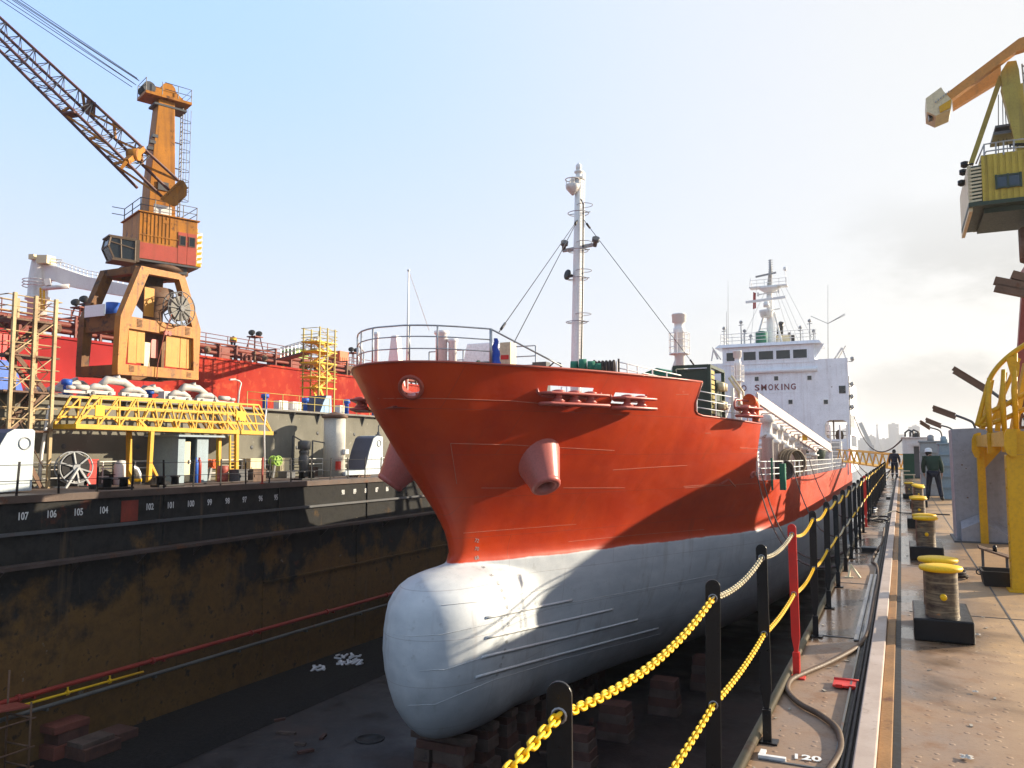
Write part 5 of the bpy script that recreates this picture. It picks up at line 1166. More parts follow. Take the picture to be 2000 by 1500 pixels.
for i, j in ((1, 2), (3, 4)):
    for a, b in ((.0, .08), (.08, .16), (.16, .25)): mb.bar(lerp(*ends[i], a), lerp(*ends[j], b), .12); mb.bar(lerp(*ends[j], b), lerp(*ends[i], b + .03), .12)
mb.bar(P(278, 290, D=47), P(247, 316, D=45.2), .3, .3); mb.lathe([(.34, -.3), (.34, .3)], P(261, 302, D=46), RT, 12); mb.bar(P(247, 316, D=45.2), P(236, 330, D=45.0), .18); obj('jib_brace', mb, OC, jib)
mb = MB(); plx = [(312, 389), (350, 352), (358, 352), (365, 363), (365, 382), (344, 403), (338, 403)]
mb.prism([P(a, b, D=44.9) for a, b in plx], (P(330, 380, D=45.05) - P(330, 380, D=44.9))); mb.prism([P(a, b, D=47.4) for a, b in plx], (P(330, 380, D=47.55) - P(330, 380, D=47.4))); mb.tube([P(352, 372, D=44.9), P(352, 372, D=47.5)], .25, 10)
for k in range(12): p = lerp(P(318, 388, D=44.88), P(352, 356, D=44.88), k / 11); mb.ball(p, .045, n=6, m=4)
obj('jib_foot', mb, OC, jib, fix=True)
for i, (a, b) in enumerate((((268, 153), (-335, -252)), ((272, 158), (-335, -236)), ((262, 163), (-335, -246)), ((266, 166), (-335, -228)), ((258, 170), (-335, -222)), ((270, 156), (-335, -242)))):
    mb = MB(); mb.tube([P(*a, D=46 + .3 * (i % 3)), P(*b, D=45.5 + .2 * (i % 3))], .02, 4); obj('luffing_cable', mb, M['wire'], cr)
# ------------------------------------------------------------------ on top of the upper wall and behind it
def top_at(px, X, z=None):
    p = P(px, 800, X=X); p.z = ZW + .13 if z is None else z; return p
def px_h(p, py_top, py_base):                   # real height of a thing that spans these photo rows at its distance
    return (py_base - py_top) * (p - CAM).dot(FW) / F
for i, (px, X, h, lb) in enumerate(((128, -38.9, 38, 'blue vent post beside the rusty stair tower'), (291, -40, 30, 'blue vent post behind the crane bogies'), (517, -37.2, 30, 'blue vent post left of the street lamp gap in middle of the wall top'), (596, -38.5, 30, 'white and blue vent post at foot of the yellow stair tower'), (677, -37.2, 30, 'blue vent post right of the light blue wedge'), (730, -37.2, 20, 'small blue vent post nearest to the red bow'))):
    b0 = top_at(px, X); H = h * (b0 - CAM).dot(FW) / F; t = thing('vent_post', lb, 'vent', b0, 'blue vent posts on the wall top'); r = .16
    mb = MB(); mb.lathe([(r, 0), (r, H * .62), (r * 1.15, H * .64), (r * .8, H * .7)], b0, n=14); obj('pipe', mb, M['blue'], t)
    mb = MB(); mb.lathe([(r * .8, H * .7), (r * 1.6, H * .74), (r * 1.6, H * .98), (r * 1.2, H), (.02, H)], b0, n=14); obj('cap', mb, M['blue'], t)
b0 = top_at(640, -37.5); t = thing('blue_wedge', 'light blue wedge with a dark sloped face on the wall top', 'housing', b0)
prof = [(625, 806), (632, 786), (638, 773), (647, 773), (648, 808)]; mb = MB(); mb.prism([P(a, b, X=-37.4) for a, b in prof], (-1.6, 0, 0)); obj('body', mb, M['ltblue'], t, fix=True)
mb = MB(); q = [P(a, b, X=-37.4) + V((0, -.03, .03)) for a, b in prof[:3]]; mb.grid([q, [p + V((-1.6, 0, 0)) for p in q]], False); obj('slope_plate', mb, M['navy'], t)
b0 = top_at(464, -37.0); t = thing('street_lamp', 'thin bent street lamp on the wall top near the crane', 'lamp', b0); k = (b0 - CAM).dot(FW) / F
mb = MB(); mb.tube([b0, b0 + V((0, .1, 32 * k)), b0 + V((0, .25, 48 * k)), b0 + V((0, .1, 52 * k)), b0 + V((0, -.35, 54 * k))], [.06, .05, .04, .04, .04], 6); obj('pole', mb, M['white_rust'], t)
mb = MB(); mb.obox(b0 + V((0, -.5, 53.6 * k)), (.06, 0, 0), (0, .22, .03), (0, 0, .05)); obj('lamp_head', mb, M['grey'], t)
for i, (px, lb) in enumerate(((545, 'low grey cabinet behind wall top railing left of the yellow stair tower'), (572, 'pale cabinet pair behind wall top railing next to the low grey cabinet'), (664, 'small pale box beside the light blue wedge on the wall top'), (320, 'pale switch box behind the crane bogies on the wall top'))):
    b0 = top_at(px, -38.2); t = thing('switch_cabinet', lb, 'cabinet', b0, 'cabinets on the wall top'); mb = MB(); mb.box(b0.x - .5, b0.x, b0.y, b0.y + .9, b0.z, b0.z + .75); obj('body', mb, M['white_rust'], t, bevel=.02); mb = MB(); mb.box(b0.x + .003, b0.x + .03, b0.y + .1, b0.y + .4, b0.z + .1, b0.z + .65); obj('door', mb, M['grey'], t)
# stair towers
def stair_tower(name, label, X, px0, px1, levels, zb, mat, matst, dxw=1.6, stairs=None):
    y0, y1 = P(px0, 800, X=X).y, P(px1, 800, X=X).y; t = thing(name, label, 'stair tower', (X - dxw / 2, (y0 + y1) / 2, zb)); zt = levels[-1] + 1.1
    for x in (X, X - dxw):
        for y in (y0, y1, (y0 + y1) / 2): mb = MB(); mb.bar((x, y, zb), (x, y, zt), .14 if mat.name.startswith('rusty') else .09); obj('post', mb, mat, t)
    prev = zb
    for i, z in enumerate(levels):
        mb = MB(); mb.box(X - dxw, X, y0 - .3, y1 + .3, z - .08, z); obj('landing', mb, matst, t)
        mb = MB()
        for dz in (.5, 1.0):
            mb.tube([(X, y0 - .3, z + dz), (X, y1 + .3, z + dz), (X - dxw, y1 + .3, z + dz), (X - dxw, y0 - .3, z + dz), (X, y0 - .3, z + dz)], .025, 4)
        obj('handrail', mb, mat, t)
        ya, yb = (y0 + .2, y1 - .2) if i % 2 else (y1 - .2, y0 + .2); mb = MB()
        for x in (X - .1, X - .8): mb.bar((x, ya, prev), (x, yb, z), .05, .2)
        n = max(4, int((z - prev) / .25))
        for k in range(n): y = lerp(ya, yb, k / n); q = lerp(prev, z, k / n); mb.box(X - .8, X - .1, y - .1, y + .1, q, q + .03)
        mb.tube([(X - .05, ya, prev + .9), (X - .05, yb, z + .9)], .025, 4); obj('stair_flight', mb, matst, t)
        if i: mb = MB(); mb.bar((X, y0, prev), (X, y1, z), .04); obj('brace', mb, mat, t); mb = MB(); mb.bar((X - dxw, y1, prev), (X - dxw, y0, z), .04); obj('brace', mb, mat, t)
        prev = z
    return t
DW = (top_at(640, -41.5) - CAM).dot(FW)
zl_ = lambda py, px=640, D=DW: P(px, py, D=D).z
stair_tower('stair_tower', 'yellow steel stair tower leading up to the red ship gangway', -40.5, 622, 652, [zl_(760), zl_(740), zl_(712), zl_(690), zl_(672)], ZW + .13, M['olive'], M['yellowc'])
D0 = (V((-35.3, 24, 5)) - CAM).dot(FW)
RC = paint('rusty cream steel', (.50, .37, .2), .7, .35, .35, .3)
stair_tower('stair_tower', 'rusty scaffold stair tower at left edge against the grey wall', -34.9, 18, 100, [zl_(842, 60, D0), zl_(767, 60, D0), zl_(698, 60, D0), zl_(630, 60, D0)], 0, RC, M['ruststeel'], 1.3)
b0 = top_at(8, -39); t = thing('blue_housing', 'blue steel housing on the wall top at the left edge', 'housing', b0); mb = MB(); mb.prism([b0 + V((0, -2, 0)), b0 + V((0, 1.0, 0)), b0 + V((0, .4, 1.7)), b0 + V((0, -2, 1.7))], (-1.6, 0, 0)); obj('body', mb, M['blue'], t, bevel=.03); mb = MB(); mb.box(b0.x + .003, b0.x + .03, b0.y - 1.5, b0.y - .8, b0.z + .1, b0.z + 1.4); obj('door', mb, M['ltblue'], t)
b0 = top_at(2, -40.5, ZW + 2.0); t = thing('red_container', 'small red container above the blue housing at the left edge', 'container', V((b0.x, b0.y, ZW + .13))); mb = MB(); mb.box(b0.x - 2, b0.x, b0.y - 3, b0.y + .6, ZW + .13, ZW + 3.4); obj('body', mb, M['red'], t, bevel=.04); mb = MB(); [mb.box(b0.x + .003, b0.x + .05, b0.y - 2.8 + k * .3, b0.y - 2.65 + k * .3, ZW + .3, ZW + 3.3) for k in range(11)]; obj('corrugation', mb, M['red'], t)
# ------------------------------------------------------------------ the second red ship behind the wall
def oldred():
    m, nt, b, pos, oc = newmat('faded patched red hull')
    n1 = noise(nt, pos, .22, 6, .6); n2 = noise(nt, pos, 1.1, 7, .6); st = noise(nt, pos, .8, 4, .6, sxyz=(1, 1, .2))
    sx = nt.nodes.new('ShaderNodeSeparateXYZ'); nt.links.new(pos, sx.inputs[0])
    c = mix(nt, ramp(nt, n1, .38, .62), (.27, .012, .006), (.36, .03, .012))
    c = mix(nt, ramp(nt, n2, .56, .66, 0, .5), c, (.46, .09, .035)); c = mix(nt, ramp(nt, st, .62, .72, 0, .4), c, (.45, .10, .045))
    old = mix(nt, ramp(nt, n1, .4, .6), (.24, .012, .014), (.34, .02, .02))  # maroon for the near part, painting in the crane's shadow
    yy_ = math_(nt, 'ADD', sx.outputs['Y'], ramp(nt, n2, .3, .7, -2, 2))
    c = mix(nt, ramp(nt, yy_, 38, 43), old, c)
    nt.links.new(c, b.inputs['Base Color']); b.inputs['Roughness'].default_value = .75; b.inputs['Specular IOR Level'].default_value = .12; return m
XS = -48.0; ZS = 1.7 + .136 * 48 / .902
s2 = thing('red_tanker', 'long red tanker with rusty deck pipes berthed behind the grey wall', 'ship', (XS - 12, 60, -6))
mb = MB(); mb.box(XS - 24, XS, -30, 165, -6, ZS); h2 = obj('hull', mb, oldred(), s2)
mb = MB()
for k in range(12): y = 22 + k * 9; mb.box(XS, XS + .02, y, y + .05, -2, ZS - .1)
mb.box(XS, XS + .12, -30, 165, ZS - .15, ZS + .02); obj('plate_edge', mb, oldred(), h2)
RS = paint('red brown deck steel', (.20, .04, .025), .6, .35, .25, .2)
mb = MB()
for i, (x, z, r) in enumerate(((-.8, .5, .14), (-.9, .95, .2), (-1.8, .7, .25), (-2.6, 1.1, .18), (-.7, 1.25, .07))): mb.tube([(XS + x, y, ZS + z) for y in range(-20, 150, 10)], r, 8)
obj('deck_pipe', mb, RS, s2)
rnd = random.Random(11)
for i in range(46):
    y = 20 + i * 2.1 + rnd.uniform(-.4, .4); mb = MB(); h = rnd.uniform(.8, 1.5)
    mb.bar((XS - .6, y, ZS), (XS - .6, y, ZS + h), .14); mb.bar((XS - 2.8, y, ZS), (XS - 2.8, y, ZS + h + .2), .16); mb.bar((XS - .5, y, ZS + h), (XS - 2.9, y, ZS + h), .12)
    if i % 3 == 0: mb.lathe([(.3, 0), (.3, .1), (.16, .1), (.16, .3)], (XS - .3, y + .8, ZS + .55), (1, 0, 0), 12)
    if i % 4 == 1: mb.box(XS - 1.6, XS - .7, y + .3, y + 1.2, ZS, ZS + rnd.uniform(.5, 1.2))
    obj('pipe_support', mb, RS if i % 3 else M['ruststeel'], s2)
for i in range(5):
    y = 31 + i * 9.5; mb = MB(); mb.ring((XS + .02, y, ZS + .32), .3, .1, (1, 0, 0), 16, 6); mb.box(XS - .25, XS - .02, y - .55, y + .55, ZS, ZS + .68); obj('mooring_chock', mb, RS, s2)
t = s2; mb = MB(); pts = [V((XS - 3.2, 15 + i * 2.4, ZS + 1.3)) for i in range(40)]
for h in (.4, .75, 1.1): mb.tube([p + V((0, 0, h)) for p in pts], .03, 4)
for p in pts: mb.bar(p - V((0, 0, 1.2)), p + V((0, 0, 1.1)), .05)
obj('catwalk_railing', mb, RS, s2)
mb = MB(); mb.box(XS - 4.2, XS - 3.2, 15, 110, ZS + 1.2, ZS + 1.3); obj('catwalk', mb, M['ruststeel'], s2)
rq = random.Random(17)
for i in range(30):
    y = 18 + i * 2.9 + rq.uniform(-.8, .8); x = XS - rq.uniform(.8, 6); mb = MB(); k = i % 5; z0 = ZS
    if k == 0: mb.lathe([(.3, 0), (.3, .9), (.5, 1.0), (.5, 1.3), (.1, 1.45)], (x, y, z0), n=12); nm = 'deck_vent'
    elif k == 1: mb.lathe([(.05, 0), (.05, 1.3), (.35, 1.31), (.35, 1.36), (.05, 1.37)], (x, y, z0), n=14); mb.lathe([(.14, 0), (.14, .8), (.05, .82)], (x, y, z0), n=10); nm = 'valve'
    elif k == 2: mb.bar((x, y - .8, z0 + .9), (x, y + .8, z0 + .9), .25); mb.bar((x, y - .7, z0), (x, y - .7, z0 + .9), .14); mb.bar((x, y + .7, z0), (x, y + .7, z0 + .9), .14); nm = 'pipe_frame'
    elif k == 3: mb.box(x - .5, x + .5, y - .5, y + .5, z0, z0 + rq.uniform(.6, 1.5)); nm = 'deck_locker'
    else: mb.tube([(x, y, z0), (x, y, z0 + 1.5), (x, y + .2, z0 + 1.75), (x, y + .5, z0 + 1.7)], .12, 8); nm = 'goose_neck'
    obj(nm, mb, [RS, M['ruststeel'], M['white_rust'], RS, M['dkgrey']][(i * 3) % 5], s2)
for px, pb, pt in ((497, 690, 648), (689, 720, 682), (157, 640, 590), (172, 655, 596)):
    p = P(px, pb, X=XS - 4); D = (p - CAM).dot(FW); H = (pb - pt) * D / F; mb = MB(); p.z = ZS + 1.0
    for sx_ in (-.5, .5):
        for sy in (-.5, .5): mb.bar(p + V((sx_ * 1.3, sy * 1.3, 0)), p + V((sx_ * .6, sy * .6, H)), .09)
    for k in (.35, .7): q = 1.3 - .7 * k; [mb.bar(p + V((sx_ * q / 1, -q / 2, H * k)) - V((sx_ * q / 2, 0, 0)), p + V((sx_ * q / 2, q / 2, H * k)), .06) for sx_ in (-1, 1)]
    mb.obox(p + V((0, 0, H)), (.5, 0, 0), (0, .5, 0), (0, 0, .05))
    fr = obj('light_tower', mb, RS, s2)
    for sy in (-.45, .45): mb = MB(); mb.lathe([(.12, 0), (.3, .25), (.3, .32), (.02, .3)], p + V((.1, sy, H + .15)), (.4, -.6, .5), 12); mb.bar(p + V((.1, sy, H)), p + V((.1, sy, H + .2)), .08); obj('floodlight', mb, M['blackmat'], fr)
a, b = P(548, 703, X=XS + .5), P(622, 683, X=-42); mb = MB(); w2 = V((-.5, .6, 0))
t = thing('gangway', 'pale aluminium gangway sloping from the stair tower to the red tanker', 'gangway', a); mb.bar(a, b, .9, .12); obj('walkway', mb, M['dkgrey'], t)
for s in (-1, 1):
    mb = MB(); o = w2.normalized() * s * .45
    for h in (.5, 1.0): mb.bar(a + o + V((0, 0, h)), b + o + V((0, 0, h)), .06)
    for k in range(11): mb.bar(lerp(a, b, k / 10) + o, lerp(a, b, k / 10) + o + V((0, 0, 1)), .05)
    obj('handrail', mb, M['steel'], t)
p = P(576, 718, X=XS - 2); mb = MB(); mb.box(p.x - 1, p.x + .8, p.y - .9, p.y + .9, ZS, ZS + 1.9); mb.box(p.x - .8, p.x + .81, p.y - .7, p.y + .7, ZS + 1.9, ZS + 2.05)
o = tag(obj('green_tank', mb, M['lime'], bevel=.05), 'green box tank standing on the red tanker deck by the gangway', 'tank')
p = P(661, 712, X=XS - 2.5); mb = MB(); mb.box(p.x - .7, p.x + .7, p.y - .7, p.y + .7, ZS, P(661, 687, X=XS - 2.5).z); [mb.box(p.x + .7, p.x + .74, p.y - .6 + k * .3, p.y - .5 + k * .3, ZS + .1, ZS + 2) for k in range(4)]
tag(obj('orange_box', mb, M['orange'], bevel=.04), 'tall orange red box on the tanker deck right of the stair tower', 'box')
# white deck crane of the red tanker
p = P(72, 610, X=-60); D = (p - CAM).dot(FW); k = D / F
dc = thing('deck_crane', 'white deck crane with a long folded arm on the red tanker', 'crane', V((p.x, p.y, ZS)))
mb = MB(); H = p.z - ZS; mb.lathe([(17 * k, 0), (17 * k, H + 22 * k), (22 * k, H + 24 * k), (22 * k, H + 30 * k), (18 * k, H + 32 * k), (17 * k, H + 70 * k), (15 * k, H + 90 * k), (13 * k, H + 104 * k), (5 * k, H + 108 * k)], V((p.x, p.y, ZS)), n=22); obj('pedestal', mb, M['white_rust'], dc)
mb = MB(); P_ = lambda a, b, dd=0: P(a, b, D=D + dd)
top_ = [P_(82, 516), P_(110, 520), P_(170, 540), P_(250, 556)]; bot = [P_(82, 545), P_(104, 548), P_(135, 560), P_(190, 570), P_(250, 580)]
mb.prism(top_ + bot[::-1], FW * 1.2); arm2 = obj('arm', mb, M['white'], dc, fix=True, bevel=.03)
mb = MB()
for h in (6, 12): mb.tube([q + V((0, 0, h * k)) for q in top_[1:]], .03, 4)
for i in range(16): q = lerp(top_[1], top_[2], i / 8) if i < 8 else lerp(top_[2], top_[3], (i - 8) / 8); mb.bar(q, q + V((0, 0, 12 * k)), .04)
obj('arm_railing', mb, M['white'], arm2)
mb = MB(); mb.obox(P_(90, 508), RT * 10 * k, FW * .6, uz * 8 * k); mb.obox(P_(68, 503), RT * 5 * k, FW * .5, uz * 5 * k)
for h in (6, 12): mb.tube([P_(58, 512 - h), P_(122, 520 - h)], .03, 4)
obj('winch_house', mb, M['cream'], dc)
mb = MB(); c = P_(72, 560)
for h in (0, 6, 12): mb.ring(c + uz * (h * k), 25 * k, .04, n=20, m=4)
mb.bar(P_(92, 545, -1), P_(95, 558, -1), .4); mb.tube([P_(85, 563, -1), P_(135, 559, -1)], .18, 8); obj('platform', mb, M['white_rust'], dc)
mb = MB(); [mb.bar(P_(x_, 562, -1), P_(x_, 606, -1), .1) for x_ in (79, 86)]; [mb.bar(P_(79, 566 + q * 4, -1), P_(86, 566 + q * 4, -1), .06) for q in range(10)]; obj('ladder', mb, M['yellowc'], dc)
# ------------------------------------------------------------------ right deck: chain railing
HXR = XR
def rail_y(px, base_py): return P(px, base_py, X=XR).y
XP = -.765
post_y = [.3, 1.86, 3.56] + [5.05 + 1.49 * i for i in range(28)]
t = thing('chain_railing', 'black flat bar posts with two yellow chains along the right dock edge', 'railing', (XR, 20, 0))
RED_I = (4, 13)
holes = {}
for i, y in enumerate(post_y):
    red = i in RED_I; mat = M['red'] if red else M['black']; rp = random.Random(i); lean = rp.uniform(-.012, .012); tw = rp.uniform(-.1, .25)
    if i == 1: lean = .0
    ax = V((math.cos(tw), math.sin(tw), 0)); n = V((-ax.y, ax.x, 0)); b0 = V((XP, y, .18)); upv = V((lean, lean * 2, 1)).normalized()
    w2, H = .0315, 1.145
    o = MB(); pl = []
    zc = H - .18 - w2 - .0
    pl += [b0 - ax * w2 * .35, b0 + ax * w2 * .35, b0 + ax * w2 + upv * .12]
    for k in range(11): a = math.pi * k / 10; pl.append(b0 + upv * zc + ax * w2 * math.cos(a) + upv * w2 * math.sin(a))
    pl += [b0 - ax * w2 + upv * .12]
    o.prism([p - n * .006 for p in pl], n * .012); po = obj('post', o, mat, t, bevel=.002)
    if red: po['label'] = 'bright red post among the black posts'
    f = MB(); bz = V((XP, y, 0))
    f.obox(bz + V((.01, 0, .006)), (.05, 0, 0), (0, .045, 0), (0, 0, .006))
    for s in (-1, 1): f.obox(bz + n * s * .016 + V((0, 0, .10)), ax * .024, n * .006, (0, 0, .09))
    f.tube([bz - n * .034 + V((0, 0, .16)), bz + n * .034 + V((0, 0, .16))], .009, 6); f.tube([bz - n * .03 + V((0, 0, .06)), bz + n * .03 + V((0, 0, .06))], .008, 6)
    obj('foot', f, mat, po)
    for lvl, hh in ((0, H - .08), (1, .62)):
        c = b0 + upv * (hh - .18); holes[(i, lvl)] = c
        g = MB(); g.ring(c + n * .007, .017, .0035, n, 12, 4); g.ring(c - n * .007, .017, .0035, n, 12, 4); obj('eye', g, M['steelbar'], po)
def link(mb, c, d, flip, L, wv, r, n=12, m=5):
    d = d.normalized(); u = V((1, 0, 0)) - d * d.x; u.normalize(); v = d.cross(u)
    a = (u + v).normalized() if flip else (u - v).normalized()
    pts = []
    for k in range(n):
        t_ = 2 * math.pi * k / n; x = math.cos(t_); pts.append(c + d * (L * .5 * (x * .62 + .38 * (1 if x > .2 else -1 if x < -.2 else x * 5))) + a * (wv * .5 * math.sin(t_)))
    mb.tube(pts, r, m, closed=True)
CHW = paint('bare chain with worn paint', (.42, .36, .22), .45, .3, .1, 0, sc_=8)
for lvl in (0, 1):
    for i in range(len(post_y) - 1):
        p, q = holes[(i, lvl)], holes[(i + 1, lvl)]; sag = (.05 if lvl == 0 else .028) * (1 + .3 * math.sin(i * 1.9)); n = 46
        pts = [lerp(p, q, k / n) - V((0, 0, 4 * sag * (k / n) * (1 - k / n))) for k in range(n + 1)]
        mb = MB(); near = i < 4
        mat = CHW if (lvl == 0 and i in (2, 3)) or (lvl == 0 and i in (9, 10, 12)) or (lvl == 1 and i in (7, 8, 11)) else M['yellowc']
        if i < 6:
            L = 0; cum = [0]
            for a, b in zip(pts, pts[1:]): cum.append(cum[-1] + (b - a).length)
            pitch = .0305; m_ = int(cum[-1] / pitch)
            for k in range(m_ + 1):
                s_ = cum[-1] * k / m_; j = min(n - 1, max(0, next((x for x in range(n) if cum[x + 1] >= s_), n - 1))); f_ = (s_ - cum[j]) / (cum[j + 1] - cum[j])
                link(mb, lerp(pts[j], pts[j + 1], f_), pts[j + 1] - pts[j], k % 2, .0415, .0205, .0046, 12 if near else 8, 6 if near else 4)
        else: mb.tube([p_ + V((.004 * math.sin(k * 2.4), 0, .003 * math.cos(k * 2.4))) for k, p_ in enumerate(pts)], .011, 5)
        obj('chain', mb, mat, t)
# edge pipe, cable trough, kerb
mb = MB(); mb.tube([(XR + .03, Y0, .03), (XR + .03, Y1, .03)], .03, 8); tag(obj('edge_pipe', mb, paint('tan edge pipe', (.17, .13, .07), .5, .3, .3, .2)), 'tan pipe along the right dock edge at the feet of the posts', 'pipe')
def kerb_mat():
    m, nt, b, pos, oc = newmat('worn pink kerb beam'); n1 = noise(nt, pos, 2.2, 7, .65); n2 = noise(nt, pos, 18, 5)
    c = mix(nt, ramp(nt, n1, .35, .65), (.34, .255, .20), (.46, .37, .31)); c = mix(nt, ramp(nt, n2, .6, .75, 0, .7), c, (.16, .10, .06)); c = mix(nt, ramp(nt, n1, .66, .74, 0, .6), c, (.22, .13, .07))
    nt.links.new(c, b.inputs['Base Color']); b.inputs['Roughness'].default_value = .55; setbump(nt, b, n2, .25, .006); return m
kt = thing('kerb', 'long pinkish steel kerb beam running down the middle of the right walkway', 'kerb', (-.14, 30, 0))
mb = MB(); mb.box(-.29, -.18, Y0, Y1, .0, .06); obj('beam', mb, kerb_mat(), kt, bevel=.008)
mb = MB(); mb.box(-.179, -.105, Y0, Y1, .004, .025); obj('flange', mb, paint('rust orange flange', (.30, .15, .05), .6, .35, .3, 0, sc_=3), kt, bevel=.005)
mb = MB(); mb.box(-.103, -.06, Y0, Y1, .001, .006); obj('gutter', mb, M['blackmat'], kt)
ct2 = thing('cable_trough', 'black cable trough beside the kerb beam', 'cable trough', (-.25, 30, 0))
mb = MB(); mb.box(-.375, -.292, Y0, Y1, .0045, .012); obj('bed', mb, M['blackmat'], ct2)
mb = MB(); mb.box(-.39, -.378, Y0, Y1, .0, .03); obj('lip', mb, M['dkgrey'], ct2)
for k, (x, r, lb) in enumerate(((-.315, .012, 'black cable next to the kerb beam in the trough'), (-.345, .01, 'thinner black cable in the trough'))):
    mb = MB(); mb.tube([(x + .004 * math.sin(y * .9 + k), y, .013 + r) for y in [Y0 + i * 1.2 for i in range(70)]], r, 6); tag(obj('cable', mb, M['blackmat']), lb, 'cable')
# plate seams
for y, lb in ((3.4, 'first'), (8.6, 'second'), (14.5, 'third')):
    pass
t = thing('deck_seams', 'thin weld seams between the deck plates of the right walkway', 'weld seam', (1, 10, 0)); o = t; bpy.data.objects.remove(t)
mb = MB()
for y in (-1, 4.75, 8.1, 11.4, 14.7, 18, 23, 28, 34, 40): mb.box(XR + .09, -.40, y, y + .018, .001, .006)
for y in (3.2, 9.7, 13.5, 19, 26): mb.box(.02, 6, y, y + .015, .001, .005)
mb.box(.93, .945, 6.0, 60, .001, .005); mb.box(1.75, 1.765, Y0, 60, .001, .005)
obj('deck_seams', mb, M['dkgrey'], kind='structure')
# hose on the deck
hp_ = [(1590, 1540), (1618, 1505), (1640, 1470), (1642, 1445), (1632, 1420), (1600, 1395), (1568, 1378), (1548, 1362), (1538, 1345), (1545, 1328), (1570, 1315), (1610, 1298), (1650, 1278), (1676, 1262), (1690, 1246), (1697, 1228), (1703, 1200), (1708, 1170), (1716, 1130), (1712, 1105), (1704, 1095), (1710, 1078), (1722, 1060), (1727, 1030)]
pts = [P(a, b, Z=.022) for a, b in hp_]
def smooth_path(pts, n=6):
    out = []
    for i in range(len(pts) - 1):
        p0, p1, p2, p3 = pts[max(0, i - 1)], pts[i], pts[i + 1], pts[min(len(pts) - 1, i + 2)]
        for k in range(n):
            t_ = k / n; out.append(.5 * ((2 * p1) + (p2 - p0) * t_ + (2 * p0 - 5 * p1 + 4 * p2 - p3) * t_ ** 2 + (3 * p1 - p0 - 3 * p2 + p3) * t_ ** 3))
    return out + [pts[-1]]
sp = smooth_path(pts, 16); mb = MB(); mb.tube(sp, [.019 + (.0018 if i % 2 else -.0008) for i in range(len(sp))], 8)
tag(obj('hose', mb, M['hose']), 'ribbed brown hose snaking over the deck past the red post', 'hose')
# red hatch plate
a = P(1652, 1336, Z=0.02); t = thing('red_hatch', 'small red hinged plate lying on the deck by the kerb', 'plate', a)
mb = MB(); mb.obox(a, (.085, 0, 0), (0, .085, 0), (0, 0, .008)); obj('plate', mb, M['red'], t, bevel=.003)
for s in (-.04, .045): mb = MB(); mb.obox(a + V((s, -.085, .006)), (.022, 0, 0), (0, .018, 0), (0, 0, .012)); obj('hinge', mb, M['red'], t)
mb = MB(); mb.tube([a + V((-.085, .085, .008)), a + V((.085, .085, .008))], .012, 6); obj('rod', mb, M['red'], t)
# painted frame number on the deck
mb = MB(); o_ = P(1576, 1479, Z=.005); mb.text('120', .115, o_, (.25, 1, 0), (-1, .25, 0), .002, .004); nv = MB(); rt_ = V((1, 0, 0))
mb = MB(); mb.text('120', .105, P(1575, 1480, Z=.006), (1, .1, 0), (-.1, 1, 0), .002, .003)
tag(obj('frame_number', mb, M['lettering']), 'white painted number 120 on the deck beside the hose', 'number')
a, b = P(1481, 1476, Z=.01), P(1535, 1484, Z=.01); mb = MB(); mb.bar(a, b, .028, .02); mb.bar(lerp(a, b, .1) + V((0, .02, .0)), lerp(a, b, .1) + V((0, .1, 0)), .03, .012); tag(obj('flat_bar', mb, M['white_rust']), 'short white flat bar on the deck at foot of the second post', 'bar')
for k, (pa, pb, lb) in enumerate((((1672, 1250), (1703, 1122), 'left of the two long bare flat bars on the deck by the trough'), ((1684, 1251), (1711, 1122), 'right of the two long bare flat bars on the deck by the trough'))):
    mb = MB(); mb.bar(P(*pa, Z=.012 + .004 * k), P(*pb, Z=.012 + .004 * k), .04, .012); tag(obj('steel_bar', mb, M['steelbar'], bevel=.002), lb, 'steel bar', 'bare bars on the deck')
t = thing('small_stand', 'small tan steel bracket standing on the deck between bars and posts', 'bracket', P(1662, 1128, Z=0)); a = P(1658, 1128, Z=0); mb = MB(); mb.bar(a, a + V((.02, .05, .17)), .025); mb.bar(a + V((.02, .05, .17)), a + V((.14, .02, 0)), .025); mb.bar(a + V((-.05, 0, .006)), a + V((.06, 0, .006)), .06, .012); obj('bracket', mb, M['cream'], t)
for k, (px, py, w_, d_, h_, lb) in enumerate(((1697, 1079, .11, .2, .07, 'black open box on the walkway right of the chain posts'), (1661, 1062, .05, .08, .16, 'small dark box with pale lid between posts and walkway'), (1735, 975, .07, .2, .06, 'small dark block far along the walkway'))):
    a = P(px, py, Z=0); t = thing('deck_box', lb, 'box', a); mb = MB(); mb.box(a.x - w_, a.x + w_, a.y, a.y + d_, 0, h_); obj('body', mb, M['blackmat'] if k != 1 else M['grey'], t, bevel=.006); mb = MB(); mb.box(a.x - w_ - .01, a.x + w_ + .01, a.y - .01, a.y + d_ + .01, h_ + .001, h_ + .012); obj('lid', mb, M['dkgrey'], t)
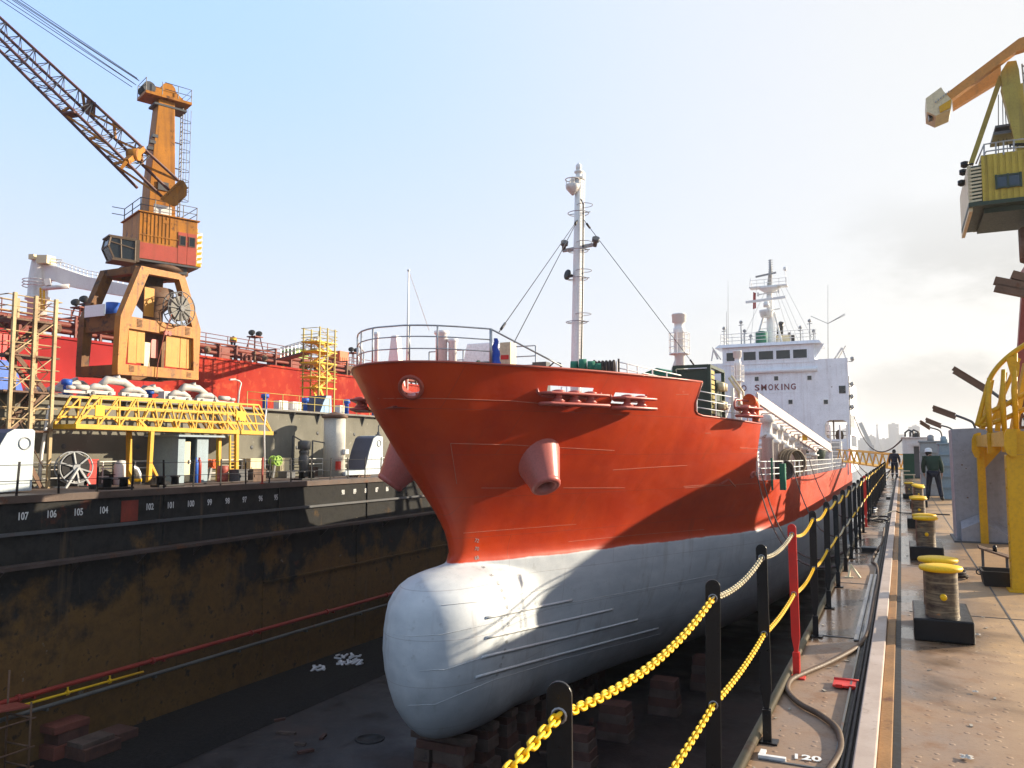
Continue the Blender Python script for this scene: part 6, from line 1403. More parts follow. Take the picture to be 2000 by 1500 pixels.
# loose cables farther along
rc = random.Random(5)
for k, (px, py, lb) in enumerate(((1690, 1000, 'tangle of grey hoses at foot of the far posts'), (1702, 960, 'loop of dark hose before the second red post'), (1712, 1020, 'black cable loop crossing towards the kerb'))):
    c = P(px, py, Z=.03); mb = MB(); path = [c + V((.22 * math.cos(a) * (1 + .3 * math.sin(3 * a)), .5 * math.sin(a) + .18 * a, .02 * math.sin(2 * a))) for a in [i * .35 for i in range(26)]]
    mb.tube(smooth_path(path, 2), .02, 6); tag(obj('hose_coil', mb, [M['grey'], M['rope'], M['blackmat']][k]), lb, 'hose')
mb = MB(); pa = [P(*q, Z=.02) for q in ((1690, 1018), (1715, 1010), (1745, 1002))] ; pa = [pa[0], pa[1], V((-.24, pa[2].y, .08)), V((-.05, pa[2].y, .03)), V((.6, pa[2].y + .1, .02)), V((1.1, pa[2].y, .02))]; mb.tube(smooth_path(pa, 5), .016, 6); tag(obj('cable', mb, M['blackmat']), 'black cable lying across the kerb to the grey slab', 'cable')
# bollards: two capped posts on a block each
def bollard(px, base_py, label, k=1.0, gap=.62, tilt=0):
    a = P(px, base_py, Z=0); a.y += .19 * k; t = thing('twin_bollard', label, 'bollard', a, 'yellow capped bollards on the right walkway'); bh = .2 * k
    mb = MB(); mb.box(a.x - .24 * k, a.x + .24 * k, a.y - .19 * k, a.y + gap + .17 * k, 0, bh); obj('base', mb, M['black'], t, bevel=.015)
    for j, dy in enumerate((0, gap)):
        c = V((a.x - .0, a.y + dy, bh)); mb = MB(); mb.lathe([(.142 * k, 0), (.138 * k, .02 * k), (.135 * k, .41 * k)], c, n=28, cap=False)
        bp = obj('post', mb, BOLM, t); tv = V((tilt, -tilt, 1)) if j == 0 else V((0, 0, 1)); kc = c + V((0, 0, .4 * k))
        mb = MB(); mb.lathe([(.13 * k, .0), (.175 * k, .012 * k), (.183 * k, .032 * k), (.175 * k, .05 * k), (.11 * k, .062 * k), (.001, .064 * k)], kc, tv, n=28); obj('cap', mb, M['yellowc'], bp)
        mb = MB(); mb.lathe([(.028 * k, .09 * k), (.028 * k, .175 * k), (.026 * k, .182 * k), (.001, .182 * k)], c + V((0, 0, .2 * k)), (.05, -1, -.05), 14); obj('pin', mb, M['yellowc'], bp)
    return t
def bol_mat():
    m, nt, b, pos, oc = newmat('rope worn bollard post'); n1 = noise(nt, pos, 9, 7, .65, sxyz=(1, 1, 1.6)); n2 = noise(nt, pos, 30, 5); hb = noise(nt, pos, 10, 5, .6, sxyz=(.3, .3, 4))
    c = mix(nt, ramp(nt, n1, .38, .62), (.035, .02, .012), (.13, .09, .05)); c = mix(nt, ramp(nt, hb, .5, .64, 0, .85), c, (.24, .19, .11)); c = mix(nt, ramp(nt, n1, .62, .7, 0, .8), c, (.36, .14, .03))
    nt.links.new(c, b.inputs['Base Color']); b.inputs['Roughness'].default_value = .5; b.inputs['Metallic'].default_value = .25; setbump(nt, b, n2, .25, .006); return m
BOLM = bol_mat()
bollard(1845, 1256, 'nearest twin bollard with yellow caps and a big black base block')
bollard(1811, 1094, 'second twin bollard with yellow caps just beyond the nearest one')
bollard(1796, 1031, 'third twin bollard with yellow caps left of the green jacketed man')
bollard(1795, 991, 'fourth twin bollard with tilted yellow cap in front of the cabin', 1.0, .62, .22)
bollard(1776, 974, 'farthest twin bollard before the green and white cabin', .85)
# grey slab housing with triangular ridge
X0, Ysl = .92, 15.3
a = P(1866, 1056, Z=0); Ysl = a.y
def sl(px, py, dy=0): p = P(px, py, Y=Ysl); p.y += dy; return p
t = thing('slab_housing', 'grey steel slab with a triangular ridge behind the yellow stair legs', 'housing', a)
mb = MB(); q = [sl(1869, 1052), sl(1858, 838), sl(1904, 836), sl(2065, 836), sl(2065, 1060)]; q[0].z = q[-1].z = .02; mb.prism(q, (0, 1.1, 0)); obj('slab', mb, M['slab'], t, fix=True, bevel=.012)
mb = MB(); q = [sl(1876, 1018, -.01), sl(1914, 1003, -.01), sl(1985, 1042, -.01), sl(1985, 1062, -.01), sl(1872, 1058, -.01)]; top2 = [q[0], q[1], q[2]]
apex = [p + V((0, -.28, -.12)) for p in top2]
mb.grid([top2, [p + V((0, -.03, -.01)) for p in top2], apex], False); mb.add([apex[0], apex[1], apex[2], V((apex[2].x, apex[2].y, .01)), V((apex[0].x, apex[0].y, .01))], [(0, 1, 2, 3, 4)]); mb.add([top2[0], apex[0], V((apex[0].x, apex[0].y, .01)), V((top2[0].x, top2[0].y, .01))], [(0, 1, 2, 3)]); obj('ridge', mb, M['slab'], t)
mb = MB(); b_ = sl(1868, 1056, -.3); mb.box(b_.x - .05, b_.x + 1.9, b_.y - .03, b_.y + 1.5, .001, .03); obj('base_plate', mb, M['dkgrey'], t)
mb = MB()
for px, py, s in ((1879, 908, .014), (1887, 915, .01), (1890, 972, .014), (1899, 883, .01), (1881, 880, .007)): p = sl(px, py); mb.obox(p, (s, 0, 0), (0, .004, 0), (0, 0, s * .8))
obj('rust_spot', mb, M['ruststeel'], t)
# ------------------------------------------------------------------ right bank: yellow stair structure, bin, cabins, lamps, crane
YM = M['yellow']
p0 = P(1999, 1158, Z=0); YQ = p0.y                      # near yellow leg stands here
q0 = P(1924, 1062, Z=0)
t = thing('yellow_stairway', 'yellow steel stairway with curved railings on two legs at the right edge', 'stairway', V((p0.x, p0.y, 0)))
zq = P(1985, 888, Y=YQ).z; zf = P(1918, 873, Y=q0.y).z
mb = MB(); mb.box(p0.x - .11, p0.x + .14, YQ, YQ + .22, 0, zq); l1 = obj('leg', mb, YM, t, bevel=.01)
mb = MB()
for k in range(8): mb.lathe([(.016, 0), (.012, .012)], (p0.x - .112, YQ + .05, .15 + k * .22), (-1, 0, 0), 8)
mb.box(p0.x - .15, p0.x + .18, YQ - .04, YQ + .26, .001, .02); obj('bolt_row', mb, YM, l1)
mb = MB(); mb.box(q0.x - .065, q0.x + .065, q0.y, q0.y + .13, 0, zf); obj('leg', mb, YM, t, bevel=.008)
def yq(pts, Y, th, name, par=t): mb = MB(); mb.prism([P(x, y, Y=Y) for x, y in pts], (0, th, 0)); return obj(name, mb, YM, par, fix=True)
yq([(1911, 845), (1902, 848), (1898, 858), (1898, 880), (1904, 893), (1912, 896), (1916, 880), (1916, 845)], q0.y - .05, .045, 'bracket_plate')
yq([(1912, 874), (1962, 872), (1927, 911), (1918, 924), (1912, 924)], q0.y + .04, .03, 'gusset')
yq([(1986, 838), (1966, 838), (1961, 850), (1961, 872), (1966, 885), (1975, 892), (1986, 891)], YQ - .06, .05, 'bracket_plate')
mb = MB(); mb.bar(P(1912, 862, Y=q0.y), P(1968, 857, Y=YQ + .02), .09, .19); obj('side_beam', mb, YM, t)
mb = MB(); ea, eb = P(1975, 872, Y=YQ), P(1975, 842, Y=YQ); mb.box(ea.x, ea.x + 2, YQ + .001, YQ + .16, zq + .002, eb.z); obj('front_beam', mb, YM, t)
mb = MB(); ea = P(1916, 870, Y=q0.y); mb.box(ea.x, ea.x + 2.4, q0.y + .0, q0.y + .12, zf + .002, zf + .16); obj('rear_beam', mb, YM, t)
mb = MB(); mb.box(p0.x + .1, p0.x + 2, YQ + .17, q0.y - .05, zq + .12, zq + .15); obj('walkway', mb, YM, t)
# curved railings: seven ribs bending over plus long rails
def rp(px, py, Y): return P(px, py, Y=Y)
rails = [[(1908, 832), (1922, 780), (1936, 735), (1965, 700), (2010, 668), (2060, 640)], [(1908, 832), (1935, 805), (1965, 790), (2010, 765), (2060, 740)], [(1915, 832), (1945, 824), (1975, 812), (2010, 795), (2060, 775)]]
ym = YQ + 2.2
for r_ in rails:
    mb = MB(); mb.tube(smooth_path([rp(a, b, ym) for a, b in r_], 6), .035, 8); obj('rail', mb, YM, t)
for px, pb, pt in ((1934, 845, 738), (1962, 842, 722), (1985, 838, 690), (2012, 835, 670)):
    mb = MB(); a, b = rp(px, pb, ym - .1), rp(px - 4, (pb + pt) / 2, ym - .05); c = rp(px - 2, pt, ym); mb.tube([a, b, c], [.035, .042, .03], 8); mb.bar(a, a - V((0, 0, .3)), .09); obj('rib', mb, YM, t)
for (px0, py0, px1, py1, w_) in ((1948, 842, 1962, 728, .07), (1930, 842, 1990, 700, .05), (1978, 845, 2005, 710, .08), (1918, 838, 1936, 742, .06)):
    mb = MB(); mb.bar(rp(px0, py0, ym + .5), rp(px1, py1, ym + .6), w_); obj('post', mb, YM, t)
mb = MB(); mb.prism([rp(1965, 700, ym - .05), rp(1978, 695, ym - .05), rp(1992, 712, ym - .05), rp(1990, 735, ym - .05), rp(1975, 735, ym - .05)], (0, .03, 0)); obj('gusset', mb, YM, t)
mb = MB()
for k in range(7): a = rp(1990 + k * 3, 835 - k * 22, ym + 1.0); mb.box(a.x, a.x + .9, a.y - .15, a.y + .15, a.z - .02, a.z + .02)
mb.bar(rp(1985, 850, ym + .85), rp(2010, 690, ym + .85), .06, .25); obj('stair_flight', mb, M['ruststeel'], t)
# bin and trestle
b0 = P(1938, 1146, Z=0); t = thing('waste_bin', 'black steel bin under a plank trestle beside the yellow leg', 'bin', b0)
mb = MB(); w1, w2_, hh = .2, .23, .19; x, y = b0.x + .12, b0.y
for (sx_, sy) in ((0, 0),):
    o_ = [(x - w1, y, 0), (x + w1, y, 0), (x + w1, y + .4, 0), (x - w1, y + .4, 0)]; u_ = [(x - w2_, y - .03, hh), (x + w2_, y - .03, hh), (x + w2_, y + .43, hh), (x - w2_, y + .43, hh)]
    i_ = [(x - w1 + .02, y + .02, .03), (x + w1 - .02, y + .02, .03), (x + w1 - .02, y + .38, .03), (x - w1 + .02, y + .38, .03)]; v_ = [(x - w2_ + .025, y - .005, hh), (x + w2_ - .025, y - .005, hh), (x + w2_ - .025, y + .405, hh), (x - w2_ + .025, y + .405, hh)]
    mb.add(o_ + u_ + v_ + i_, [(3, 2, 1, 0)] + [(i, (i + 1) % 4, 4 + (i + 1) % 4, 4 + i) for i in range(4)] + [(4 + i, 4 + (i + 1) % 4, 8 + (i + 1) % 4, 8 + i) for i in range(4)] + [(8 + i, 8 + (i + 1) % 4, 12 + (i + 1) % 4, 12 + i) for i in range(4)] + [(12, 13, 14, 15)])
obj('body', mb, M['blackmat'], t); mb = MB(); mb.ring((x - w2_ - .02, y + .1, hh - .03), .03, .008, (0, 1, 0), 12, 5); obj('handle', mb, M['blackmat'], t)
b0 = P(1922, 1108, Z=0); t = thing('plank_trestle', 'low trestle of old planks leaning towards the yellow leg', 'trestle', b0); a, b = P(1912, 1070, Y=b0.y), P(1978, 1092, Y=b0.y)
for k in range(3): mb = MB(); o_ = V((0, .11 * k, .004 * k)); mb.bar(a + o_, b + o_, .1, .025); obj('plank', mb, M['wood'], t)
for p in (lerp(a, b, .12), lerp(a, b, .85)): mb = MB(); mb.bar(V((p.x, p.y + .1, 0)), p + V((0, .1, -.014)), .035); obj('leg', mb, M['dkgrey'], t)
mb = MB(); mb.lathe([(.03, 0), (.03, .07), (.015, .1)], lerp(a, b, .5) + V((0, .1, .012)), n=10); obj('bolt', mb, M['black'], t)
# cabins beyond the slab
a = P(1765, 934, Z=0); D = (a - CAM).dot(FW); yc = a.y
t = thing('site_cabin', 'small cabin with white upper and dark green lower walls at the end of the walkway', 'cabin', a); c = P(1822, 934, Y=yc); zt_ = P(1780, 856, Y=yc).z; zg = P(1780, 886, Y=yc).z
mb = MB(); mb.box(a.x, c.x, yc, yc + 3.2, 0, zg); obj('lower_wall', mb, paint('dark green cabin paint', (.012, .07, .035), .45, .2, .05), t)
mb = MB(); mb.box(a.x, c.x, yc + .001, yc + 3.2, zg + .001, zt_); obj('upper_wall', mb, M['white'], t)
mb = MB(); mb.box(a.x - .08, c.x + .08, yc - .12, yc + 3.3, zt_ + .002, zt_ + .07); mb.box(P(1781, 866, Y=yc).x, c.x + .1, yc - .45, yc - .125, P(1781, 870, Y=yc).z, P(1781, 866, Y=yc).z); obj('roof', mb, M['white_rust'], t)
mb = MB(); e0, e1 = P(1787, 934, Y=yc), P(1797, 872, Y=yc); mb.box(e0.x, e1.x, yc - .03, yc - .003, .05, e1.z); obj('door', mb, M['dkgrey'], t)
mb = MB()
for k, px in enumerate((1768, 1778)): e = P(px, 853, Y=yc); mb.tube([e, e + V((0, 0, .25)), e + V((.2, .1, .42)), e + V((.45, .2, .3)), e + V((.45, .2, 0))], .06, 6)
mb.box(P(1783, 853, Y=yc).x, P(1797, 853, Y=yc).x, yc + .4, yc + 1.4, zt_ + .073, zt_ + .35); obj('roof_pipe', mb, M['dkgrey'], t)
b0 = P(1774, 944, Z=0); t = thing('bench', 'small cream step stand before the green cabin', 'stand', b0); mb = MB(); mb.box(b0.x - .25, b0.x + .35, b0.y, b0.y + .35, .42, .47); mb.box(b0.x - .35, b0.x + .1, b0.y - .15, b0.y + .2, .62, .66); obj('top', mb, M['cream'], t)
for dx in (-.2, .28): mb = MB(); mb.bar((b0.x + dx, b0.y + .1, 0), (b0.x + dx, b0.y + .1, .42), .06); obj('leg', mb, M['cream'], t)
for px0, px1, pb, pt, lb, mt in ((1800, 1846, 968, 864, 'grey steel cabinet behind the green jacketed man', M['grey']), (1838, 1862, 975, 868, 'narrow blue grey cabinet between the man and the slab', M['booth'])):
    a = P(px0, pb, Z=0); c = P(px1, pb, Y=a.y); zt_ = P(px0, pt, Y=a.y).z; t = thing('steel_cabinet', lb, 'cabinet', a)
    mb = MB(); mb.box(a.x, c.x, a.y, a.y + 1.2, 0, zt_); obj('body', mb, mt, t, bevel=.02)
    mb = MB(); n = 4
    for k in range(n): z = zt_ * (.2 + .2 * k); mb.box(a.x - .02, c.x + .02, a.y - .05, a.y - .003, z, z + .06)
    obj('stiffener', mb, mt, t); mb = MB(); mb.box(a.x - .05, c.x + .05, a.y - .06, a.y + 1.25, zt_ + .002, zt_ + .06); mb.lathe([(.12, .062), (.12, .25), (.04, .3)], ((a.x + c.x) / 2, a.y + .5, zt_), n=10); obj('lid', mb, mt, t)
# lamp fixtures on bent arms
def lamp(label, tip0, tip1, arm, Y, w_=.16):
    t = thing('flood_lamp', label, 'lamp', V((P(*arm[-1], Y=Y).x, Y, 0)), 'strip lamps on bent arms along the right walkway')
    pts = [P(a, b, Y=Y) for a, b in arm]; mb = MB(); mb.tube(smooth_path(pts, 4) + [V((pts[-1].x, Y, 0))], .035, 6); obj('arm', mb, M['dkgrey'], t)
    a, b = P(*tip0, Y=Y), P(*tip1, Y=Y)
    for k in (-1, 1): mb = MB(); o_ = V((0, w_ * k * .8, w_ * .4 * k)); mb.bar(a + o_, b + o_, w_ * 1.1, w_ * .9); lf = obj('lamp_box', mb, M['ruststeel'], t); mb = MB(); mb.bar(a + o_ - V((0, 0, w_ * .46)), b + o_ - V((0, 0, w_ * .46)), w_ * .8, .02); obj('glass', mb, M['glass'], lf)
lamp('big strip lamp on a bent arm above the yellow stairway', (1862, 722), (1928, 762), [(1928, 758), (1955, 778), (1990, 800), (2012, 840)], 19, .1)
lamp('strip lamp on a curved arm over the grey slab', (1822, 797), (1866, 813), [(1866, 811), (1890, 820), (1902, 828), (1908, 850)], 24, .1)
lamp('small strip lamp left of the slab behind the man', (1808, 820), (1838, 832), [(1838, 831), (1855, 836), (1862, 845), (1864, 870)], 36, .12)
lamp('farthest strip lamp over the grey cabinets', (1797, 824), (1816, 836), [(1816, 835), (1836, 842), (1840, 860), (1841, 880)], 42, .12)
# right crane, partly out of the picture
YC = 34.0; Q = lambda px, py, dy=0: P(px, py, Y=YC + dy)
OL = paint('olive yellow crane cladding', (.50, .37, .045), .5, .2, .1, .4, (.12, .07, .02), sc_=1.5)
b0 = Q(2075, 300); xc = b0.x; t = thing('dock_crane', 'olive yellow crane with striped house and counterweight arm cut by the right edge', 'crane', V((xc, YC + 2, 0)))
a, b = Q(1920, 395), Q(2010, 300); xr_ = xc + (xc - a.x)
mb = MB(); mb.box(a.x, xr_, YC, YC + 4.6, a.z, Q(1920, 303).z); hs = obj('machine_house', mb, OL, t)
mb = MB(); n = 26
for k in range(n): x = lerp(a.x, xr_, k / n); mb.box(x, x + (xr_ - a.x) / n * .55, YC - .035, YC - .001, a.z + .02, Q(1920, 305).z)
obj('corrugation', mb, OL, hs)
w0, w1_ = Q(1946, 368), Q(1993, 339); mb = MB(); mb.box(w0.x, w1_.x, YC - .06, YC - .038, w0.z, w1_.z); wn_ = obj('window', mb, paint('blue window glass', (.04, .07, .10), .12, .1, bump=0), hs)
mb = MB(); xm = lerp(w0.x, w1_.x, .48)
for x in (w0.x, xm, w1_.x): mb.box(x - .035, x + .035, YC - .09, YC - .038, w0.z - .05, w1_.z + .05)
for z in (w0.z, w1_.z): mb.box(w0.x + .036, w1_.x - .036, YC - .088, YC - .038, z - .03, z + .03)
obj('frame', mb, M['dkgreen'], wn_)
def cpr(pts, th, mat, name, par=t, dy=0): mb = MB(); mb.prism([Q(x, y, dy) for x, y in pts], (0, th, 0)); return obj(name, mb, mat, par, fix=True)
e0, e1 = Q(1893, 402), Q(1893, 322)
mb = MB(); mb.box(e0.x, e0.x + .12, YC + .1, YC + 4.3, e0.z - .2, e1.z); ew = obj('end_wall', mb, M['cream'], t)
mb = MB(); mb.box(e0.x + .121, a.x - .001, YC + .05, YC + 4.2, e0.z, e1.z - .05); obj('end_panel', mb, M['dkgreen'], t)
for k in range(11):
    y = 326 + k * 7.0; cpr([(1894.5, y + 3), (1918, y - 1), (1918, y + 2.6), (1894.5, y + 6.6)], .03, M['cream'], 'stripe', par=ew, dy=.01)
mb = MB(); mb.box(e0.x - .02, xr_, YC - .08, YC + 4.0, Q(1900, 404).z, Q(1900, 396.5).z); mb.box(e0.x + .5, xr_ - .5, YC + .4, YC + 3.6, Q(1900, 414).z, Q(1900, 404).z - .002); gb = obj('underframe', mb, M['dkgreen'], t)
mb = MB(); mb.lathe([(1.2, -1.2), (1.2, 0)], (xc, YC + 2.3, gb and Q(2075, 412).z), n=20); obj('slew_ring', mb, M['ruststeel'], t)
mb = MB(); lx0 = Q(2010, 450, 2.3); zg_ = Q(2075, 412).z - 1.9
for s in (-1, 1):
    for e in (0, 1): mb = MB(); x = lx0.x if s < 0 else 2 * xc - lx0.x; mb.bar((x, YC + .8 + e * 3, zg_), (x + s * .8, YC + .2 + e * 4.2, 0), .3, .45); obj('portal_leg', mb, M['redrail'], t)
mb = MB(); mb.box(lx0.x - .2, 2 * xc - lx0.x + .2, YC + .6, YC + 4.0, zg_, zg_ + .5); obj('portal_top', mb, M['redrail'], t)
# rails and tower
mb = MB(); pts = [Q(1906, 320), Q(1922, 282), Q(1960, 276), Q(2010, 270)]; mb.tube(pts, .03, 5); mb.tube([Q(1914, 318), Q(1926, 296), Q(1960, 291), Q(2010, 286)], .03, 5)
for p, q in ((Q(1922, 282), Q(1922, 305)), (Q(1945, 279), Q(1945, 303)), (Q(1960, 276), Q(1960, 302)), (Q(1980, 274), Q(1980, 300))): mb.bar(p, q, .05)
obj('roof_railing', mb, M['grey'], t)
cpr([(1955, 140), (1968, 120), (1985, 118), (1990, 135), (2003, 240), (1993, 240), (1975, 195), (1965, 185), (1958, 165)], .5, M['olive'], 'tower_head', dy=1.2)
for dy, x0, x1 in ((1.0, 1968, 2002), (3.0, 1985, 2030)): mb = MB(); mb.bar(Q(x0, 170, dy), Q(x1, 305, dy), .45, .4); obj('tower_leg', mb, M['olive'], t)
mb = MB(); mb.bar(Q(1955, 150, 1.5), Q(1896, 322, 1.5), .18); obj('tie_strut', mb, M['olive'], t)
mb = MB(); mb.box(Q(1940, 255, 1).x, Q(2050, 255, 1).x, YC + 1, YC + 2.4, Q(1940, 264, 1).z, Q(1940, 258, 1).z); mb.box(Q(1944, 250, 1).x, Q(2050, 250, 1).x, YC + 1, YC + 2.4, Q(1940, 250, 1).z, Q(1940, 246, 1).z); mb.bar(Q(1995, 246, 1.6), Q(1995, 300, 1.6), .35); obj('winch_deck', mb, M['dkgrey'], t)
mb = MB(); mb.box(Q(1985, 215, 1.3).x, Q(1997, 215, 1.3).x, YC + 1.3, YC + 2, Q(1985, 222, 1.3).z, Q(1985, 195, 1.3).z); obj('cable_guide', mb, M['dkgrey'], t)
mb = MB(); [mb.bar(Q(1996 + k * 1.2, 130 + k * 14, 1.4), Q(2003 + k * 1.2, 128 + k * 14, 1.4), .05) for k in range(9)]; mb.bar(Q(1996, 125, 1.4), Q(2008, 255, 1.4), .05); mb.bar(Q(2003, 125, 1.4), Q(2015, 255, 1.4), .05); obj('tower_ladder', mb, M['grey'], t)
mb = MB(); [mb.tube([Q(1975 + 6 * k, 291 - k, .6), Q(1972 + 8 * k, 283, .6), Q(1990 + 5 * k, 281, .6), Q(2010, 288 - k, .6)], .05, 5) for k in range(3)]; obj('cable_bundle', mb, M['black'], t)
for px, py in ((1884, 322), (1878, 358), (1881, 337)): mb = MB(); p = Q(px, py, 1.5 if px < 1883 else .3); mb.lathe([(.05, -.12), (.14, -.06), (.14, .1), (.04, .14)], p, n=10); mb.bar(p, p + V((.3, 0, 0)), .05); obj('side_lamp', mb, M['black'], t)
OR = paint('orange lever paint', (.58, .25, .05), .5, .2, .12, .3, (.2, .1, .04))
lev = None
for dy in (.6, 2.4):
    lv_ = cpr([(1818, 205), (1830, 196), (1990, 75), (2010, 68), (2010, 92), (1985, 100), (1860, 193), (1842, 206)] if dy < 1 else [(1860, 192), (1955, 125), (1955, 155), (1862, 212)], .35, OR, 'lever_arm', dy=dy)
cpr([(1808, 192), (1838, 170), (1843, 178), (1860, 196), (1856, 214), (1828, 226), (1810, 218)], 1.3, M['cream'], 'counterweight', dy=.3)
cpr([(1812, 222), (1820, 221), (1822, 229), (1815, 231)], .4, M['black'], 'hook', dy=.5)
for k in range(6): cpr([(1826 + k * 5, 199 - k * 4), (1829 + k * 5, 201 - k * 4), (1829 + k * 5, 196 - k * 4)], .05, M['grey'], 'rib', dy=.22)
cpr([(1834, 208), (1858, 193), (1856, 210), (1836, 220)], .05, M['yellow'], 'yellow_plate', dy=.24)
for x0, x1 in ((1950, 1950), (1958, 1960), (1962, 1968)): mb = MB(); mb.tube([Q(x0, 185, 1.6), Q(x1, 300, 1.6)], .015, 4); obj('cable', mb, M['wire'], t)

ll = thing('strip_lamp_bank', 'bank of rusty strip lamps on a post below the right crane', 'lamp', V((Q(2060, 560, -2).x, YC - 2, 0)))
for k, (x, y) in enumerate(((1976, 536), (1942, 548), (1943, 562))): mb = MB(); mb.bar(Q(x, y, -2), Q(2075, y + 26, -2), .25, .26); obj('lamp_box', mb, M['ruststeel'], ll)
mb = MB(); p = Q(2060, 560, -2); mb.bar((p.x, p.y + .3, 0), (p.x, p.y + .3, p.z + .5), .2); obj('post', mb, M['ruststeel'], ll)
# added block outside the frame on the right, shaped to shade the ship's side
hx = 6.4; dh = thing('shadow_blocker', 'unseen grey block added beyond the right crane to shade the ship', 'building', (hx + 1.5, 53, 0))
mb = MB(); mb.prism([(hx, 50.0, 0), (hx, 56.4, 0), (hx, 56.4, 5.15), (hx, 55.0, 6.6), (hx, 53.6, 6.8), (hx, 51.6, 6.15), (hx, 50.0, 4.95)], (3, 0, 0)); obj('wall', mb, M['slab'], dh, fix=True)
mb = MB(); mb.prism([(hx - .12, 51.6, 6.17), (hx - .12, 53.6, 6.82), (hx - .12, 55.0, 6.62), (hx - .12, 55.0, 6.7), (hx - .12, 53.6, 6.9), (hx - .12, 51.6, 6.25)], (3.3, 0, 0)); obj('roof', mb, M['dkgrey'], dh, fix=True)
for k in range(3): mb = MB(); mb.box(hx - .03, hx - .003, 51 + k * 1.6, 52 + k * 1.6, 2.6, 3.8); obj('window', mb, M['glass'], dh)
mb = MB()
for y in (58.5, 60.2, 63, 64): mb.bar((hx + 1, y, 0), (hx + 1, y + 1.2, 5), .2)
for z in (2.5, 4): mb.bar((hx + 1, 57, z), (hx + 1, 66, z), .12)
mb.bar((hx + 1, 57, 2.5), (hx + 1, 56.4, 2.5), .12); obj('dapple_posts', mb, M['dkgrey'], dh)  # unseen posts and bars, added to cast dappled shade
# ------------------------------------------------------------------ people
SKIN = paint('skin', (.42, .24, .16), .55, .1, bump=0); JK = paint('dark green jacket', (.022, .045, .028), .85, .3, bump=.4, sc_=4); TR = paint('navy trousers', (.012, .015, .028), .85, .3, bump=.4, sc_=4)
NV = paint('navy coverall', (.012, .016, .034), .85, .3, bump=.4, sc_=4); BT = paint('black boots', (.01, .009, .009), .6, .2); RF = paint('reflective band', (.6, .6, .56), .35, .05, bump=0); YH = paint('yellow work jacket', (.7, .42, .03), .7, .1, bump=0)
def skin_obj(name, verts, edges, radii, mat, parent, root=0, sub=2):
    org = ORG[parent.name]; me = bpy.data.meshes.new(name); me.from_pydata([tuple(V(v) - org) for v in verts], edges, []); me.materials.append(mat)
    o = bpy.data.objects.new(name, me); COL.objects.link(o); o.parent = parent; ORG[o.name] = org
    sk = o.modifiers.new('skin', 'SKIN'); sk.use_smooth_shade = True
    if not me.skin_vertices: me.skin_vertices.new() if hasattr(me.skin_vertices, 'new') else None
    for i, r in enumerate(radii):
        r = r if isinstance(r, tuple) else (r, r); me.skin_vertices[0].data[i].radius = r; me.skin_vertices[0].data[i].use_root = (i == root)
    ss = o.modifiers.new('smooth', 'SUBSURF'); ss.levels = sub; ss.render_levels = sub
    return o
